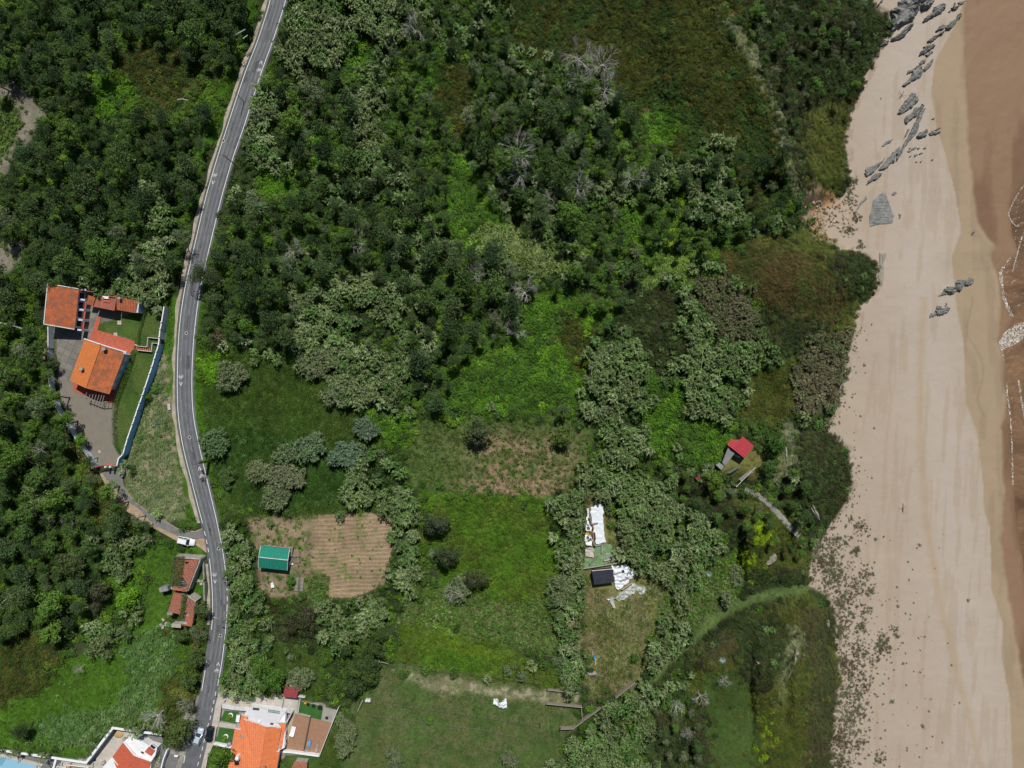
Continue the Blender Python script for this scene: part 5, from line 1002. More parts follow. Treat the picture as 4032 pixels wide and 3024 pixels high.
# link building: tiled wing, roof terrace, tiled wing with chimney
v = empty("link_building", (FA(1200,400).x, FA(1200,400).y, 0), "low red link building with roof terrace between two small tiled roofs", "building")
r1 = [FA(805,255,2.9), FA(930,290,2.9), FA(882,420,2.6), FA(785,402,2.6)]; mb = MB(); mb.prism(inset(xyz(r1), .15), -.2, 2.5); part("wall", mb, M_offwhite, v); mb = MB(); mb.slab(r1, .12); part("roof", mb, M_tile[4], v)
r2 = [FA(1262,278,3.3), FA(1590,345,3.3), FA(1577,545,2.7), FA(1268,490,2.7)]; mb = MB(); mb.prism(inset(xyz([FA(1262,278,2.8), FA(1640,360,2.6), FA(1620,545,2.6), FA(1268,490,2.6)]), .15), -.2, 2.6); part("wall", mb, M_palewall, v); mb = MB(); mb.slab(r2, .12); rf = part("roof", mb, M_tile[4], v); chimney(v, FA(1350,310,3.1), .5, 1.0)
tt = [FA(940,258,3.1), FA(1268,290,3.1), FA(1232,500,3.1), FA(880,432,3.1)]; mb = MB(); mb.prism(xyz(tt), -.2, 2.85); part("wall", mb, M_greywall, v)
mb = MB(); mb.prism(inset(xyz(tt), .25), 2.85, 2.9); part("terrace_floor", mb, mat("worn_terracotta", (.32, .10, .07), .9, .5, .7, col2=(.16, .08, .06)), v)
mb = MB(); mb.wall([*tt, tt[0]], .16, 2.85, 3.3); part("parapet", mb, M_terra, v); mb = MB(); mb.box((FA(1100,295,3.1).x, FA(1100,295,3.1).y, 3.2), (1.5, .6, .6), -.1); part("skylight", mb, M_white, v)
mb = MB(); q = FA(1110,340,2.95); mb.box((q.x, q.y, 3.0), (1.7, 1.0, .2), -.15); part("roof_hatch", mb, M_terra, v)
mb = MB(); mb.wall([FA(720,185,.0), FA(1050,230,0), FA(1262,290,0)], .2, 0, 2.6); solid("garden_wall", mb, M_terra, "red garden wall behind the villa's link building", "wall")
# main house
A_ = [FA(750,958,3.3), FA(1017,1050,5.0), FB(770,115,5.0), FB(510,-2,3.3)]; B_ = [FA(1017,1050,5.0), FA(1408,1170,3.5), FB(1150,215,3.5), FB(770,115,5.0)]
c = FA(960,1400); v = empty("villa_house", (c.x, c.y, 0), "main villa house with large two-slope orange tiled roof and two chimneys", "house")
F_ = [FA(790,1010,3.2), FA(1400,1210,3.2), FB(1140,140,3.2), FB(560,-20,3.2)]; F_ = xyz(F_); mb = MB(); mb.prism(F_, -.1, 3.2); part("wall", mb, M_palewall, v); mb = MB(); n0 = FA(1010,1100,3.2); s0 = FB(790,50,3.2)
mb.prism([F_[0], F_[1], (n0.x, n0.y)], 3.1, [3.2, 3.2, 4.7]); mb.prism([F_[2], F_[3], (s0.x, s0.y)], 3.1, [3.2, 3.2, 4.7]); part("gable", mb, M_palewall, v)
mb = MB(); mb.slab(A_, .14); r_a = part("roof", mb, M_tile[3], v, label="sunlit paler roof slope"); mb = MB(); mb.slab(B_, .14); r_b = part("roof", mb, M_tile[2], v, label="wider darker roof slope")
mb = MB(); mb.tube([A_[1] + Vector((0, 0, .05)), A_[2] + Vector((0, 0, .05))], .13, 6); part("ridge_tiles", mb, M_tile[3], r_b)
mb = MB(); mb.beam(A_[0] + Vector((0, 0, .1)), A_[1] + Vector((0, 0, .1)), .22, .25); mb.beam(B_[0] + Vector((0, 0, .1)), B_[1] + Vector((0, 0, .1)), .22, .25); mb.ball(tuple(A_[1] + Vector((-.2, .1, .3))), .25); part("verge_coping", mb, M_white, v)
mb = MB(); mb.box(tuple(FA(1408,1180,3.6)), (.8, .7, .35), -.3); part("gutter_box", mb, M_palewall, v)
chimney(v, FA(1100,1125,4.6), .65, 1.0); chimney(v, FA(740,1445,4.0), .65, 1.0)
mb = MB(); q = FA(690,1405,4.2); mb.tube([q, q + Vector((0, 0, 1.6))], .03, 5); [mb.beam(q + Vector((-.5, -.1 + .1, 1.2 + .15 * i)), q + Vector((.6, .1, 1.2 + .15 * i)), .03, .03) for i in range(3)]; part("aerial", mb, M_metal, v)
windows(v, F_[1], F_[2], .2, 3, 4); windows(v, F_[0], F_[1], .2, 3, 3, door=1)
# pergola
q = FB(900,260,2.6); v = empty("pergola", (q.x, q.y, 0), "white wooden pergola of seven rafters at the villa's lower end", "pergola"); tops = [(785,185),(845,200),(893,205),(940,212),(993,212),(1035,215),(1070,225)]; bots = [(762,290),(815,300),(858,318),(905,335),(945,345),(990,352),(1038,345)]
for a, b in zip(tops, bots): mb = MB(); mb.beam(FB(*a, 2.75), FB(*b, 2.75), .1, .16); part("rafter", mb, M_greywood, v)
mb = MB(); mb.beam(FB(745,250,2.6), FB(990,345,2.6), .12, .16); mb.beam(FB(990,345,2.6), FB(1120,335,2.6), .12, .16); part("header_beam", mb, M_greywood, v)
for a in ((762,285),(985,350),(1118,335)): mb = MB(); p = FB(*a, 2.55); mb.box((p.x, p.y, 1.25), (.12, .12, 2.5), .2); part("post", mb, M_greywood, v)
# blue boundary wall
bw = [FA(2030,438,2.7), FA(1990,690,2.7), FA(1962,830,2.7), FA(1940,1060,2.7), FA(1900,1180,2.7), FA(1835,1400,2.7), FB(1755,0,2.7), FB(1680,230,2.7), FB(1600,450,2.7), FB(1520,690,2.7), FB(1440,920,2.7), FB(1365,1180,2.7), FB(1292,1252,2.7), FB(1268,1365,2.7)]
v = empty("blue_wall", (bw[6].x, bw[6].y, 0), "long blue boundary wall with white coping between villa and road", "wall"); mb = MB(); mb.wall(bw[:4], .22, -.3, 2.6); part("wall_face", mb, M_palewall, v, label="weathered pale stretch"); mb = MB(); mb.wall(bw[3:], .22, -.3, 2.6); part("wall_face", mb, M_bluewall, v)
mb = MB(); mb.wall(bw, .25, 2.6, 2.7); part("coping", mb, M_white, v)
mb = MB(); p = FA(2008,1005,1.4); mb.box((p.x - .35, p.y, 1.05), (.5, 1.15, 2.1), 0); part("doorway", mb, M_dark, v)
for i, a in enumerate(((1985,690),(1968,800),(1952,930),(1938,1060),(1908,1160),(1872,1280),(1833,1405),(1795,1520))): mb = MB(); p = FA(*a, 2.8); mb.box((p.x, p.y, 2.85), (.28, .2, .3), .1); part("coping_block", mb, M_white, v)
for a in ((1712,115),(1675,225),(1636,345),(1598,465),(1560,575),(1520,690),(1480,810),(1442,925),(1400,1050),(1362,1165)): mb = MB(); p = FB(*a, 2.8); mb.box((p.x, p.y, 2.85), (.28, .2, .3), .3); part("coping_block", mb, M_white, v)
mb = MB(); mb.wall([FB(1335,1365,1.2), FB(1350,1460,1.1), FB(1358,1545,.9)], .18, -.2, 1.1); solid("low_wall", mb, M_palewall, "short pale blue wall stub beyond the villa gate", "wall")
lw = [FA(158,760,1.9), FA(160,1000,1.9), FA(160,1250,1.9), FA(165,1500,1.9), FB(178,0,1.9), FB(205,240,1.9), FB(290,420,1.9), FB(400,610,1.9), FB(555,860,1.9), FB(700,1085,1.9), FB(800,1225,1.9), FB(925,1392,1.9)]
v = empty("pale_wall", (lw[5].x, lw[5].y, 0), "long pale whitewashed wall along the villa's left side", "wall"); mb = MB(); mb.wall(lw, .2, -.2, 1.85); part("wall_face", mb, M_palewall, v); mb = MB(); mb.wall(lw, .26, 1.85, 1.92); part("coping", mb, M_offwhite, v)
# gate
g1, g2 = FB(955,1372,0), FB(1225,1365,0); v = empty("villa_gate", ((g1.x + g2.x) / 2, (g1.y + g2.y) / 2, 0), "dark gate between white ball-topped pillars at the foot of the villa yard", "gate")
for p in (FB(960,1378,0), FB(1165,1370,0), FB(1240,1370,0)):
    mb = MB(); mb.box((p.x + .3, p.y, 1.3), (.45, .45, 2.6)); pi = part("pillar", mb, M_offwhite, v); mb = MB(); mb.ball((p.x + .3, p.y, 2.8), .22, 10, 7); part("ball_finial", mb, M_white, pi)
for a, b in ((.1, .5), (.5, .9)):
    mb = MB(); p = FB(965,1375,0).lerp(FB(1170,1370,0), a); q = FB(965,1375,0).lerp(FB(1170,1370,0), b); n = 7
    for k in range(n + 1): r_ = p.lerp(q, k / n); mb.box((r_.x + .3, r_.y, 1.1), (.06, .05, 2.1))
    mb.beam(p + Vector((.3, 0, .3)), q + Vector((.3, 0, .3)), .06, .12); mb.beam(p + Vector((.3, 0, 2.0)), q + Vector((.3, 0, 2.2)), .06, .12); part("gate_leaf", mb, M_darkwood, v)
mb = MB(); mb.wall([FB(930,1385,2.2), FB(1060,1350,2.2), FB(1265,1345,2.2)], .2, 2.35, 2.6); part("arch_beam", mb, M_terra, v)
# sunken stair
v = empty("garden_stair", (FA(1700,1090).x, FA(1700,1090).y, 0), "terracotta garden steps between low white walls beside the blue wall", "steps")
for pl in ([FA(1945,955,.7), FA(1772,935,.7), FA(1755,1090,.7), FA(1600,1075,.6), FA(1560,1050,.6)], [FA(1935,1035,.7), FA(1840,1025,.7), FA(1825,1165,.7), FA(1600,1140,.6)]): mb = MB(); mb.wall(pl, .12, -.2, .75); part("side_wall", mb, M_offwhite, v)
for i in range(7): mb = MB(); p = FA(1605 + i * 33, 1105 + i * 5); mb.box((p.x, p.y, .1 + (6 - i) * .03), (.36, .95, .12), -.1); part("step", mb, M_terra, v)
for fr, x, y, s, lab in ((FA,1315,698,.95,"square grey concrete drain cover in the villa lawn"),(FA,1252,890,.9,"grey paving slab at the edge of the red terrace"),(FB,993,1140,.6,"pale square slab on the dark yard paving")):
    mb = MB(); p = fr(x, y); [mb.box((p.x + i * s * .27, p.y + j * s * .27, .06), (s * .5, s * .5, .1), .25) for i in (-1, 1) for j in (-1, 1)]; solid("concrete_slab", mb, M_paleconc, lab, "slab")
# hedge
def hedge(pts, w, h, label, tint=(.06,.12,.02), n=90):
    V = []; F = []; c = pts[len(pts) // 2]
    for i in range(len(pts) - 1):
        L = (pts[i + 1] - pts[i]).length
        for k in range(int(L * n)):
            t = rt.random(); p = pts[i].lerp(pts[i + 1], t); u = rt.uniform(-.5, .5) * w; z = h * (rt.uniform(.05, 1) if abs(u) > w * .4 else rt.uniform(.85, 1.05)); q = Vector((p.x + u, p.y + rt.uniform(-.2, .2), z)) - Vector((c.x, c.y, 0))
            quad_leaf(V, F, q, rdir(rt), Vector((u / w, 0, 1)).normalized(), rt.uniform(.12, .24), .12)
    o = bpy.data.objects.new("hedge", leafmesh("hedge", V, F, L_broad)); COL.objects.link(o); o.location = (c.x, c.y, 0); o['tint'] = list(tint); return tag(o, label, "hedge")
hedge([FA(1548,1150,.6), FA(1500,1330,.6), FA(1440,1500,.6), FB(1360,60,.6), FB(1290,250,.6), FB(1240,420,.6), FB(1228,620,.6), FB(1232,850,.6), FB(1245,1000,.6), FB(1300,1140,.6)], 1.0, 1.1, "long clipped green hedge between villa terrace and lower lawn")
hedge([FA(1740,440,.6), FA(1700,600,.6), FA(1640,800,.6), FA(1610,1060,.6)], .5, .9, "thin dark hedge dividing the villa's upper lawns", (.04,.08,.02), 60)
# bench by the road, poles, lamps
mb = MB(); p = FB(2125,415); mb.box((p.x, p.y, .45), (.75, 1.6, .08), .1); e = empty("roadside_bench", (p.x, p.y, 0), "pale concrete bench on the grass left of the road", "bench"); part("seat", mb, M_paleconc, e)
for s in (-.6, .6): mb = MB(); mb.box((p.x + s * -.1, p.y + s, .2), (.6, .15, .42), .1); part("leg", mb, M_concrete, e)
def pole(bx, by, h, label, arm=None, lamp=False, r=.11, m=None, name="utility_pole", ivy=False):
    b = P(bx, by, 0); z = min(0, gz(b.x, b.y)); e = empty(name, (b.x, b.y, z), label, "street lamp" if lamp else "utility pole"); mb = MB(); mb.tube([(0, 0, -.3), (0, 0, h * .5), (0, 0, h)], [r * 1.25, r, r * .7], 8); lpart("shaft", mb, m or M_darkwood, e)
    if arm: mb = MB(); a = Vector(arm); mb.beam(Vector((0, 0, h - .25)) - (a if not lamp else a * 0), Vector((0, 0, h - .25)) + a, .08, .08); ao = lpart("lamp_arm" if lamp else "cross_arm", mb, m or M_darkwood, e)
    if lamp: mb = MB(); mb.box(tuple(Vector((0, 0, h - .28)) + a), (.6, .25, .12), math.atan2(a.y, a.x)); lpart("lamp_head", mb, M_metal, ao)
    elif arm: mb = MB(); [mb.tube([Vector((0, 0, h - .2)) + a * s, Vector((0, 0, h - .02)) + a * s], .04, 6) for s in (-.9, .9)]; lpart("insulator", mb, M_white, ao)
    if ivy:
        V = []; F = []
        for k in range(1500): zz = rt.uniform(.1, h * .66); a = rt.uniform(0, 6.28); q = .42 * (1 - .5 * zz / h) * rt.uniform(.5, 1.1); quad_leaf(V, F, Vector((q * math.cos(a), q * math.sin(a), zz)), rdir(rt), Vector((math.cos(a), math.sin(a), .3)).normalized(), .2, .15)
        o = bpy.data.objects.new("ivy", leafmesh("ivy", V, F, L_broad)); COL.objects.link(o); o.parent = e; o['tint'] = [.09, .17, .03]
pole(927, 649, 7.3, "dark wooden pole leaning across the view of the upper road", (-1.4, .3, 0)); pole(659, 1666, 5.4, "thin dark lamp post on the slope beside the blue wall", (-.9, -.2, 0), True, .06, M_dark, "street_lamp")
pole(825.7, 1811, 8.8, "ivy-covered pole at the road edge near the cyclists", (.0, .8, 0), ivy=True, m=M_greywood); pole(914, 2397, 7.9, "grey pole with a lamp arm right of the lower ruins", (-1.2, .35, 0), True, .1, M_greywood, "street_lamp")
pole(405.4, 2833.5, 6.2, "slim grey pole in the meadow above the compound", None, False, .06, M_greywood); pole(1152, 4, 6.5, "dark pole at the top edge right of the road", (.6, 0, 0)); pole(960, 400, 6.0, "slim pole in the trees left of the upper road", None, r=.07)
# ---------------------------------------------------------------- ruins by the road
def grid_roof(corners, nu, nv, holes, t=.1, sag=.12, seed=1):     # tiled slope as a grid with broken holes (u,v in 0..1)
    a, b, c, d = corners; r = random.Random(seed); mb = MB(); P_ = {}
    for i in range(nu + 1):
        for j in range(nv + 1):
            u, v = i / nu, j / nv; p = a.lerp(b, u).lerp(d.lerp(c, u), v); P_[i, j] = p + Vector((r.uniform(-.05, .05), r.uniform(-.05, .05), -sag * math.sin(math.pi * u) * math.sin(math.pi * v) + r.uniform(-.03, .03)))
    for i in range(nu):
        for j in range(nv):
            u, v = (i + .5) / nu, (j + .5) / nv
            if any(((u - hu) / ru) ** 2 + ((v - hv) / rv) ** 2 < r.uniform(.75, 1.2) for hu, hv, ru, rv in holes): continue
            q = [P_[i, j], P_[i, j + 1], P_[i + 1, j + 1], P_[i + 1, j]]; mb.slab(q, t)
    return mb
M_oldtile = roofmat("old_ruin_tiles", (.48, .15, .09), .25, pitch=.33, dark=.5, stain=.55, staincol=(.16, .13, .10))
v = empty("roofless_ruin", (R1(900,1300).x, R1(900,1300).y, 0), "larger ruined house by the road with collapsed orange tile roof", "ruin")
co = [R1(640,850,3.4), R1(1262,865,3.2), R2(935,350,3.2), R2(560,300,3.4)]
mb = grid_roof(co, 22, 30, [(.5, .09, .08, .035), (.36, .14, .05, .03), (.32, .74, .40, .17), (.55, .8, .3, .12)], seed=3); part("roof", mb, M_oldtile, v)
F_ = inset(xyz([R1(600,780,3.2), R1(1300,830,3.2), R2(945,340,3.2), R2(500,290,3.2)]), .1)
for i, (a, b, h, nm) in enumerate(((0, 1, 3.2, "north_wall"), (1, 2, 2.9, "east_wall"), (2, 3, 2.8, "south_wall"), (3, 0, 3.0, "west_wall"))): mb = MB(); mb.wall([Vector((*F_[a], 0)), Vector((*F_[b], 0))], .35 - .01 * i, -.3, h); part("wall", mb, M_stone, v)
mb = MB()
for i in range(7): a = co[0].lerp(co[3], .55 + i * .055); b = co[1].lerp(co[2], .55 + i * .055); mb.beam(a + Vector((.3, 0, -.25)), a.lerp(b, .8) + Vector((0, 0, -.3 - .25 * (i % 3))), .09, .12)
mb.beam(R1(700,1400,2.9), R1(950,1480,2.9), .12, .12); mb.beam(R1(600,1640,1.2), R1(760,1480,2.6), .1, .1); mb.beam(R1(640,1560,.8), R1(820,1640,1.4), .1, .1); part("exposed_beams", mb, M_greywood, v)
V = []; F = []; o_ = rootloc(v)
for k in range(2600):
    x = 500 + 330 * rt.random() ** 1.3; y = rt.uniform(760, 1560); p = R1(x + (1200 - y) * .12, y, 3.35 + rt.uniform(-.1, .45)); quad_leaf(V, F, p - o_, rdir(rt), Vector((0, 0, 1)), rt.uniform(.14, .26), .16)
o = bpy.data.objects.new("ivy", leafmesh("ivy", V, F, L_broad)); COL.objects.link(o); o.parent = v; o['tint'] = [.085, .12, .035]
mb = MB(); mb.box(tuple(R2(370,240,1.2)), (2.2, 1.2, 2.4), .2); part("porch_block", mb, M_greywall, v)
v = empty("low_ruin", (R2(800,800).x, R2(800,800).y, 0), "smaller lower ruin with two worn tile slopes and ivy along the ridge", "ruin")
mb = grid_roof([R2(585,372,2.8), R2(880,395,3.4), R2(810,975,3.4), R2(420,890,2.7)], 14, 24, [(.9, .12, .16, .09), (.75, .75, .04, .02)], seed=5); part("roof", mb, M_oldtile, v, label="left slope")
mb = grid_roof([R2(885,480,3.4), R2(1185,600,2.7), R2(1075,1300,2.7), R2(800,1250,3.3)], 12, 26, [(.35, .6, .18, .06), (.2, .9, .3, .08)], seed=6); part("roof", mb, M_oldtile, v, label="right slope")
mb = MB(); F_ = xyz([R2(620,400,2.6), R2(1130,590,2.6), R2(1040,1270,2.6), R2(800,1230,2.6), R2(760,950,2.6), R2(470,880,2.6)]); mb.prism(F_, -.3, 2.45); part("wall", mb, M_stone, v)
mb = MB(); mb.wall([R2(960,485,3.6), R2(1200,600,2.9)], .3, -.3, 3.3); part("gable_wall", mb, M_stone, v); mb = MB(); mb.box(tuple(R2(490,930,2.9)), (1.3, .7, .5), .1); part("parapet_stub", mb, M_greywall, v)
mb = MB(); mb.box(tuple(R2(700,1235,1.0)), (2.4, .9, 2.0), -.1); part("collapsed_wall", mb, M_stone, v)
V = []; F = []; o_ = rootloc(v)
for k in range(1300): t = rt.random(); p = R2(885, 420, 3.6).lerp(R2(790, 1080, 3.6), t) + Vector((rt.gauss(0, .3), rt.gauss(0, .2), rt.uniform(-.1, .35))); quad_leaf(V, F, p - o_, rdir(rt), Vector((0, 0, 1)), .22, .15)
o = bpy.data.objects.new("ivy", leafmesh("ivy", V, F, L_broad)); COL.objects.link(o); o.parent = v; o['tint'] = [.08, .12, .03]
mb = MB(); mb.wall([R1(1375,790,1.0), R1(1385,1100,1.0), R1(1395,1400,1.0)], .35, -.2, .95); solid("roadside_wall", mb, M_greywall, "upper length of low grey wall between ruin and pavement", "wall")
mb = MB(); mb.wall([R2(1395,90,1.0), R2(1400,350,1.0), R2(1412,610,1.0)], .35, -.2, .95); solid("roadside_wall", mb, M_greywall, "lower length of low grey wall between ruin and pavement", "wall")
mb = MB(); [mb.box((R2(x, y).x, R2(x, y).y, .2), (s, s * .7, .5), x) for x, y, s in ((310,1095,.7),(250,1240,.8),(390,1180,.6),(375,1240,.5),(300,1290,.9))]; solid("rubble_heap", mb, M_stone, "small heap of pale stones on the grass below the ruins", "rubble")
mb = MB(); [mb.box((R1(x, y).x, R1(x, y).y, .15), (s, s * .7, .4), x) for x, y, s in ((1250,1400,.6),(1300,1440,.7),(1360,1430,.6),(1340,1490,.9),(1225,1440,.5))]; solid("rubble_heap", mb, M_stone, "broken stones in the gap of the low roadside wall", "rubble")

# ---------------------------------------------------------------- vehicles
def car(p, ang, length, width, H, paint, label, suv=False, rails=False, name="parked_car"):
    e = empty(name, (p.x, p.y, p.z), label, "car", rz=ang); L = length; W = width; hb = H * (.62 if suv else .6)
    mb = MB(); st = [(-.5, .74, .42), (-.47, .92, .62), (-.4, .98, .66), (-.2, 1, .67), (.1, 1, .66), (.3, .97, .62), (.42, .9, .56), (.48, .78, .48), (.5, .6, .36)]; prof = [(.0, .16), (.82, .16), (.98, .3), (1, .55), (.93, .88), (.8, 1), (0, 1.02)]
    vs = []; n = len(prof) * 2 - 2
    for x, wf, hf in st:
        z1 = H * hf; ring = [(x * L, W / 2 * wf * a, z1 * b + (.1 if b < .3 else 0)) for a, b in prof]; vs += ring + [(q[0], -q[1], q[2]) for q in ring[-2:0:-1]]
    fs = [(i * n + k, i * n + (k + 1) % n, (i + 1) * n + (k + 1) % n, (i + 1) * n + k) for i in range(len(st) - 1) for k in range(n)]; fs += [tuple(range(n))[::-1], tuple((len(st) - 1) * n + k for k in range(n))]
    mb.add(vs, fs); body = lpart("body", mb, paint, e, True)
    c0, c1, c2, c3 = (-.47, -.38, .08, .24) if suv else (-.45, -.3, .06, .25); zb = hb * 1.02
    def cab(w, x0, x1, z): return [(x0 * L, -W / 2 * w, z), (x1 * L, -W / 2 * w, z), (x1 * L, W / 2 * w, z), (x0 * L, W / 2 * w, z)]
    mb = MB(); lo = cab(.9, c0, c3, zb - .04); hi = cab(.74, c1, c2, H - .03); mb.add(lo + hi, [(3, 2, 1, 0), (4, 5, 6, 7), (0, 1, 5, 4), (1, 2, 6, 5), (2, 3, 7, 6), (3, 0, 4, 7)]); lpart("windows", mb, M_glass, e)
    mb = MB(); a = cab(.75, c1 - .015, c2 + .01, H - .03); b = cab(.68, c1 + .02, c2 - .02, H + .02); mb.add(a + b, [(3, 2, 1, 0), (4, 5, 6, 7), (0, 1, 5, 4), (1, 2, 6, 5), (2, 3, 7, 6), (3, 0, 4, 7)])
    for s in (-1, 1):
        mb.beam(Vector((c3 * L, s * W * .44, zb)), Vector((c2 * L, s * W * .365, H - .02)), .07, .06); mb.beam(Vector((c0 * L, s * W * .44, zb)), Vector((c1 * L, s * W * .365, H - .02)), .09, .06); mb.beam(Vector((-.12 * L, s * W * .445, zb)), Vector((-.12 * L, s * W * .37, H - .02)), .05, .05)
    lpart("roof", mb, paint, e)
    for x in (-.32, .31):
        for s in (-1, 1):
            mb = MB(); q = []
            for r_, y in ((.33, -.1), (.33, .1)): q += [(x * L + r_ * math.cos(k * math.pi / 8), s * W * .45 + y, .33 + r_ * math.sin(k * math.pi / 8)) for k in range(16)]
            mb.add(q, [tuple(range(16))[::-1], tuple(range(16, 32))] + [(k, (k + 1) % 16, 16 + (k + 1) % 16, 16 + k) for k in range(16)]); w = lpart("wheel", mb, M_dark, e)
            mb = MB(); q = [(x * L + .19 * math.cos(k * math.pi / 5), s * (W * .45 + .11), .33 + .19 * math.sin(k * math.pi / 5)) for k in range(10)]; mb.add(q, [tuple(range(10))]); lpart("rim", mb, M_metal, w)
    for s in (-1, 1):
        mb = MB(); mb.box((.465 * L, s * W * .33, H * .42), (.2, .3, .14)); lpart("headlight", mb, M_glassclear, e); mb = MB(); mb.box((-.475 * L, s * W * .36, H * .48), (.14, .22, .2)); lpart("tail_light", mb, M_redlamp, e)
        mb = MB(); mb.box((c3 * L * .75, s * W * .52, zb + .02), (.14, .2, .14)); lpart("wing_mirror", mb, paint, e)
        if rails: mb = MB(); mb.tube([(c1 * L + .1, s * W * .33, H + .03), (0, s * W * .33, H + .09), (c2 * L - .1, s * W * .33, H + .03)], .03, 5); lpart("roof_rail", mb, M_dark, e)
    return e
def gloss(name, col, r=.25): m, nt, b = newmat(name); b.inputs["Base Color"].default_value = (*col, 1); b.inputs["Roughness"].default_value = r; b.inputs["Specular IOR Level"].default_value = .5; b.inputs["Coat Weight"].default_value = .5; return m
M_glassclear = gloss("lamp_glass", (.6, .62, .65)); M_redlamp = gloss("red_lamp", (.5, .02, .02)); Pw, Ps, Pk = gloss("white_car_paint", (.72, .75, .76)), gloss("silver_blue_paint", (.42, .52, .6)), gloss("black_car_paint", (.008, .012, .016), .15)
def heading(fr, a, b): p = fr(*a); q = fr(*b); return math.atan2(q.y - p.y, q.x - p.x)
car(R1(955,335,.01), heading(R1, (700,290), (1175,395)), 4.55, 1.86, 1.68, Pw, "white estate car parked on the sandy track beside the road", True, True)
car(FC(1175,835,.03), heading(FC, (1060,1190), (1290,480)), 4.4, 1.8, 1.45, Ps, "silver-blue car at the left kerb under the trees, beside the black car"); car(FC(1655,745,.03), heading(FC, (1700,430), (1600,1030)), 4.1, 1.8, 1.5, Pk, "black car on the lower road beside the silver-blue car", True)

# ---------------------------------------------------------------- cyclists
M_skin = mat("skin", (.45, .26, .18), .6, .1); M_navy = mat("navy_jersey", (.02, .025, .07), .8, .2, 6.); M_bluej = mat("blue_jersey", (.08, .13, .30), .8, .2, 6.); M_black = mat("black_shorts", (.012, .012, .016), .8, .2, 6.); M_helm = mat("white_helmet", (.65, .65, .68), .4, .1, 6.)
def skin(name, pts, edges, rad, m, parent, sub=1):
    me = bpy.data.meshes.new(name); me.from_pydata(pts, edges, []); me.update(); o = bpy.data.objects.new(name, me); COL.objects.link(o); o.parent = parent; me.materials.append(m)
    md = o.modifiers.new("s", 'SKIN'); md.use_smooth_shade = True; me.skin_vertices[0].data[0].use_root = True
    for i, r_ in enumerate(rad): me.skin_vertices[0].data[i].radius = (r_, r_)
    ss = o.modifiers.new("u", 'SUBSURF'); ss.levels = ss.render_levels = sub; return o
def bicycle(p, ang, label, frame_m):
    e = empty("bicycle", (p.x, p.y, p.z), label, "bicycle", rz=ang)
    for x in (-.52, .52):
        mb = MB(); n = 20; mb.tube([(x + .34 * math.cos(k * 2 * math.pi / n), 0, .35 + .34 * math.sin(k * 2 * math.pi / n)) for k in range(n + 1)], .02, 5); w = lpart("wheel", mb, M_dark, e)
        mb = MB(); [mb.tube([(x, 0, .35), (x + .33 * math.cos(k * math.pi / 4), 0, .35 + .33 * math.sin(k * math.pi / 4))], .005, 3) for k in range(8)]; lpart("spokes", mb, M_metal, w)
    mb = MB()
    for a, b in (((-.52, 0, .35), (-.08, 0, .32)), ((-.08, 0, .32), (-.2, 0, .85)), ((-.2, 0, .8), (.36, 0, .82)), ((-.08, 0, .32), (.36, 0, .78)), ((-.52, 0, .35), (-.19, 0, .78)), ((.52, 0, .35), (.36, 0, .9)), ((.36, 0, .9), (.42, 0, .98))): mb.tube([a, b], .018, 6)
    lpart("frame", mb, frame_m, e); mb = MB(); mb.ball((-.21, 0, .93), .11, 8, 5, (1.2, .6, .3)); lpart("saddle", mb, M_dark, e); mb = MB(); mb.tube([(.55, -.22, .88), (.46, -.22, .99), (.42, 0, 1.0), (.46, .22, .99), (.55, .22, .88)], .015, 6); lpart("handlebar", mb, M_dark, e)
    mb = MB(); mb.tube([(-.08, -.12, .15), (-.08, 0, .3), (-.08, .12, .48)], .012, 4); lpart("crank", mb, M_metal, e); return e
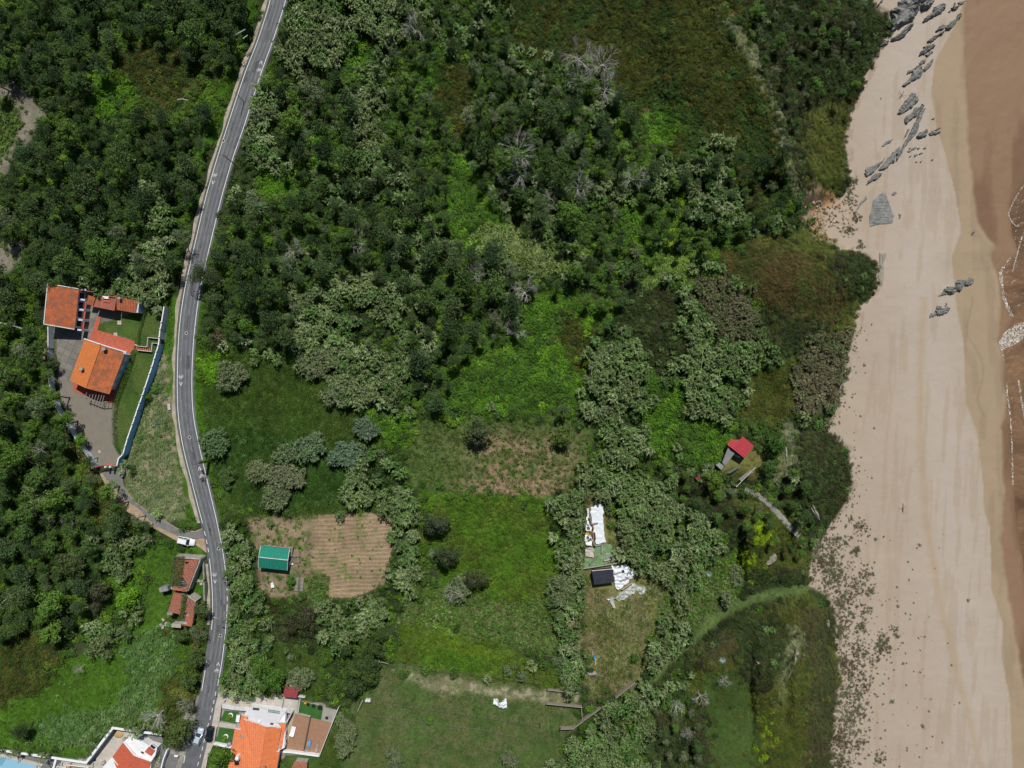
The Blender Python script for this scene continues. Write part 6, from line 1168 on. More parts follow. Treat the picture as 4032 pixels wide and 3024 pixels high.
def rider(p, ang, jersey, helmet, label):
    e = empty("person", (p.x, p.y, p.z), label, "person", rz=ang)
    J = [(-.2, 0, 1.0), (-.1, 0, 1.18), (.08, 0, 1.36), (.2, 0, 1.46), (.27, 0, 1.54), (.34, 0, 1.64), (.36, 0, 1.72)]; Ed = [(i, i + 1) for i in range(6)]; R = [.14, .13, .15, .12, .055, .09, .08]
    for s in (-1, 1):
        b = len(J); J += [(.19, s * .19, 1.42), (.34, s * .24, 1.2), (.5, s * .22, 1.0), (.56, s * .22, .97)]; R += [.065, .045, .035, .035]; Ed += [(3, b), (b, b + 1), (b + 1, b + 2), (b + 2, b + 3)]
        b = len(J); k = .12 * s; J += [(-.14, s * .1, .96), (.14, s * .11, .82 + k), (-.03, s * .12, .42 + k), (.07, s * .12, .34 + k)]; R += [.1, .07, .045, .04]; Ed += [(0, b), (b, b + 1), (b + 1, b + 2), (b + 2, b + 3)]
    skin("body", J, Ed, R, M_skin, e, 2)
    for s in (-1, 1):
        for f in range(4): mb = MB(); y = s * (.19 + .022 * f); mb.tube([(.56, y, .985), (.6, y, .975), (.605, y, .945), (.58, y, .93)], [.01, .009, .008, .007], 5); lpart("finger", mb, M_skin, e)
        mb = MB(); mb.tube([(.55, s * .19, .97), (.57, s * .175, .945), (.59, s * .18, .93)], [.012, .01, .008], 5); lpart("thumb", mb, M_skin, e)
    J2 = [(-.2, 0, 1.02), (-.1, 0, 1.19), (.08, 0, 1.37), (.19, 0, 1.45), (.19, -.19, 1.425), (.27, -.22, 1.3), (.19, .19, 1.425), (.27, .22, 1.3)]; skin("jersey", J2, [(0, 1), (1, 2), (2, 3), (3, 4), (4, 5), (3, 6), (6, 7)], [.15, .15, .175, .14, .08, .06, .08, .06], jersey, e, 2)
    skin("shorts", [(-.2, 0, .98), (-.14, -.1, .95), (.05, -.11, .83), (-.14, .1, .95), (.05, .11, .89)], [(0, 1), (1, 2), (0, 3), (3, 4)], [.155, .115, .095, .115, .095], M_black, e, 2)
    mb = MB(); mb.ball((.34, 0, 1.74), .15, 14, 8, (1.25, .95, .75)); lpart("helmet", mb, helmet, e, True)
    mb = MB(); mb.ball((.445, 0, 1.665), .02, 6, 4); mb.ball((.44, -.035, 1.69), .012, 6, 4); mb.ball((.44, .035, 1.69), .012, 6, 4); mb.ball((.335, -.09, 1.66), .025, 6, 4, (1, .5, 1.2)); mb.ball((.335, .09, 1.66), .025, 6, 4, (1, .5, 1.2)); lpart("face", mb, M_skin, e); return e
a1 = math.radians(107); p1 = CY(1150,790,.03); p2 = CY(1130,1030,.03); p2.y -= .55
bicycle(p1, a1, "dark bicycle of the leading cyclist at the right road edge", M_navy); rider(p1, a1, M_navy, M_helm, "leading cyclist in dark navy with white helmet, riding up the road edge")
bicycle(p2, a1, "blue bicycle of the following cyclist at the right road edge", M_bluej); rider(p2, a1, M_bluej, mat("cream_helmet", (.6, .6, .45), .5, .1), "following cyclist in blue with cream helmet, just behind the one in navy")

# ---------------------------------------------------------------- green-roofed shed and garden
M_green = roofmat("green_sheet_roof", (.012, .22, .15), .1, pitch=.42, dark=.8, stain=.2, staincol=(.02, .12, .09)); M_redroof = roofmat("red_sheet_roof", (.42, .05, .06), -.62, pitch=.5, dark=.65, stain=.15)
c = FG(680,680); v = empty("green_roofed_shed", (c.x, c.y, 0), "wooden shed with green sheet-metal gable roof beside the ploughed plot", "shed")
nw, ne, re, rw, sw, se = FG(325,335,2.5), FG(1112,420,2.5), FG(1062,728,3.6), FG(265,645,3.6), FG(258,930,2.5), FG(1045,1012,2.5)
mb = MB(); mb.slab([nw, ne, re, rw], .06); rN = part("roof", mb, M_green, v, label="sunlit slope"); mb = MB(); mb.slab([rw, re, se, sw], .06); part("roof", mb, M_green, v, label="shaded slope")
mb = MB(); mb.beam(rw + Vector((0, 0, .05)), re + Vector((0, 0, .05)), .18, .05); [mb.beam(a, b, .1, .1) for a, b in ((nw, rw), (ne, re), (rw, sw), (re, se))]; part("roof_trim", mb, M_offwhite, rN)
F_ = xyz([FG(360,370,2.4), FG(1040,445,2.4), FG(990,975,2.4), FG(290,900,2.4)]); mb = MB(); mb.prism(F_, .2, 2.35); mb.prism([F_[0], F_[3], ((F_[0][0] + F_[3][0]) / 2, (F_[0][1] + F_[3][1]) / 2)], 2.3, [2.35, 2.35, 3.4]); part("wall", mb, M_wood, v); windows(v, F_[2], F_[1], .2, 2.3, 2, .9, .8, door=1)
mb = MB(); mb.prism(xyz([FG(1050,400), FG(1190,415), FG(1125,950), FG(1000,930)]), 0, .45); part("porch_deck", mb, M_wood, v)
for pl in ([FG(420,325,1.4), FG(1150,405,1.4)], [FG(1185,385,1.4), FG(1150,600,1.4)], [FG(1120,790,1.4), FG(1085,945,1.4)]):
    mb = MB(); mb.beam(pl[0], pl[1], .16, .1); n = 5; [mb.box((p.x, p.y, .7), (.1, .1, 1.4)) for p in (pl[0].lerp(pl[1], k / n) for k in range(n + 1))]; part("railing", mb, M_greywood, v)
v = empty("wooden_steps", (FG(1250,680).x, FG(1250,680).y, 0), "weathered wooden steps with handrails at the green shed", "steps")
for i in range(7): mb = MB(); p = FG(1155 + i * 34, 688 + i * -1); mb.box((p.x, p.y, .42 - i * .055), (.26, 1.25, .05), -.1); part("tread", mb, M_wood, v)
for y in (612, 760): mb = MB(); mb.beam(FG(1120,y,1.4), FG(1385,y - 5,1.0), .07, .09); mb.box(tuple(FG(1380,y - 2,.5)), (.1, .1, 1.0)); mb.box(tuple(FG(1130,y,.7)), (.1, .1, 1.4)); part("handrail", mb, M_greywood, v)
v = empty("garden_chair", tuple(FG(1195,820)), "white plastic garden chair beside the shed steps", "chair"); mb = MB(); mb.box((0, 0, .42), (.5, .48, .05), .3); lpart("seat", mb, M_white, v); mb = MB(); mb.box((-.2, .18, .68), (.5, .06, .5), .7); lpart("backrest", mb, M_white, v)
for s in (-1, 1):
    for t in (-1, 1): mb = MB(); mb.box((s * .2, t * .2, .2), (.05, .05, .42), .3); lpart("leg", mb, M_white, v)
for s in (-1, 1): mb = MB(); mb.box((s * .25, 0, .6), (.05, .45, .04), .3); lpart("armrest", mb, M_white, v)
for x, y, lab in ((1315,1380,"left of two long grey slatted pallets in the vegetable plot"),(1455,1390,"right of two long grey slatted pallets in the vegetable plot")):
    p = FG(x, y); mb = MB(); [mb.box((p.x + (i - 1.5) * .17, p.y, .3), (.12, 3.4, .04), -.12) for i in range(4)]; [mb.box((p.x - .12 * j * .12, p.y + j, .2), (.7, .1, .14), -.12) for j in (-1.5, -.5, .5, 1.5)]; [mb.box((p.x + i * .28 + .12 * j * -.12, p.y + j, .08), (.08, .08, .2), -.12) for i in (-1, 1) for j in (-1.4, 1.4)]; solid("slatted_pallet", mb, M_greywood, lab, "pallet")
for x, y, s, lab in ((652,1358,.55,"small grey-white box, upper of a pair below the green shed"),(665,1424,.72,"small white box, lower of a pair below the green shed")):
    p = FG(x, y); mb = MB(); mb.box((p.x, p.y, .3), (s, s * .8, .5), .1); mb.box((p.x, p.y, .58), (s * 1.15, s * .95, .06), .1); [mb.box((p.x + i * s * .4, p.y + j * s * .3, .03), (.06, .06, .14)) for i in (-1, 1) for j in (-1, 1)]; solid("white_hive_box", mb, M_white, lab, "box")
mb = MB(); mb.tube([FG(1110,1020,.04), FG(1160,1050,.04), FG(1220,1030,.05), (FG(1270,1080,.04)), FG(1320,1110,.04), FG(1290,1160,.04), FG(1150,1190,.04)], .035, 5); solid("garden_hose", mb, mat("green_hose", (.1, .4, .25), .5, .1), "green garden hose lying in loops below the green shed", "hose")
mb = MB(); mb.tube([T7(1455,120,1.2), T7(1470,190,1.2), T7(1490,275,1.1)], .035, 5); solid("green_cable", mb, mat("pale_green_rope", (.25, .45, .3), .6, .1), "thin pale green line hanging in the hedge right of the road", "rope")

# ---------------------------------------------------------------- orange-roofed house at the bottom
Z0 = 5.2; M_or1 = roofmat("bright_tiles_flat", (.72, .22, .09), 0, pitch=.5, dark=.9, stain=.3, staincol=(.45, .14, .07)); M_or2 = roofmat("bright_tiles", (.70, .20, .07), math.pi / 2 + .12, pitch=.3, dark=.75, stain=.2, staincol=(.4, .12, .06))
FH0 = FH
FH = lambda x, y, z=0.0: FH0(x, y, z * .6)
c = FH(800,1000); v = empty("orange_roofed_house", (c.x, c.y, 0), "big house with bright orange roof and white roof terrace by the lower road", "house")
F_ = xyz([FH(570,650,4.6), FH(680,500,4.2), FH(1290,585,4.2), FH(1270,1180,4.6), FH(1170,1230,4.6), FH(1110,1600,4.6), FH(330,1600,4.6), FH(470,900,4.6)]); mb = MB(); mb.prism(F_, -.2, 2.4); part("wall", mb, M_white, v)
ter = [FH(690,488,4.4), FH(1300,562,4.4), FH(1235,650,4.4), FH(1155,760,4.4), FH(1150,822,4.4), FH(965,826,4.4), FH(600,690,4.4), FH(660,640,4.4), FH(622,590,4.4)]; mb = MB(); mb.prism(xyz(ter), 2.4, 2.6); to = part("roof_terrace", mb, mat("white_terrace", (.58, .58, .6), .7, .08, .5, fine=.04), v)
for x, y, w, h in ((800,518,1.6,.45),(1065,765,.75,.4)): mb = MB(); p = FH(x, y, 4.45); mb.box(tuple(p), (w, h, .2), -.1); part("skylight", mb, M_darkwood, to)
for x, y in ((1050,550),(1155,565)):
    mb = MB(); p = FH(x, y, 4.5); mb.box(tuple(p), (1.7, .95, .14), -.13); f = part("skylight", mb, M_white, to); mb = MB(); [mb.box((p.x, p.y + s * .21, p.z + .09), (1.5, .34, .04), -.13) for s in (-1, 1)]; part("glazing", mb, mat("sea_green_glass", (.2, .27, .24), .2, .1), f)
mb = MB(); p = FH(855,725,4.6); mb.box(tuple(p), (.7, .5, .4), -.2); part("vent_box", mb, M_white, to)
W1 = [FH(560,600,4.7), FH(655,640,5.0), FH(600,690,5.1), FH(965,820,5.7), FH(845,1620,5.7), FH(320,1600,4.7), FH(445,842,4.7), FH(505,850,4.7)]
mb = MB(); mb.slab([FH(560,600,4.6), FH(655,638,4.8), FH(660,680,5.0), FH(605,690,5.05), FH(965,822,5.7), FH(845,1650,5.7), FH(505,1650,5.0), FH(585,1010,5.0), FH(505,850,4.6)], .12); r0 = part("roof", mb, M_or1, v, label="broad sunlit left slope")
mb = MB(); mb.slab([FH(445,842,4.5), FH(505,850,4.56), FH(600,1000,4.95), FH(520,1650,4.95), FH(305,1650,4.3)], .12); part("roof", mb, M_or1, v, label="outer left slope")
mb = MB(); mb.slab([FH(965,822,5.7), FH(1228,828,4.9), FH(1160,1215,4.9), FH(1195,1240,4.8), FH(1130,1650,4.8), FH(845,1650,5.7)], .12); r2 = part("roof", mb, M_or2, v, label="right slope with tile rows")
mb = MB(); mb.slab([FH(1162,750,4.4), FH(1305,755,4.1), FH(1230,1195,4.1), FH(1180,1190,4.4), FH(1230,850,4.4)], .12); part("roof", mb, M_or1, v, label="narrow lean-to roof")
mb = MB(); [mb.beam(FH(*a, 4.9), FH(*b, 4.9), .22, .3) for a, b in (((560,598),(660,640)),((600,682),(780,745)),((780,745),(965,822)),((965,822),(1220,825)),((1158,745),(1305,750)),((458,835),(545,865)),((1150,1222),(1195,1228)))]; part("parapet_coping", mb, M_offwhite, v)
mb = MB(); mb.beam(FH(965,822,5.75), FH(845,1650,5.75), .12, .1); mb.beam(FH(600,1010,5.05), FH(520,1650,5.05), .1, .08); part("ridge", mb, M_or2, r0)
mb = MB(); mb.beam(FH(530,960,5.0), FH(605,990,5.1), .3, .3); part("roof_vent", mb, M_greywood, v)
mb = MB(); p = FH(505,1320,5.6); mb.box((p.x, p.y, 3.4), (.7, 1.0, 1.6), .1); mb.ball((p.x, p.y + .1, 4.3), .5, 8, 5, (1, 1.1, .7)); ch = part("chimney", mb, M_white, v); mb = MB(); p = FH(475,1410,5.3); mb.box((p.x, p.y, 3.15), (1.0, 1.3, .35), .15); part("chimney_shade", mb, M_dark, ch)  # dark slab beside the chimney stands in for its shading on the roof
mb = MB(); p = FH(945,1490,5.9); mb.box(tuple(p), (.7, .5, 1.0), .1); part("chimney", mb, M_greywall, v, label="small grey chimney near the bottom edge")
mb = MB(); p = FH(1245,695,3.2); mb.box(tuple(p), (.9, .7, .6), .5); part("balcony_box", mb, mat("purple_panel", (.12, .06, .2), .6, .1), v); mb = MB(); mb.wall([FH(1200,745,3.5), FH(1310,748,3.5), FH(1395,590,3.5), FH(1290,560,3.5)], .15, -.1, 2.2); part("balcony_parapet", mb, M_offwhite, v); windows(v, F_[3], F_[2], .2, 2.3, 4)
FH = FH0
# plots round the house
sheet("house_driveway", [FH(130,300), FH(480,200), FH(1250,240), FH(1520,300), FH(1480,600), FH(1380,620), FH(1230,560), FH(700,500), FH(240,460)], mat("pale_forecourt", (.44, .41, .37), .9, .3, .5, col2=(.34, .31, .27)), .02)
sheet("sandy_bed", [FH(270,390), FH(700,420), FH(960,450), FH(1010,500), FH(720,490), FH(270,440)], mat("sandy_bed", (.42, .34, .22), .95, .3, .6), .03)
sheet("side_passage", [FH(1380,620), FH(1450,600), FH(1440,760), FH(1340,1120), FH(1280,1080), FH(1330,820)], mat("sand_passage", (.42, .36, .24), .95, .3, .6), .03)
sheet("side_pavement", [FH(215,170), FH(270,300), FH(215,460), FH(180,740), FH(100,1080), FH(0,1300), FH(-60,1600), FH(-140,1600), FH(-20,1100), FH(60,800), FH(120,450), FH(175,250)], M_paleconc, .05)
M_deck = mat("brown_deck", (.30, .17, .105), .8, .15, 1.2, fine=.2)
sheet("deck", [FH(1450,615), FH(1700,655), FH(1592,1235), FH(1310,1170)], M_deck, .25, t=.3); sheet("deck", [FH(1718,668), FH(2062,752), FH(1858,1292), FH(1605,1240)], M_deck, .15, t=.2)
lm = mat("trimmed_turf", (.035, .115, .02), .9, .25, .6, fine=.25)
for pl in ([FH(1538,385), FH(1925,480), FH(1888,700), FH(1508,600)], [FH(280,540), FH(512,562), FH(478,765), FH(200,710)], [FH(190,825), FH(442,855), FH(388,1122), FH(125,1080)]): sheet("turf", pl, lm, .06)
sheet("gravel_pad", [FH(1935,490), FH(2155,530), FH(2082,742), FH(1892,705)], M_concrete, .05); sheet("stone_path", [FH(190,740), FH(470,780), FH(455,850), FH(170,810)], M_paleconc, .06)
def gwall(name, pl, t, h, m, lab, z0=-.1): mb = MB(); mb.wall(pl, t, z0, h); return solid(name, mb, m, lab, "wall")
gwall("garden_wall", [FH(232,468,1.1), FH(430,500,1.1), FH(680,520,1.1)], 1.1, 1.1, M_offwhite, "broad white wall along the top of the orange-roofed house's front lawns")
gwall("garden_wall", [FH(1250,1240,1.2), FH(1400,1250,1.2), FH(1845,1310,1.2)], .45, 1.1, M_white, "white rendered wall below the two brown decks")
gwall("garden_wall", [FH(2175,505,1.3), FH(2060,790,1.3), FH(1850,1325,1.3)], .16, 1.2, M_offwhite, "thin pale wall on the right side of the brown decks")
gwall("garden_wall", [FH(90,1105,.8), FH(385,1160,.8)], .6, .8, M_white, "white wall at the lower end of the second front lawn")
gwall("garden_wall", [FH(270,385,1.0), FH(212,470,1.0), FH(180,720,1.0)], .14, .9, M_paleconc, "pale roadside wall beside the upper front lawn"); gwall("garden_wall", [FH(130,840,1.0), FH(90,1090,1.0)], .14, .9, M_paleconc, "pale roadside wall beside the lower front lawn")
gwall("garden_wall", [FH(1535,355,1.0), FH(1518,480,1.0), FH(1500,590,1.0)], .14, .9, M_offwhite, "pale wall between forecourt path and rear lawn"); gwall("garden_wall", [FH(1490,310,.9), FH(1620,325,.9)], .25, .9, M_offwhite, "short white wall right of the small red roof")
gwall("garden_wall", [FH(1712,650,.7), FH(1600,1230,.7)], .2, .6, M_darkwood, "dark edging wall between the two brown decks"); gwall("garden_wall", [FH(1250,360,1.2), FH(1215,560,1.2)], .15, 1.2, M_offwhite, "thin white wall crossing the forecourt")
gwall("garden_wall", [FH(1440,590,.6), FH(1560,612,.6), FH(1705,652,.6)], .12, .5, M_paleconc, "low pale edging above the left brown deck")
c = FH(1440,250); v = empty("red_roofed_shelter", (c.x, c.y, 0), "small dark red flat-roofed shelter half hidden by trees", "shelter"); rp = [FH(1290,130,2.4), FH(1520,155,2.4), FH(1478,335,2.3), FH(1250,310,2.3)]; mb = MB(); mb.slab(rp, .08); part("roof", mb, roofmat("maroon_sheet", (.30, .05, .06), .2, dark=.85, stain=.1), v); mb = MB(); mb.prism(inset(xyz(rp), .3), 0, 2.2); part("wall", mb, M_offwhite, v)
def lounger(p, ang, m, lab, L=1.9, w=.7):
    e = empty("sun_lounger", (p.x, p.y, p.z), lab, "lounger", rz=ang); mb = MB(); mb.box((.25, 0, .36), (L * .65, w, .07)); lpart("seat", mb, m, e); mb = MB(); mb.box((-L * .32, 0, .5), (L * .42, w, .07), 0, .55); lpart("backrest", mb, m, e)
    for a in (-.6, .7):
        for b in (-.25, .25): mb = MB(); mb.box((a, b * w / .7, .17), (.05, .05, .34)); lpart("leg", mb, M_metal, e)
lounger(FH(1425,870,.25), math.radians(75), M_white, "big white sun lounger draped with a towel on the left brown deck", 2.6, 1.1); lounger(FH(1828,1150,.15), math.radians(80), M_greywood, "grey sun lounger on the right brown deck", 1.9, .6)
v = empty("ping_pong_table", tuple(FH(1698,1078,.15)), "small light blue table on the right brown deck", "table", rz=math.radians(80)); mb = MB(); mb.box((0, 0, .6), (1.5, .85, .05)); lpart("tabletop", mb, mat("light_blue_board", (.12, .3, .55), .6, .1), v); [lpart("leg", MB().box((a, b, .3), (.05, .05, .6)), M_dark, v) for a in (-.65, .65) for b in (-.35, .35)]
mb = MB(); p = FH(1648,1205,.2); mb.box((p.x, p.y, .35), (1.3, .5, .3), -.1); mb.box((p.x, p.y, .53), (1.15, .36, .08), -.1); solid("planter_trough", mb, M_concrete, "grey planter trough at the foot of the dark deck edging", "planter")
def ringseat(fr, x, y, lab):
    c = fr(x, y, .06); v = empty("crescent_planter", (c.x, c.y, .06), lab, "planter"); mb = MB(); n = 12; mb.tube([(.55 * math.cos(a), .55 * math.sin(a), .12) for a in (math.radians(-50 + i * 19) for i in range(n))], [.06 + .11 * math.sin(math.pi * i / (n - 1)) for i in range(n)], 6); lpart("crescent_rim", mb, M_white, v)
    V = []; F = []; [quad_leaf(V, F, Vector((rt.gauss(-.25, .22), rt.gauss(-.3, .25), rt.uniform(.1, .9))), rdir(rt), Vector((0, 0, 1)), .25, .15) for k in range(150)]; o = bpy.data.objects.new("shrub", leafmesh("shrub", V, F, L_broad)); COL.objects.link(o); o.parent = v; o['tint'] = [.2, .28, .02]
ringseat(FH,375,625,"white crescent planter with a small shrub on the upper front lawn"); ringseat(FH,295,980,"white crescent planter with a small shrub on the lower front lawn")
mb = MB(); p = FH(352,1110,.6); mb.ball((p.x, p.y, .6), .55, 16, 10); solid("exercise_ball", mb, mat("lilac_ball", (.36, .26, .5), .4, .05), "large lilac ball at the corner of the lower front lawn", "ball", smooth=True)
for x, y, s, m, lab in ((1632,410,.5,mat("orange_plastic", (.7, .3, .03), .5, .1),"small orange toy box at the top of the rear lawn"),(1680,432,.6,M_dark,"black crate right of the orange toy box"),(1770,452,.7,M_dark,"black crate in the middle of the rear lawn's upper edge"),(1880,475,.9,M_dark,"large black bag at the rear lawn's right corner"),(1990,655,.6,M_dark,"dark bin on the concrete pad")):
    mb = MB(); p = FH(x, y); mb.box((p.x, p.y, s * .4), (s, s * .7, s * .8), -.2); mb.box((p.x, p.y, s * .82), (s * 1.1, s * .8, .06), -.2); solid("storage_box", mb, m, lab, "box")
mb = MB(); p = FH(520,650); mb.box((p.x, p.y, .9), (.9, 1.8, .1), -.15); [mb.box((p.x + i * .35, p.y + j * .8, .45), (.08, .08, .9)) for i in (-1, 1) for j in (-1, 1)]; solid("white_porch_table", mb, M_white, "white table against the orange-roofed house by the upper lawn", "table")
c = FH(1530,1460); v = empty("small_brick_shed", (c.x, c.y, 0), "small tiled brick shed at the bottom edge right of the orange roof", "shed"); rp = [FH(1445,1395,2.2), FH(1655,1420,2.2), FH(1650,1530,2.5), FH(1400,1500,2.5)]; mb = MB(); mb.slab(rp, .08); mb.slab([FH(1400,1500,2.5), FH(1650,1530,2.5), FH(1640,1640,2.1), FH(1390,1620,2.1)], .08); part("roof", mb, M_oldtile, v); mb = MB(); mb.prism(inset(xyz([rp[0], rp[1], FH(1630,1620,2), FH(1400,1600,2)]), .2), 0, 2.05); part("wall", mb, M_stone, v)

# ---------------------------------------------------------------- white compound at the lower left
v = empty("compound_wall", tuple(FL(985,680)), "angular white wall round the lower left compound", "wall"); cw = [FL(-300,500,2.5), FL(0,535,2.5), FL(330,585,2.5), FL(640,628,2.5), FL(985,680,2.5), FL(1290,280,2.5), FL(1560,322,2.5), FL(1850,355,2.5)]; mb = MB(); mb.wall(cw, .5, -.2, 2.45); part("wall_face", mb, M_palewall, v); mb = MB(); mb.wall(cw, .56, 2.45, 2.52); part("coping", mb, M_white, v)
sheet("compound_paving", [FL(-300,510), FL(640,620), FL(985,690), FL(1290,290), FL(1850,360), FL(1860,560), FL(1800,760), FL(1700,900), FL(-300,900)], M_paleconc, .006); sheet("asphalt_forecourt", [FL(1300,300), FL(1850,362), FL(1900,560), FL(2060,600), FL(2000,760), FL(1840,760), FL(1830,600), FL(1780,520), FL(1500,340)], M_road2, .014); sheet("grey_terrace", [FL(-300,530), FL(0,565), FL(620,640), FL(600,760), FL(420,760), FL(420,700), FL(0,600), FL(-300,570)], M_road2, .016)
mb = MB(); mb.ball(tuple(FL(1360,350,.0)), 1.2, 10, 6, (1.1, .9, .25)); solid("sand_heap", mb, mat("ochre_sand", (.42, .30, .14), .95, .2, 2.), "small heap of ochre sand in the compound's upper corner", "sand heap", smooth=True)
sheet("garden_pool_water", [FL(-300,560), FL(60,620), FL(420,712), FL(400,900), FL(-300,900)], gloss("pool_water", (.25, .47, .6), .08), .03)
mb = MB(); mb.wall([FL(-300,540,.2), FL(60,605,.2), FL(450,700,.2), FL(425,900,.2)], .7, -.05, .12); solid("pool_edge", mb, M_paleconc, "pale curb round the light blue pool", "pool edge"); mb = MB(); [mb.beam(FL(-20 + i * 22, 610 + i * 3, .1), FL(-80 + i * 22, 700 + i * 3, .1), .12, .08) for i in range(5)]; solid("pool_steps", mb, mat("teal_tiles", (.05, .25, .3), .4, .1), "teal striped steps in the corner of the pool", "steps")
FL0 = FL
FL = lambda x, y, z=0.0: FL0(x, y, z * .6)
c = FL(1550,560); v = empty("white_flat_roofed_house", (c.x, c.y, 0), "white house with flat roof and terracotta slopes inside the compound", "house"); zz = 3.8
bd = [FL(1530,360,zz), FL(1700,482,zz), FL(1798,512,zz), FL(1780,590,zz), FL(1735,662,zz), FL(1690,900,zz), FL(1180,900,zz), FL(1180,720,zz), FL(1285,615,zz), FL(1415,438,zz)]; mb = MB(); mb.prism(xyz(bd), -.2, 2.05); part("wall", mb, M_white, v)
mb = MB(); mb.slab([FL(1530,360,3.9), FL(1700,482,3.9), FL(1800,512,3.9), FL(1780,595,3.9), FL(1735,662,3.9), FL(1540,592,3.9), FL(1425,440,3.9)], .3); fr_ = part("flat_roof", mb, M_white, v); M_tc = roofmat("red_tiles", (.52, .115, .06), .7, pitch=.3, dark=.85, stain=.12)
mb = MB(); mb.slab([FL(1415,438,4.2), FL(1540,592,4.6), FL(1400,900,4.6), FL(1285,615,3.9)], .12); part("roof", mb, M_tc, v, label="left terracotta slope"); mb = MB(); mb.slab([FL(1540,592,4.6), FL(1735,662,4.0), FL(1650,900,4.0), FL(1405,900,4.6)], .12); part("roof", mb, M_tc, v, label="right terracotta slope")
mb = MB(); mb.beam(FL(1418,438,4.3), FL(1540,590,4.7), .25, .3); mb.beam(FL(1540,590,4.7), FL(1737,660,4.1), .25, .3); mb.beam(FL(1283,615,4.0), FL(1400,760,4.0), .2, .25); part("white_coping", mb, M_white, v)
mb = MB(); mb.slab([FL(1180,720,3.4), FL(1283,620,3.4), FL(1390,760,3.4), FL(1370,900,3.4), FL(1180,900,3.4)], .2); part("side_roof", mb, M_white, v)
mb = MB(); mb.prism(xyz([FL(1700,500,4.5), FL(1770,545,4.5), FL(1728,600,4.5), FL(1658,552,4.5)]), 2.3, 2.75); part("stair_cap", mb, M_tc, v)
for pl in ([FL(1735,455,4.0), FL(1798,505,4.0), FL(1770,535,4.0), FL(1710,488,4.0)], [FL(1622,535,4.0), FL(1666,565,4.0), FL(1645,588,4.0), FL(1602,555,4.0)]): mb = MB(); mb.prism(xyz(pl), 2.3, 2.45); f = part("skylight", mb, M_white, v); mb = MB(); mb.prism(inset(xyz(pl), .22), 2.45, 2.48); part("pane", mb, M_glass, f)
FL = FL0
for k, (a, b, c_, d) in enumerate((((760,705),(1010,735),(985,830),(740,800)), ((650,725),(740,735),(735,830),(645,820)))):
    q = FL(*a); v = empty("white_pergola", (q.x, q.y, 0), ["white pergola with red-brown slats in the compound", "small white pergola left of the slatted one"][k], "pergola"); pa, pb, pc, pd = FL(*a, 2.4), FL(*b, 2.4), FL(*c_, 2.4), FL(*d, 2.4); mb = MB(); mb.wall([pa, pb, pc, pd, pa], .18, 2.25, 2.45); part("frame", mb, M_white, v)
    for i in range(12 - 6 * k): t = (i + .5) / (12 - 6 * k); mb = MB(); mb.beam(pa.lerp(pb, t), pd.lerp(pc, t), .12, .1); part("slat", mb, M_terra, v)
    for p in (pa, pb, pc, pd): mb = MB(); mb.box((p.x, p.y, 1.1), (.15, .15, 2.3)); part("post", mb, M_white, v)
gwall("compound_divider", [FL(645,620,2.2), FL(610,740,2.2), FL(590,850,2.2)], .5, 2.2, M_white, "white wall with blue balustrade dividing pool and yard"); gwall("entrance_wall", [FL(1912,535,1.8), FL(1870,640,1.8), FL(1840,760,1.8)], .3, 1.8, M_white, "white wall at the compound's road entrance")
for x, y, s, m, lab in ((1432,395,.7,M_concrete,"grey block above the white flat roof"),(1683,440,.7,M_stone,"beige block beside the roof skylight"),(1195,665,.9,M_stone,"beige garden block on the compound paving"),(1090,640,.5,M_dark,"dark round pot at the compound's inner wall"),(482,698,.45,M_white,"white pool-side ball lamp")): 
    mb = MB(); p = FL(x, y); mb.box((p.x, p.y, s * .4), (s, s * .8, s * .8), .5); mb.box((p.x, p.y, s * .84), (s * 1.1, s * .9, .06), .5); solid("garden_block", mb, m, lab, "block")
mb = MB(); mb.tube([FL(2000,600,.5), FL(2030,605,.6)], .25, 8); mb.ball(tuple(FL(2032,603,.7)), .3); solid("white_bin", mb, M_white, "small white bin by the kerb below the roadside tree", "bin")
hedge([FL(1800,540,.6), FL(1815,620,.6), FL(1790,740,.6)], 1.8, 1.2, "olive hedge strip between compound house and entrance wall", (.12,.14,.04))
# ---------------------------------------------------------------- red-roofed hut, annex, stairs, boardwalk
c = FK(950,340); v = empty("red_roofed_hut", (c.x, c.y, 0), "small wooden hut with bright red ribbed roof above the beach", "hut"); M_rr = roofmat("red_ribbed_sheet", (.46, .045, .06), -.88, pitch=.5, dark=.7, stain=.12)
mb = MB(); mb.slab([FK(960,158,3.4), FK(1147,322,2.7), FK(986,528,2.7), FK(788,372,3.4)], .06); part("roof", mb, M_rr, v, label="larger roof slope"); mb = MB(); mb.slab([FK(893,228,3.4), FK(788,372,3.4), FK(700,312,2.8), FK(755,205,2.8), FK(800,215,2.9)], .06); part("roof", mb, M_rr, v, label="smaller roof slope")
mb = MB(); mb.beam(FK(960,158,3.45), FK(788,372,3.45), .16, .05); part("ridge_cap", mb, M_rr, v); mb = MB(); F_ = inset(xyz([FK(925,200,2.6), FK(1140,325,2.6), FK(985,515,2.6), FK(725,320,2.6)]), .35); mb.prism(F_, -.2, 2.6); part("wall", mb, M_wood, v); windows(v, F_[2], F_[1], .1, 2.5, 2, .8, .8, door=0)
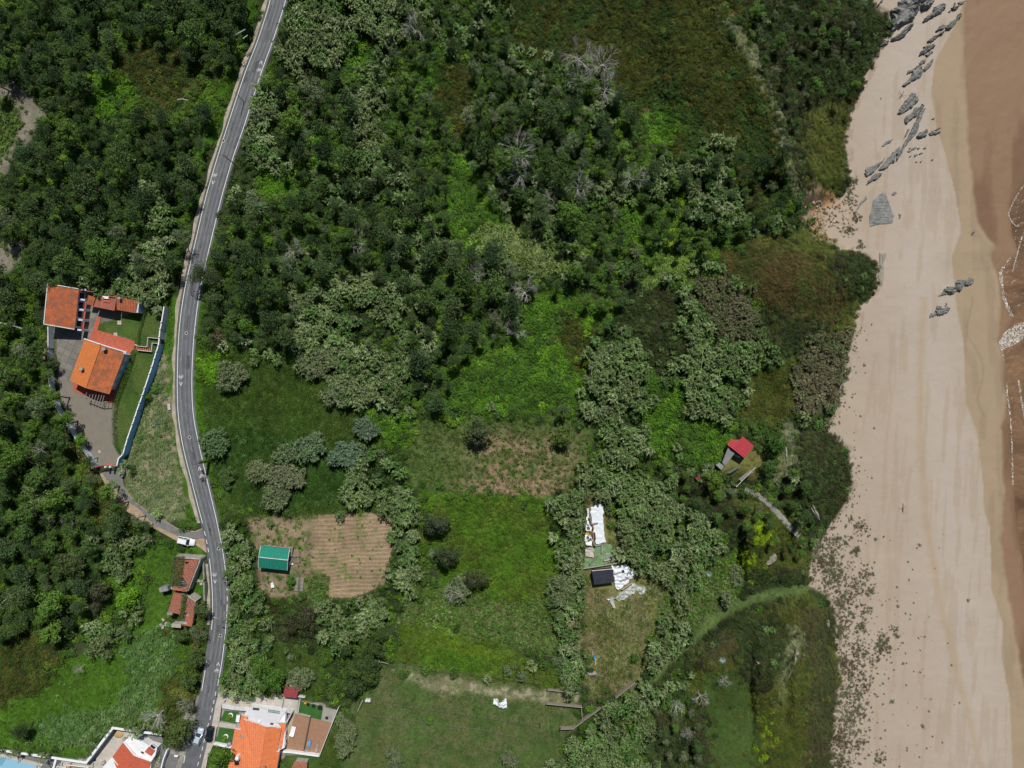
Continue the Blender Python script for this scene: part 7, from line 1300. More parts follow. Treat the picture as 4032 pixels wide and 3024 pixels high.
v = empty("grey_lean_to", tuple(FK(740,500)), "long grey corrugated lean-to attached below the red-roofed hut", "lean-to"); M_cor = roofmat("corrugated_sheet", (.26, .26, .27), .9, pitch=.35, dark=.55, stain=.2); mb = MB(); mb.slab([FK(712,342,2.4), FK(830,432,2.4), FK(662,658,2.2), FK(610,602,2.2)], .05); part("roof", mb, M_cor, v); mb = MB(); [mb.box((p.x, p.y, 1.1), (.1, .1, 2.2)) for p in (FK(725,360,2.2), FK(815,435,2.2), FK(740,545,2.2), FK(660,645,2.2), FK(620,600,2.2))]; part("post", mb, M_wood, v)
v = empty("grey_shed", tuple(FK(575,665)), "small flat dark grey shed at the end of the lean-to", "shed"); mb = MB(); rp = [FK(500,640,2.0), FK(562,600,2.0), FK(648,658,2.1), FK(600,727,2.1)]; mb.slab(rp, .06); part("roof", mb, M_greywall, v); mb = MB(); mb.prism(inset(xyz(rp), .15), -.1, 1.93); part("wall", mb, M_darkwood, v)
v = empty("garden_table", tuple(FK(868,498)), "pale glass-topped table beside the red-roofed hut", "table"); mb = MB(); mb.slab([FK(825,458,.8), FK(922,502,.8), FK(903,538,.8), FK(812,485,.8)], .06); part("tabletop", mb, mat("frosted_top", (.42, .45, .42), .3, .2, 2.), v); [part("leg", MB().box((p.x, p.y, .37), (.07, .07, .75)), M_wood, v) for p in (FK(832,468), FK(910,508), FK(900,528), FK(822,482))]
v = empty("plank_bench", tuple(FK(810,720)), "long blue-grey plank bench in the hut's clearing", "bench"); mb = MB(); mb.slab([FK(705,765,.5), FK(895,655,.5), FK(915,680,.5), FK(735,785,.5)], .08); part("seat", mb, mat("bluegrey_board", (.09, .12, .14), .8, .2, 2.), v); [part("leg", MB().box((p.x, p.y, .2), (.4, .1, .42), .5), M_darkwood, v) for p in (FK(735,760), FK(880,680))]
mb = MB(); p = FK(205,858, 1.2); mb.slab([FK(165,865,1.5), FK(232,820,1.5), FK(252,855,1.4), FK(185,900,1.4)], .08); mb.prism(inset(xyz([FK(165,865,1.4), FK(232,820,1.4), FK(252,855,1.4), FK(185,900,1.4)]), .15), 0, 1.35); mb.box(tuple(FK(268,825,.9)), (.7, .25, .06), .4); solid("rusty_hutch", mb, mat("rust_red", (.22, .05, .035), .9, .3, 2.), "small rust-red hutch in the reeds left of the hut", "hutch")
v = empty("wooden_stairs", tuple(FK(990,820)), "dark wooden stairs with a long pale handrail below the hut", "stairs")
for i in range(12): a = FK(892 + i * 17, 868 - i * 13.2, 0); g_ = min(0, gz(a.x, a.y)); mb = MB(); a = FK(890 + i * 17, 868 - i * 13.2, .25 + i * .06); b = FK(925 + i * 17, 898 - i * 13.2, .25 + i * .06); mb.beam(a, b + (b - a) * .35, .2, .06); part("tread", mb, M_greywood, v)
mb = MB(); mb.tube([FK(845,1010,1.1), FK(1000,850,1.3), FK(1110,735,1.6), FK(1168,682,1.8)], .07, 6); [mb.box((p.x, p.y, .6), (.09, .09, 1.5)) for p in (FK(860,995,.9), FK(985,865,1.2), FK(1110,735,1.5), FK(1162,690,1.7))]; part("handrail", mb, M_offwhite, v)
v = empty("boardwalk", tuple(FK(1300,1200)), "weathered plank boardwalk stepping down to the beach", "boardwalk"); bp_ = [FK(x, y, 0) for x, y in ((985,1065),(1120,1105),(1235,1165),(1340,1240),(1430,1320),(1510,1420),(1590,1500),(1660,1590),(1740,1680),(1830,1760),(1900,1830))]; bz = []
for q in bp_: px_, py_ = PX(q); z_ = float(ground(px_, py_)) + .35; bz.append(P(px_, py_, z_))
k = 0
for i in range(len(bz) - 1):
    a, b = bz[i], bz[i + 1]; n = max(1, int((b - a).length / .38)); d = (b - a).normalized(); nn = Vector((-d.y, d.x, 0)).normalized() * .75
    for j in range(n): c = a.lerp(b, (j + .5) / n); mb = MB(); mb.beam(c - nn * rt.uniform(.95, 1.05), c + nn * rt.uniform(.95, 1.05), .33, .06); k += 1; part("plank", mb, M_greywood, v)
mb = MB(); [mb.tube([q + Vector((s * .6, s * .5, -1)), q + Vector((s * .6, s * .5, .9))], .06, 5) for q in bz[::2] for s in (1,)]; part("posts", mb, M_darkwood, v)
mb = MB(); mb.tube([FK(1680,345,.9), FK(1692,420,.9), FK(1692,500,.9)], .05, 5); mb.tube([FK(1680,345,.9), FK(1680,345,0)], .05, 5); mb.tube([FK(1692,500,.9), FK(1692,500,0)], .05, 5); solid("white_rail", mb, M_white, "short white rail beside the bush right of the hut", "rail")

# ---------------------------------------------------------------- black-roofed shed, tarpaulins, plastic
c = FT(410,1130); v = empty("black_roofed_shed", (c.x, c.y, 0), "small shed with dark blue-black sheet roof among white tarpaulins", "shed"); rp = [FT(255,1042,2.3), FT(548,1015,2.3), FT(570,1198,2.1), FT(288,1235,2.1)]; mb = MB(); mb.slab(rp, .06); r_ = part("roof", mb, roofmat("dark_sheet", (.022, .028, .045), .1, pitch=.4, dark=.8, stain=.1), v); mb = MB(); mb.prism(inset(xyz(rp), .2), -.1, 2.0); part("wall", mb, M_darkwood, v); mb = MB(); mb.beam(rp[0] + Vector((0, .1, .03)), rp[1] + Vector((0, .1, .03)), .14, .08); part("roof_edge", mb, M_offwhite, r_)
def tarp(name, fr, poly, z, amp, m, label, holes=(), res=.14, seed=1, cat="tarpaulin"):
    W = [fr(x, y, z) for x, y in poly]; PW = [(p.x, p.y) for p in W]; x0 = min(p[0] for p in PW); x1 = max(p[0] for p in PW); y0 = min(p[1] for p in PW); y1 = max(p[1] for p in PW)
    nx = int((x1 - x0) / res) + 2; ny = int((y1 - y0) / res) + 2; X, Y = np.meshgrid(x0 + np.arange(nx) * res, y0 + np.arange(ny) * res)
    wx = X + (vnoise(X + 500, Y + 500, .8, seed) - .5) * .4; wy = Y + (vnoise(X + 500, Y + 500, .8, seed + 1) - .5) * .4; I = inpoly(wx, wy, PW)
    H_ = z + amp * (np.abs(vnoise(X + 500, Y + 500, .9, seed + 2) - .5) * 2 + .6 * np.abs(vnoise(X * 1.5 + 500, Y * .7 + 500, .35, seed + 3) - .5))
    for hx, hy, hr in holes: q = fr(hx, hy); I &= (X - q.x) ** 2 + (Y - q.y) ** 2 > hr ** 2
    mb = MB(); idx = -np.ones(I.shape, int); vs = []
    for j, i in zip(*np.nonzero(I)): idx[j, i] = len(vs); vs.append((X[j, i], Y[j, i], H_[j, i]))
    fs = [(idx[j, i], idx[j, i + 1], idx[j + 1, i + 1], idx[j + 1, i]) for j in range(ny - 1) for i in range(nx - 1) if I[j, i] and I[j, i + 1] and I[j + 1, i] and I[j + 1, i + 1]]
    mb.add(vs, fs); return solid(name, mb, m, label, cat, smooth=True)
M_tarp = mat("white_tarpaulin", (.66, .70, .74), .5, .12, 1.2, fine=.08); M_net = mat("green_netting", (.16, .24, .14), .9, .5, 1.5, col2=(.09, .18, .06)); M_film = mat("clear_plastic_film", (.42, .45, .40), .35, .45, 1.3)
tarp("white_tarpaulin", FT, [(230,140),(290,110),(330,70),(400,90),(425,170),(420,380),(430,480),(460,630),(310,665),(290,560),(250,330)], .25, .12, M_tarp, "large smooth white tarpaulin between reed walls")
tarp("crumpled_tarpaulin", FT, [(180,140),(210,140),(235,280),(200,300),(250,410),(255,480),(150,480),(170,360),(175,250)], .3, .5, M_tarp, "crumpled white tarpaulin left of the smooth one", [(200,430,.35),(215,310,.3)], seed=9); tarp("crumpled_tarpaulin", FT, [(165,520),(240,540),(265,600),(260,680),(175,675),(150,600)], .3, .5, M_tarp, "torn white tarpaulin with dark holes beside the brown planks", [(190,560,.3),(230,590,.3),(200,600,.2)], seed=12)
tarp("ochre_cloth", FT, [(160,485),(215,488),(225,515),(190,540),(160,530)], .35, .3, mat("ochre_cloth", (.5, .3, .06), .9, .3, 3.), "ochre cloth between the two crumpled tarpaulins", seed=15, cat="cloth"); tarp("beige_sheet", FT, [(160,700),(280,700),(280,845),(160,840)], .2, .3, mat("beige_sheet", (.45, .42, .36), .9, .3, 3.), "crumpled beige sheet above the green netting", seed=18)
tarp("green_netting", FT, [(285,670),(540,650),(560,840),(640,900),(400,950),(140,1010),(150,850),(285,850)], .12, .15, M_net, "dusty green netting spread below the white tarpaulin", seed=21, cat="netting")
tarp("folded_tarpaulin", FT, [(530,970),(650,960),(760,950),(830,1010),(870,1080),(830,1140),(780,1160),(780,1200),(610,1318),(570,1200),(560,1030)], .25, .55, M_tarp, "rumpled white tarpaulin right of the black-roofed shed", [(690,1040,.3)], seed=24)
tarp("plastic_film", FT, [(850,1190),(930,1250),(1000,1240),(1030,1300),(960,1390),(920,1380),(900,1320),(780,1400),(640,1470),(560,1440),(590,1560),(560,1575),(520,1500),(510,1450),(460,1445),(480,1405),(590,1410),(640,1340),(740,1290)], .2, .6, M_film, "heap of torn clear plastic film below the white tarpaulin", seed=27, cat="plastic sheet")
for i, (a, b, m, lab) in enumerate((((222,150),(225,270),M_wood,"brown plank, topmost along the tarpaulin's left edge"),((238,280),(245,378),M_wood,"brown plank, second along the tarpaulin's left edge"),((250,375),(342,355),M_greywood,"short plank lying crosswise on the white tarpaulin"),((270,395),(280,445),mat("orange_board", (.35, .17, .06), .9, .2),"orange-brown board beside the tarpaulin"),
        ((292,490),(305,592),mat("red_board", (.2, .04, .04), .9, .2),"dark red board on the tarpaulin"),((268,480),(285,680),M_wood,"long brown plank beside the dark red board"),((300,685),(400,662),M_greywood,"plank along the tarpaulin's lower edge"),((398,655),(398,785),M_greywood,"upright plank on the green netting"),((220,945),(345,812),M_wood,"slanting plank on the green netting"),
        ((135,1005),(640,925),M_greywood,"long board at the lower edge of the green netting"),((430,895),(550,865),M_paleconc,"pale plank near the netting's right side"),((560,1085),(705,1045),M_greywood,"grey pole on the rumpled tarpaulin"),((650,1185),(790,1135),M_greywood,"lower grey pole on the rumpled tarpaulin"),((680,1305),(830,1205),mat("pinkish_board", (.42, .3, .25), .9, .2),"pinkish board between tarpaulin and plastic film"))):
    mb = MB(); mb.beam(FT(*a, .75), FT(*b, .75), .3, .08); solid("plank", mb, m, lab, "plank")
mb = MB(); p = FT(490,820); [mb.beam(Vector((p.x - .7, p.y + k, .5)), Vector((p.x + .7, p.y + k, .5)), .05, .05) for k in (-.6, -.3, 0, .3, .6)]; [mb.beam(Vector((p.x + k, p.y - .7, .5)), Vector((p.x + k, p.y + .7, .5)), .05, .05) for k in (-.6, -.3, 0, .3, .6)]; solid("wire_crate", mb, M_offwhite, "pale wire crate on the green netting", "crate")
for x, y, lab in ((290,690,"dark bucket at the corner of the green netting"),(695,1040,"dark bucket at the end of the grey pole")): mb = MB(); p = FT(x, y, .5); mb.tube([(p.x, p.y, .1), (p.x, p.y, .8)], [.22, .28], 10); mb.tube([(p.x - .27, p.y, .8), (p.x, p.y, 1.0), (p.x + .27, p.y, .8)], .02, 4); solid("bucket", mb, M_dark, lab, "bucket")
for x, y, lab in ((740,1140,"red rags on the rumpled tarpaulin"),(628,1305,"small red rag at the tarpaulin's lower tip"),(432,900,"orange rag beside the netting's pale plank")): tarp("red_rag", FT, [(x - 14, y - 10), (x + 12, y - 16), (x + 16, y + 10), (x - 8, y + 14)], .7, .3, mat("red_cloth", (.5, .1, .06), .9, .2), lab, res=.1, seed=x, cat="rag")
# white bundle in the fenced meadow, grey box, blue barrel
tarp("white_bundle", FF, [(1640,490),(1695,468),(1705,520),(1790,480),(1795,560),(1785,605),(1700,598),(1660,560),(1625,550)], .5, .9, M_tarp, "heap of white sheets in the middle of the fenced meadow", seed=33, res=.12, cat="sheet heap")
mb = MB(); p = FF(202,518,.6); mb.box((p.x, p.y, .45), (1.3, .7, .8), -.05); mb.tube([(p.x - .65, p.y + .03, .85), (p.x + .65, p.y - .03, .85)], .36, 12); solid("white_trough", mb, M_offwhite, "white metal trough near the left fence corner", "trough")
mb = MB(); p = F2(1052,305,.5); mb.tube([(p.x, p.y, 0), (p.x, p.y, .1), (p.x, p.y, .45), (p.x, p.y, .85), (p.x, p.y, .95)], [.27, .3, .32, .3, .26], 14); solid("blue_barrel", mb, mat("blue_plastic", (.02, .27, .6), .4, .05), "bright blue barrel beside the reed hedge", "barrel")
mb = MB(); mb.tube([F2(1070,295,.3), F2(1072,438,.3)], .05, 6); solid("white_pipe", mb, M_white, "thin white pipe beside the blue barrel", "pipe"); mb = MB(); mb.tube([F2(1020,185,.3), F2(1025,262,.3)], .04, 6); solid("white_pipe", mb, M_white, "thin white pipe above the blue barrel", "pipe")
mb = MB(); [mb.beam(F2(930 + i * 8, 560 + i * 14, .2 + i * .03), F2(1070 + i * 8, 540 + i * 14, .2 + i * .03), .22, .06) for i in range(4)]; solid("plank_stack", mb, M_greywood, "stack of pale grey planks below the blue barrel", "planks"); mb = MB(); mb.slab([F2(600,795,.6), F2(745,830,.6), F2(740,865,.5), F2(590,835,.5)], .1); mb.prism(inset(xyz([F2(600,795,.5), F2(745,830,.5), F2(740,865,.5), F2(590,835,.5)]), .1), 0, .45); solid("wooden_trough", mb, M_greywood, "low wooden box above the upper board fence", "box")

# ---------------------------------------------------------------- fences
M_wire = mat("dull_wire", (.16, .15, .12), .8, .2)
def fence(fr, pts, h, label, spacing=2.6, wires=3, m=None, name="wire_fence", r=.05):
    W = [fr(x, y, 0) for x, y in pts]; c = W[len(W) // 2]; e = empty(name, (c.x, c.y, 0), label, "fence"); rails = MB(); P_ = []
    for i in range(len(W) - 1):
        n = max(1, round((W[i + 1] - W[i]).length / spacing)); P_ += [W[i].lerp(W[i + 1], k / n) for k in range(n)]
    P_.append(W[-1]); P_ = [Vector((p.x + rt.uniform(-.05, .05), p.y + rt.uniform(-.05, .05), gz(p.x, p.y))) for p in P_]
    for p in P_: mb = MB(); mb.tube([p + Vector((0, 0, -.2)), p + Vector((rt.uniform(-.06, .06), rt.uniform(-.06, .06), h * rt.uniform(.95, 1.08)))], [r, r * .85], 6); part("post", mb, m or M_wood, e)
    for a, b in zip(P_, P_[1:]):
        for k in range(wires): z = h * (.95 - .3 * k); rails.tube([a + Vector((0, 0, z)), a.lerp(b, .5) + Vector((0, 0, z - .04)), b + Vector((0, 0, z))], .014, 3)
    part("wires", rails, M_wire, e); return e
fence(FF, [(370,540),(850,600),(1330,665),(1820,735),(2175,800)], 1.1, "wire fence with dark posts across the middle of the meadow", 3.0, m=M_darkwood, r=.07); fence(FF, [(180,672),(820,750),(1470,840),(1860,910)], .9, "thin wire fence with pale posts low in the meadow", 3.5, m=M_greywood)
fence(FF, [(435,92),(640,108),(830,145),(1030,160),(1270,195),(1640,225),(2000,285),(2212,300)], 1.3, "dark netted fence along the upper side of the meadow", 2.6, 4, m=M_darkwood, r=.07); fence(FF, [(300,170),(215,290),(150,420),(112,515)], 1.6, "dark fence along the meadow's left side", 2.4, 4, m=M_darkwood, r=.07); fence(F2, [(110,1440),(300,1480),(450,1520)], 1.2, "three dark posts between wire fence and board fence", 2.6, 1, m=M_darkwood, r=.08)
fence(F2, [(925,805),(1120,640),(1260,490)], 1.2, "short wire fence slanting below the blue barrel", 2.8, 3, m=M_darkwood, r=.06); fence(F2, [(845,1095),(1020,1055),(1185,945),(1290,970)], 1.1, "rail fence linking the meadow corner to the reeds", 2.4, 3, m=M_darkwood, r=.07)
mb = MB(); mb.tube([FF(330,66,2.3), FF(288,172,.3)], .09, 6); solid("white_fence_post", mb, M_offwhite, "long pale leaning pole at the upper left fence corner", "post"); mb = MB(); mb.tube([FF(140,512,2.3), FF(82,645,.3)], .08, 6); solid("white_fence_post", mb, M_offwhite, "long pale leaning pole at the lower left fence corner", "post")
mb = MB(); mb.beam(FF(352,78,1.2), FF(432,95,1.2), .12, .12); mb.box(tuple(FF(352,78,.6)), (.12, .12, 1.2)); mb.box(tuple(FF(432,95,.6)), (.12, .12, 1.2)); solid("wooden_gate", mb, M_greywood, "small wooden gate frame at the upper left fence corner", "gate")
def boards(pts, h, lab):
    W = [F2(x, y, 0) for x, y in pts]; c = W[0]; e = empty("board_fence", (c.x, c.y, 0), lab, "fence"); mb = MB(); mb.wall(W, .06, -.1, h); part("boards", mb, mat("reed_boards", (.26, .225, .18), .9, .3, 3.), e); mb = MB(); mb.wall(W, .14, h, h + .08); part("rail", mb, M_greywood, e)
    for a, b in zip(W, W[1:]):
        for k in range(int((b - a).length / 2.4) + 1): p = a.lerp(b, min(1, k * 2.4 / (b - a).length)); mb = MB(); mb.box((p.x, p.y - .12, h * .55), (.14, .14, h * 1.25)); part("post", mb, M_darkwood, e)
boards([(222,1060),(830,1120)], 1.3, "wooden board fence ending at the meadow's right corner"); boards([(240,830),(500,858),(755,890)], 1.0, "dark board fence above the straw strip"); boards([(462,1485),(665,1480),(850,1350)], 1.5, "board fence bending at the bottom of the meadow"); boards([(850,1340),(1290,1030)], 1.5, "long slanting board fence beside the reed belt"); boards([(1400,960),(1730,690)], 1.4, "upper board fence running into the reeds"); boards([(822,1140),(840,1385)], .7, "dark short board fence joining two board fences")

# ---------------------------------------------------------------- rocks
def rockmat():
    m = mat("grey_slate_rock", (.21, .215, .20), .9, .4, .9, .03, col2=(.12, .125, .12)); nt = m.node_tree; N = nt.nodes; Lk = nt.links; b = N["Principled BSDF"]; tc = N.new("ShaderNodeTexCoord"); mp = N.new("ShaderNodeMapping"); mp.inputs["Rotation"].default_value = (0, 0, .85); mp.inputs["Scale"].default_value = (.3, 1.6, 1)
    n = N.new("ShaderNodeTexNoise"); n.inputs["Scale"].default_value = 1.3; n.inputs["Detail"].default_value = 9; Lk.new(tc.outputs["Object"], mp.inputs[0]); Lk.new(mp.outputs[0], n.inputs[0]); bp = N.new("ShaderNodeBump"); bp.inputs["Distance"].default_value = .45; Lk.new(n.outputs[0], bp.inputs["Height"]); Lk.new(bp.outputs[0], b.inputs["Normal"]); return m
M_rock = rockmat(); M_pale = mat("pale_cliff_rock", (.3, .28, .22), .95, .4, .8, .05)
def rock(fr, pts, h, label, seed=1, m=None, name="rock_outcrop"):
    r = random.Random(seed); W = []
    for i in range(len(pts)):                # densify and roughen the outline
        a = Vector(pts[i]); b = Vector(pts[(i + 1) % len(pts)])
        for k in range(3): q = a.lerp(b, k / 3); px_, py_ = PX(fr(q.x, q.y)); W.append((px_ + r.uniform(-2.6, 2.6), py_ + r.uniform(-2.6, 2.6)))
    c = (sum(p[0] for p in W) / len(W), sum(p[1] for p in W) / len(W)); z0 = float(ground(*c)); B = [Vector(P(x, y, z0 + .1)) for x, y in W]
    M = np.array([(p.x, p.y) for p in B]); mu = M.mean(0); u, s, vt = np.linalg.svd(M - mu); ax = vt[0]; t = (M - mu) @ ax; lo, hi = t.min() * .72, t.max() * .72; n = len(B); mb = MB(); V = []
    prof = [(0, -.5), (.06, .35), (.25, .75), (.5, .95), (.8, 1.0)]; pm = Vector((-.75, .66))
    for f, z in prof:
        for i, p in enumerate(B):
            tt = min(hi, max(lo, t[i])); q = Vector((mu[0] + ax[0] * tt, mu[1] + ax[1] * tt)); w = Vector((p.x, p.y)).lerp(q, f); st = ((w.dot(pm) * 1.3 + seed) % 1.0) * .45 * h
            V.append((w.x, w.y, z0 + h * z * r.uniform(.8, 1.12) + (st - .2 * h if z > .5 else 0)))
    F = [(k * n + i, k * n + (i + 1) % n, (k + 1) * n + (i + 1) % n, (k + 1) * n + i) for k in range(len(prof) - 1) for i in range(n)] + [tuple(range((len(prof) - 1) * n, len(prof) * n))]
    a = sum(B[i].x * B[(i + 1) % n].y - B[(i + 1) % n].x * B[i].y for i in range(n))
    if a < 0: F = [f[::-1] for f in F]
    mb.add(V, F); return solid(name, mb, m or M_rock, label, "rock")
RK = [(K1,[(700,40),(830,-20),(960,30),(1040,110),(1170,190),(1110,270),(1040,350),(1035,440),(880,480),(700,590),(560,690),(490,750),(540,640),(560,440),(560,300),(540,220),(620,160),(690,150)],2.0,"largest grey ledge at the foot of the bluff at the top"),
(K1,[(1030,450),(1000,560),(900,680),(840,780),(640,850),(540,870),(560,790),(760,690),(880,560)],1.0,"narrow dark ledge just below the largest ledge"),(K1,[(520,870),(480,930),(380,950),(340,1010),(300,970),(380,880),(440,830)],.8,"dark rock tongue at the bluff's foot below the ledges"),
(K1,[(1220,60),(1300,25),(1380,20),(1415,100),(1340,190),(1270,210),(1200,200),(1155,140)],1.6,"smooth rounded boulder right of the largest ledge"),(K1,[(1000,140),(1160,80),(1150,130),(1020,190)],.9,"small block between largest ledge and rounded boulder"),(K1,[(940,20),(1160,-30),(1190,40),(1080,110),(980,80)],1.1,"jagged rock at the top edge above the rounded boulder"),
(K1,[(1190,60),(1200,0),(1400,-20),(1360,20),(1230,60)],1.0,"dark rock at the top edge right of the jagged one"),(K1,[(300,100),(340,40),(370,-10),(410,-10),(380,40),(330,95)],.5,"thin dark rock at the top edge beside the bluff"),
(K1,[(1210,460),(1260,390),(1360,310),(1430,250),(1460,160),(1560,90),(1660,70),(1690,140),(1680,190),(1600,290),(1480,340),(1370,400),(1250,470)],1.0,"long grooved ledge right of the rounded boulder"),(K1,[(1870,80),(1900,60),(1920,70),(1910,110),(1870,120)],.4,"small rock, upper left of the cluster at the wet sand"),
(K1,[(1950,60),(2010,40),(2090,30),(2090,45),(2020,90),(1960,100)],.5,"small rock, right one of the cluster at the wet sand"),(K1,[(1820,160),(1880,120),(1985,120),(1940,190),(1860,235),(1820,200)],.7,"largest rock of the cluster at the wet sand"),(K1,[(1750,250),(1800,200),(1815,230),(1770,265)],.3,"lowest little rock of the cluster at the wet sand"),
(K1,[(2040,310),(1990,280),(1930,350),(1880,430),(1800,460),(1740,540),(1690,560),(1700,630),(1780,610),(1870,560),(1940,440)],.9,"long straight ledge reaching the wet sand"),(K1,[(1480,650),(1560,560),(1620,520),(1690,540),(1660,600),(1560,640)],.7,"oval rock left of the straight ledge"),(K1,[(1690,640),(1600,690),(1540,700),(1400,780),(1310,870),(1330,890),(1410,880),(1490,810),(1560,740),(1650,690)],.8,"thin ledge trailing from the straight ledge"),
(K1,[(1130,1160),(1170,1090),(1260,1010),(1240,970),(1330,935),(1440,925),(1475,960),(1400,1040),(1290,1100),(1180,1160)],.9,"three-part ledge in the middle of the dry sand"),(K1,[(1420,1050),(1430,1080),(1360,1160),(1305,1210),(1310,1150),(1270,1140),(1340,1110)],.5,"narrow rock just below the three-part ledge"),(K1,[(1240,1240),(1190,1250),(1160,1350),(1070,1400),(1040,1440),(1100,1420),(1180,1370),(1260,1300),(1300,1220)],.5,"thin zigzag rock above the broad flat ledge"),
(K1,[(1440,1220),(1390,1280),(1330,1300),(1240,1430),(1230,1480),(1290,1470),(1420,1340),(1435,1290)],.6,"forked rock right of the zigzag rock"),(K1,[(880,1530),(920,1470),(1000,1460),(1050,1430),(1010,1490),(940,1530)],.5,"small purple-grey rock left of the broad flat ledge"),
(K1,[(1190,1360),(1140,1390),(1000,1480),(980,1580),(900,1690),(780,1780),(820,1800),(960,1720),(1080,1659),(1200,1580),(1230,1500),(1190,1420)],.8,"broad flat ledge pointing down to the left"),
(K2,[(600,535),(640,470),(680,400),(720,330),(780,290),(830,210),(880,210),(885,270),(930,300),(945,340),(870,420),(780,480),(640,560)],.9,"broad pointed ledge above the long spine"),(K2,[(710,640),(750,570),(840,500),(880,440),(960,430),(1000,390),(1035,390),(1000,470),(920,570),(800,650),(740,710)],.9,"lumpy ledge at the top of the long spine"),
(K2,[(1050,430),(1010,530),(955,680),(940,760),(900,860),(800,960),(740,1040),(690,1110),(620,1260),(590,1290),(600,1200),(660,1100),(720,980),(790,870),(850,760),(900,640),(960,520)],.7,"long narrow rock spine crossing the sand"),(K2,[(820,770),(780,850),(720,930),(740,860),(770,780)],.4,"small leaf-shaped rock left of the spine"),(K2,[(550,920),(510,980),(400,1050),(360,1050),(430,970)],.3,"thin isolated rock sliver left of the spine"),
(K2,[(660,1045),(640,1130),(590,1190),(560,1300),(500,1320),(450,1390),(360,1420),(300,1420),(440,1250),(520,1150),(570,1110)],.7,"pale grey ledge at the spine's lower end"),(K2,[(420,1240),(350,1330),(270,1420),(210,1490),(110,1530),(90,1480),(120,1370),(250,1350),(330,1290)],.7,"pale grey ledge nearest the bluff's foot"),(K2,[(380,1470),(350,1520),(230,1590),(110,1650),(180,1560),(290,1460)],.7,"lowest ledge of the long rock band"),
(K2,[(910,880),(950,830),(1060,775),(1085,800),(1060,890),(980,920),(920,910)],.8,"dark rounded rock right of the long spine"),(K2,[(1100,840),(1170,780),(1180,820),(1290,810),(1280,830),(1200,870),(1120,875)],.5,"low dark rock beside the dark rounded rock"),(K2,[(1190,800),(1250,740),(1290,755),(1240,790)],.4,"small dark rock at the damp sand's edge"),
(T3,[(1300,1240),(1320,1260),(1340,1320),(1372,1400),(1365,1445),(1240,1460),(1192,1480),(1190,1400),(1222,1300)],.4,"triangular pale grey slab below the rock band"),(T3,[(1185,1275),(1150,1310),(1125,1362),(1140,1350),(1170,1310),(1200,1290)],.3,"thin grey sliver left of the triangular slab"),(T3,[(1352,1262),(1370,1242),(1388,1250),(1372,1268)],.3,"small rock above the triangular slab's tip"),(T3,[(1402,1385),(1420,1392),(1415,1412),(1400,1418)],.25,"small rock right of the triangular slab"),
(SW,[(268,340),(310,305),(355,300),(390,320),(380,360),(345,385),(315,380)],1.0,"round dark boulder in the lower rock pair"),(SW,[(380,270),(410,240),(470,240),(480,280),(460,300),(440,345),(400,350),(388,310)],.9,"dark lumpy rock right of the round boulder"),(SW,[(465,260),(510,222),(550,240),(545,280),(500,300),(470,298)],.8,"dark rock at the seaward end of the boulder group"),(SW,[(228,395),(260,360),(290,345),(312,360),(300,385),(262,388)],.4,"small rock at the landward end of the boulder group"),
(SW,[(200,560),(195,535),(250,510),(310,495),(330,515),(310,555),(250,578),(215,580)],.7,"flat dark rock in the lowest group on the beach"),(SW,[(205,520),(215,490),(250,482),(258,505),(230,520)],.4,"small rock above the lowest flat rock"),(SW,[(135,600),(150,560),(190,548),(205,575),(180,592)],.4,"small rock left of the lowest flat rock"),(SW,[(285,490),(300,462),(310,465),(300,492)],.3,"tiny rock above the lowest group"),
(T6,[(1275,-20),(1320,-20),(1302,60),(1310,150),(1280,192),(1262,150),(1275,60)],1.2,"pale grey rock strip at the foot of the mossy headland")]
for i, (fr, pts, h, lab) in enumerate(RK): rock(fr, pts, .35 if 'strip at the foot' in lab else h, lab, seed=i + 3, m=M_pale if 'strip at the foot' in lab else None)
for i, (x, y, s) in enumerate(((870,1080,34),(800,1120,20),(945,1080,13),(1040,1075,20),(815,1200,13),(900,1190,28),(980,1160,20),(1155,1260,14),(1180,610,20),(980,1290,9),(915,1290,8),(355,290,8),(810,1078,9))):
    rr_ = random.Random(i); rock(K2, [(x + s * math.cos(a) * rr_.uniform(.7, 1.2) * 1.2, y - s * math.sin(a) * rr_.uniform(.6, 1) * .8 - s * .4 * math.cos(a)) for a in (k * 1.047 for k in range(6))], .3, ["largest of the scattered stones right of the spine's middle","left stone of the scattered group","tiny stone beside the largest scattered one","round stone at the group's right","tiny round stone at the group's lower left","oblong stone low in the scattered group","stone right of the oblong one","lone stone between the group and damp sand","lone dark stone at the damp sand's edge, higher up","pebble-sized stone below the group, right","pebble-sized stone below the group, left","lone pebble left of the pointed ledge","tiny stone above the largest scattered one"][i], seed=50 + i, name="beach_stone")
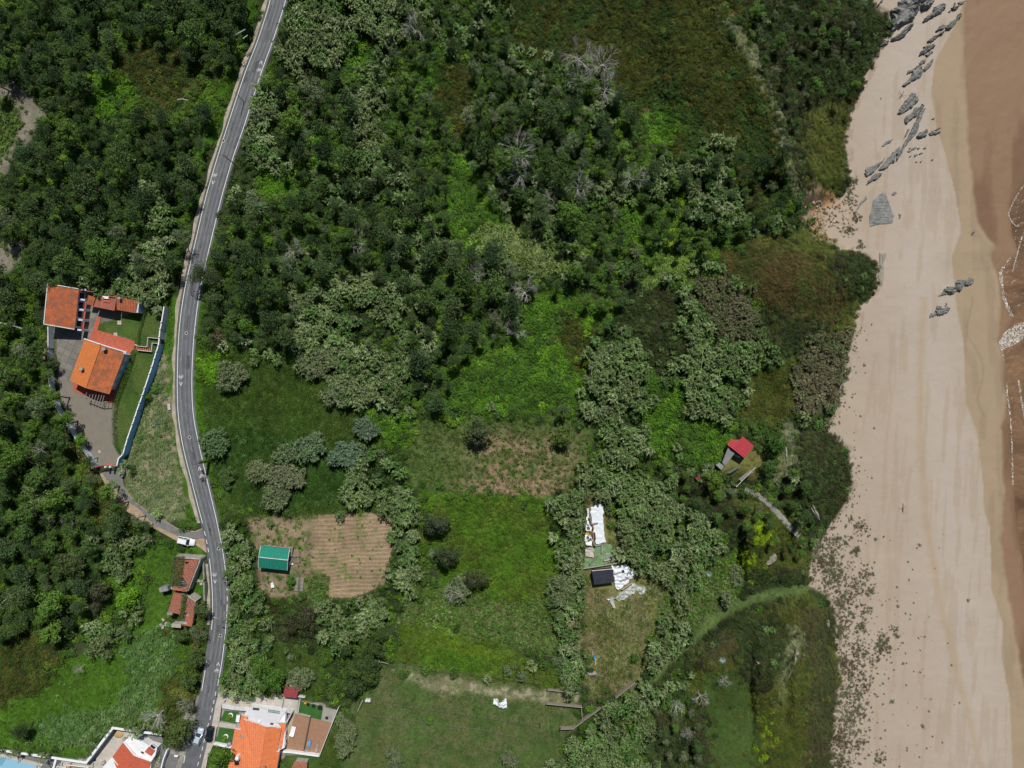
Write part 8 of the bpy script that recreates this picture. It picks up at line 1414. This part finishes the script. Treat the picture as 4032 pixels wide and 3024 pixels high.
for fr, pts, h, lab in ((FK,[(1985,1190),(2080,1220),(2150,1330),(2215,1440),(2225,1570),(2130,1500),(2070,1420),(2010,1290)],1.6,"pale bare rock face on the bluff beside the boardwalk"),(T9,[(560,290),(600,270),(608,310),(575,335),(545,350),(520,320)],1.2,"small pale rock on the grassy knoll above the path"),(T9,[(920,705),(950,700),(955,735),(935,745)],.6,"small white rock at the dune edge below the path"),(T9,[(735,880),(755,910),(740,960),(700,1050),(680,1090),(700,1020),(725,950)],.5,"thin pale rock seam on the mossy slope"),(T9,[(475,970),(545,960),(520,985),(490,985)],.5,"short pale rock seam on the mossy slope")): rock(fr, pts, h, lab, seed=77, m=M_pale, name="pale_rock")
mb = MB(); r_ = random.Random(9)
for k in range(230):
    x = r_.gauss(890, 55) if k % 3 else r_.uniform(960, 1130); y = r_.gauss(1420, 60) if k % 3 else r_.uniform(1280, 1500); px_, py_ = PX(T3(x, y)); z_ = float(ground(px_, py_)); p = P(px_, py_, z_ + .1); s = r_.uniform(.12, .42); mb.mi = r_.choice((0, 0, 1, 2)); mb.box(tuple(p), (s * 1.5, s, s * .6), r_.uniform(0, 3), r_.uniform(-.5, .5))
solid("landslip_rubble", mb, [mat("ochre_stone", (.34, .22, .13), .95, .4, 2.), mat("brown_soil_clods", (.14, .08, .05), .95, .3, 2.), mat("pale_stone", (.45, .38, .28), .95, .3, 2.)], kind='stuff')
def agave(fr, x, y, lab, s=1.0):
    px_, py_ = PX(fr(x, y)); z_ = float(ground(px_, py_)); p = P(px_, py_, z_ + .2); V = []; F = []
    for k in range(22): a = k * 2.4; el = .25 + .035 * k; d = Vector((math.cos(a) * math.cos(el), math.sin(a) * math.cos(el), math.sin(el))); quad_leaf(V, F, Vector((0, 0, 0)), d, Vector((0, 0, 1)), 1.1 * s, .17 * s)
    me = leafmesh("agave", V, F, mat("agave_leaf", (.3, .42, .38), .5, .2)); o = bpy.data.objects.new("agave", me); COL.objects.link(o); o.location = p; tag(o, lab, "agave")
agave(T9, 168, 400, "blue-grey agave on the grassy slope above the path"); agave(T9, 255, 955, "blue-grey agave on the mossy hill below the path"); agave(T6, 955, 895, "pale turquoise agave at the bluff edge beside the brown reeds", .9)
print("objects", len(scene.objects))
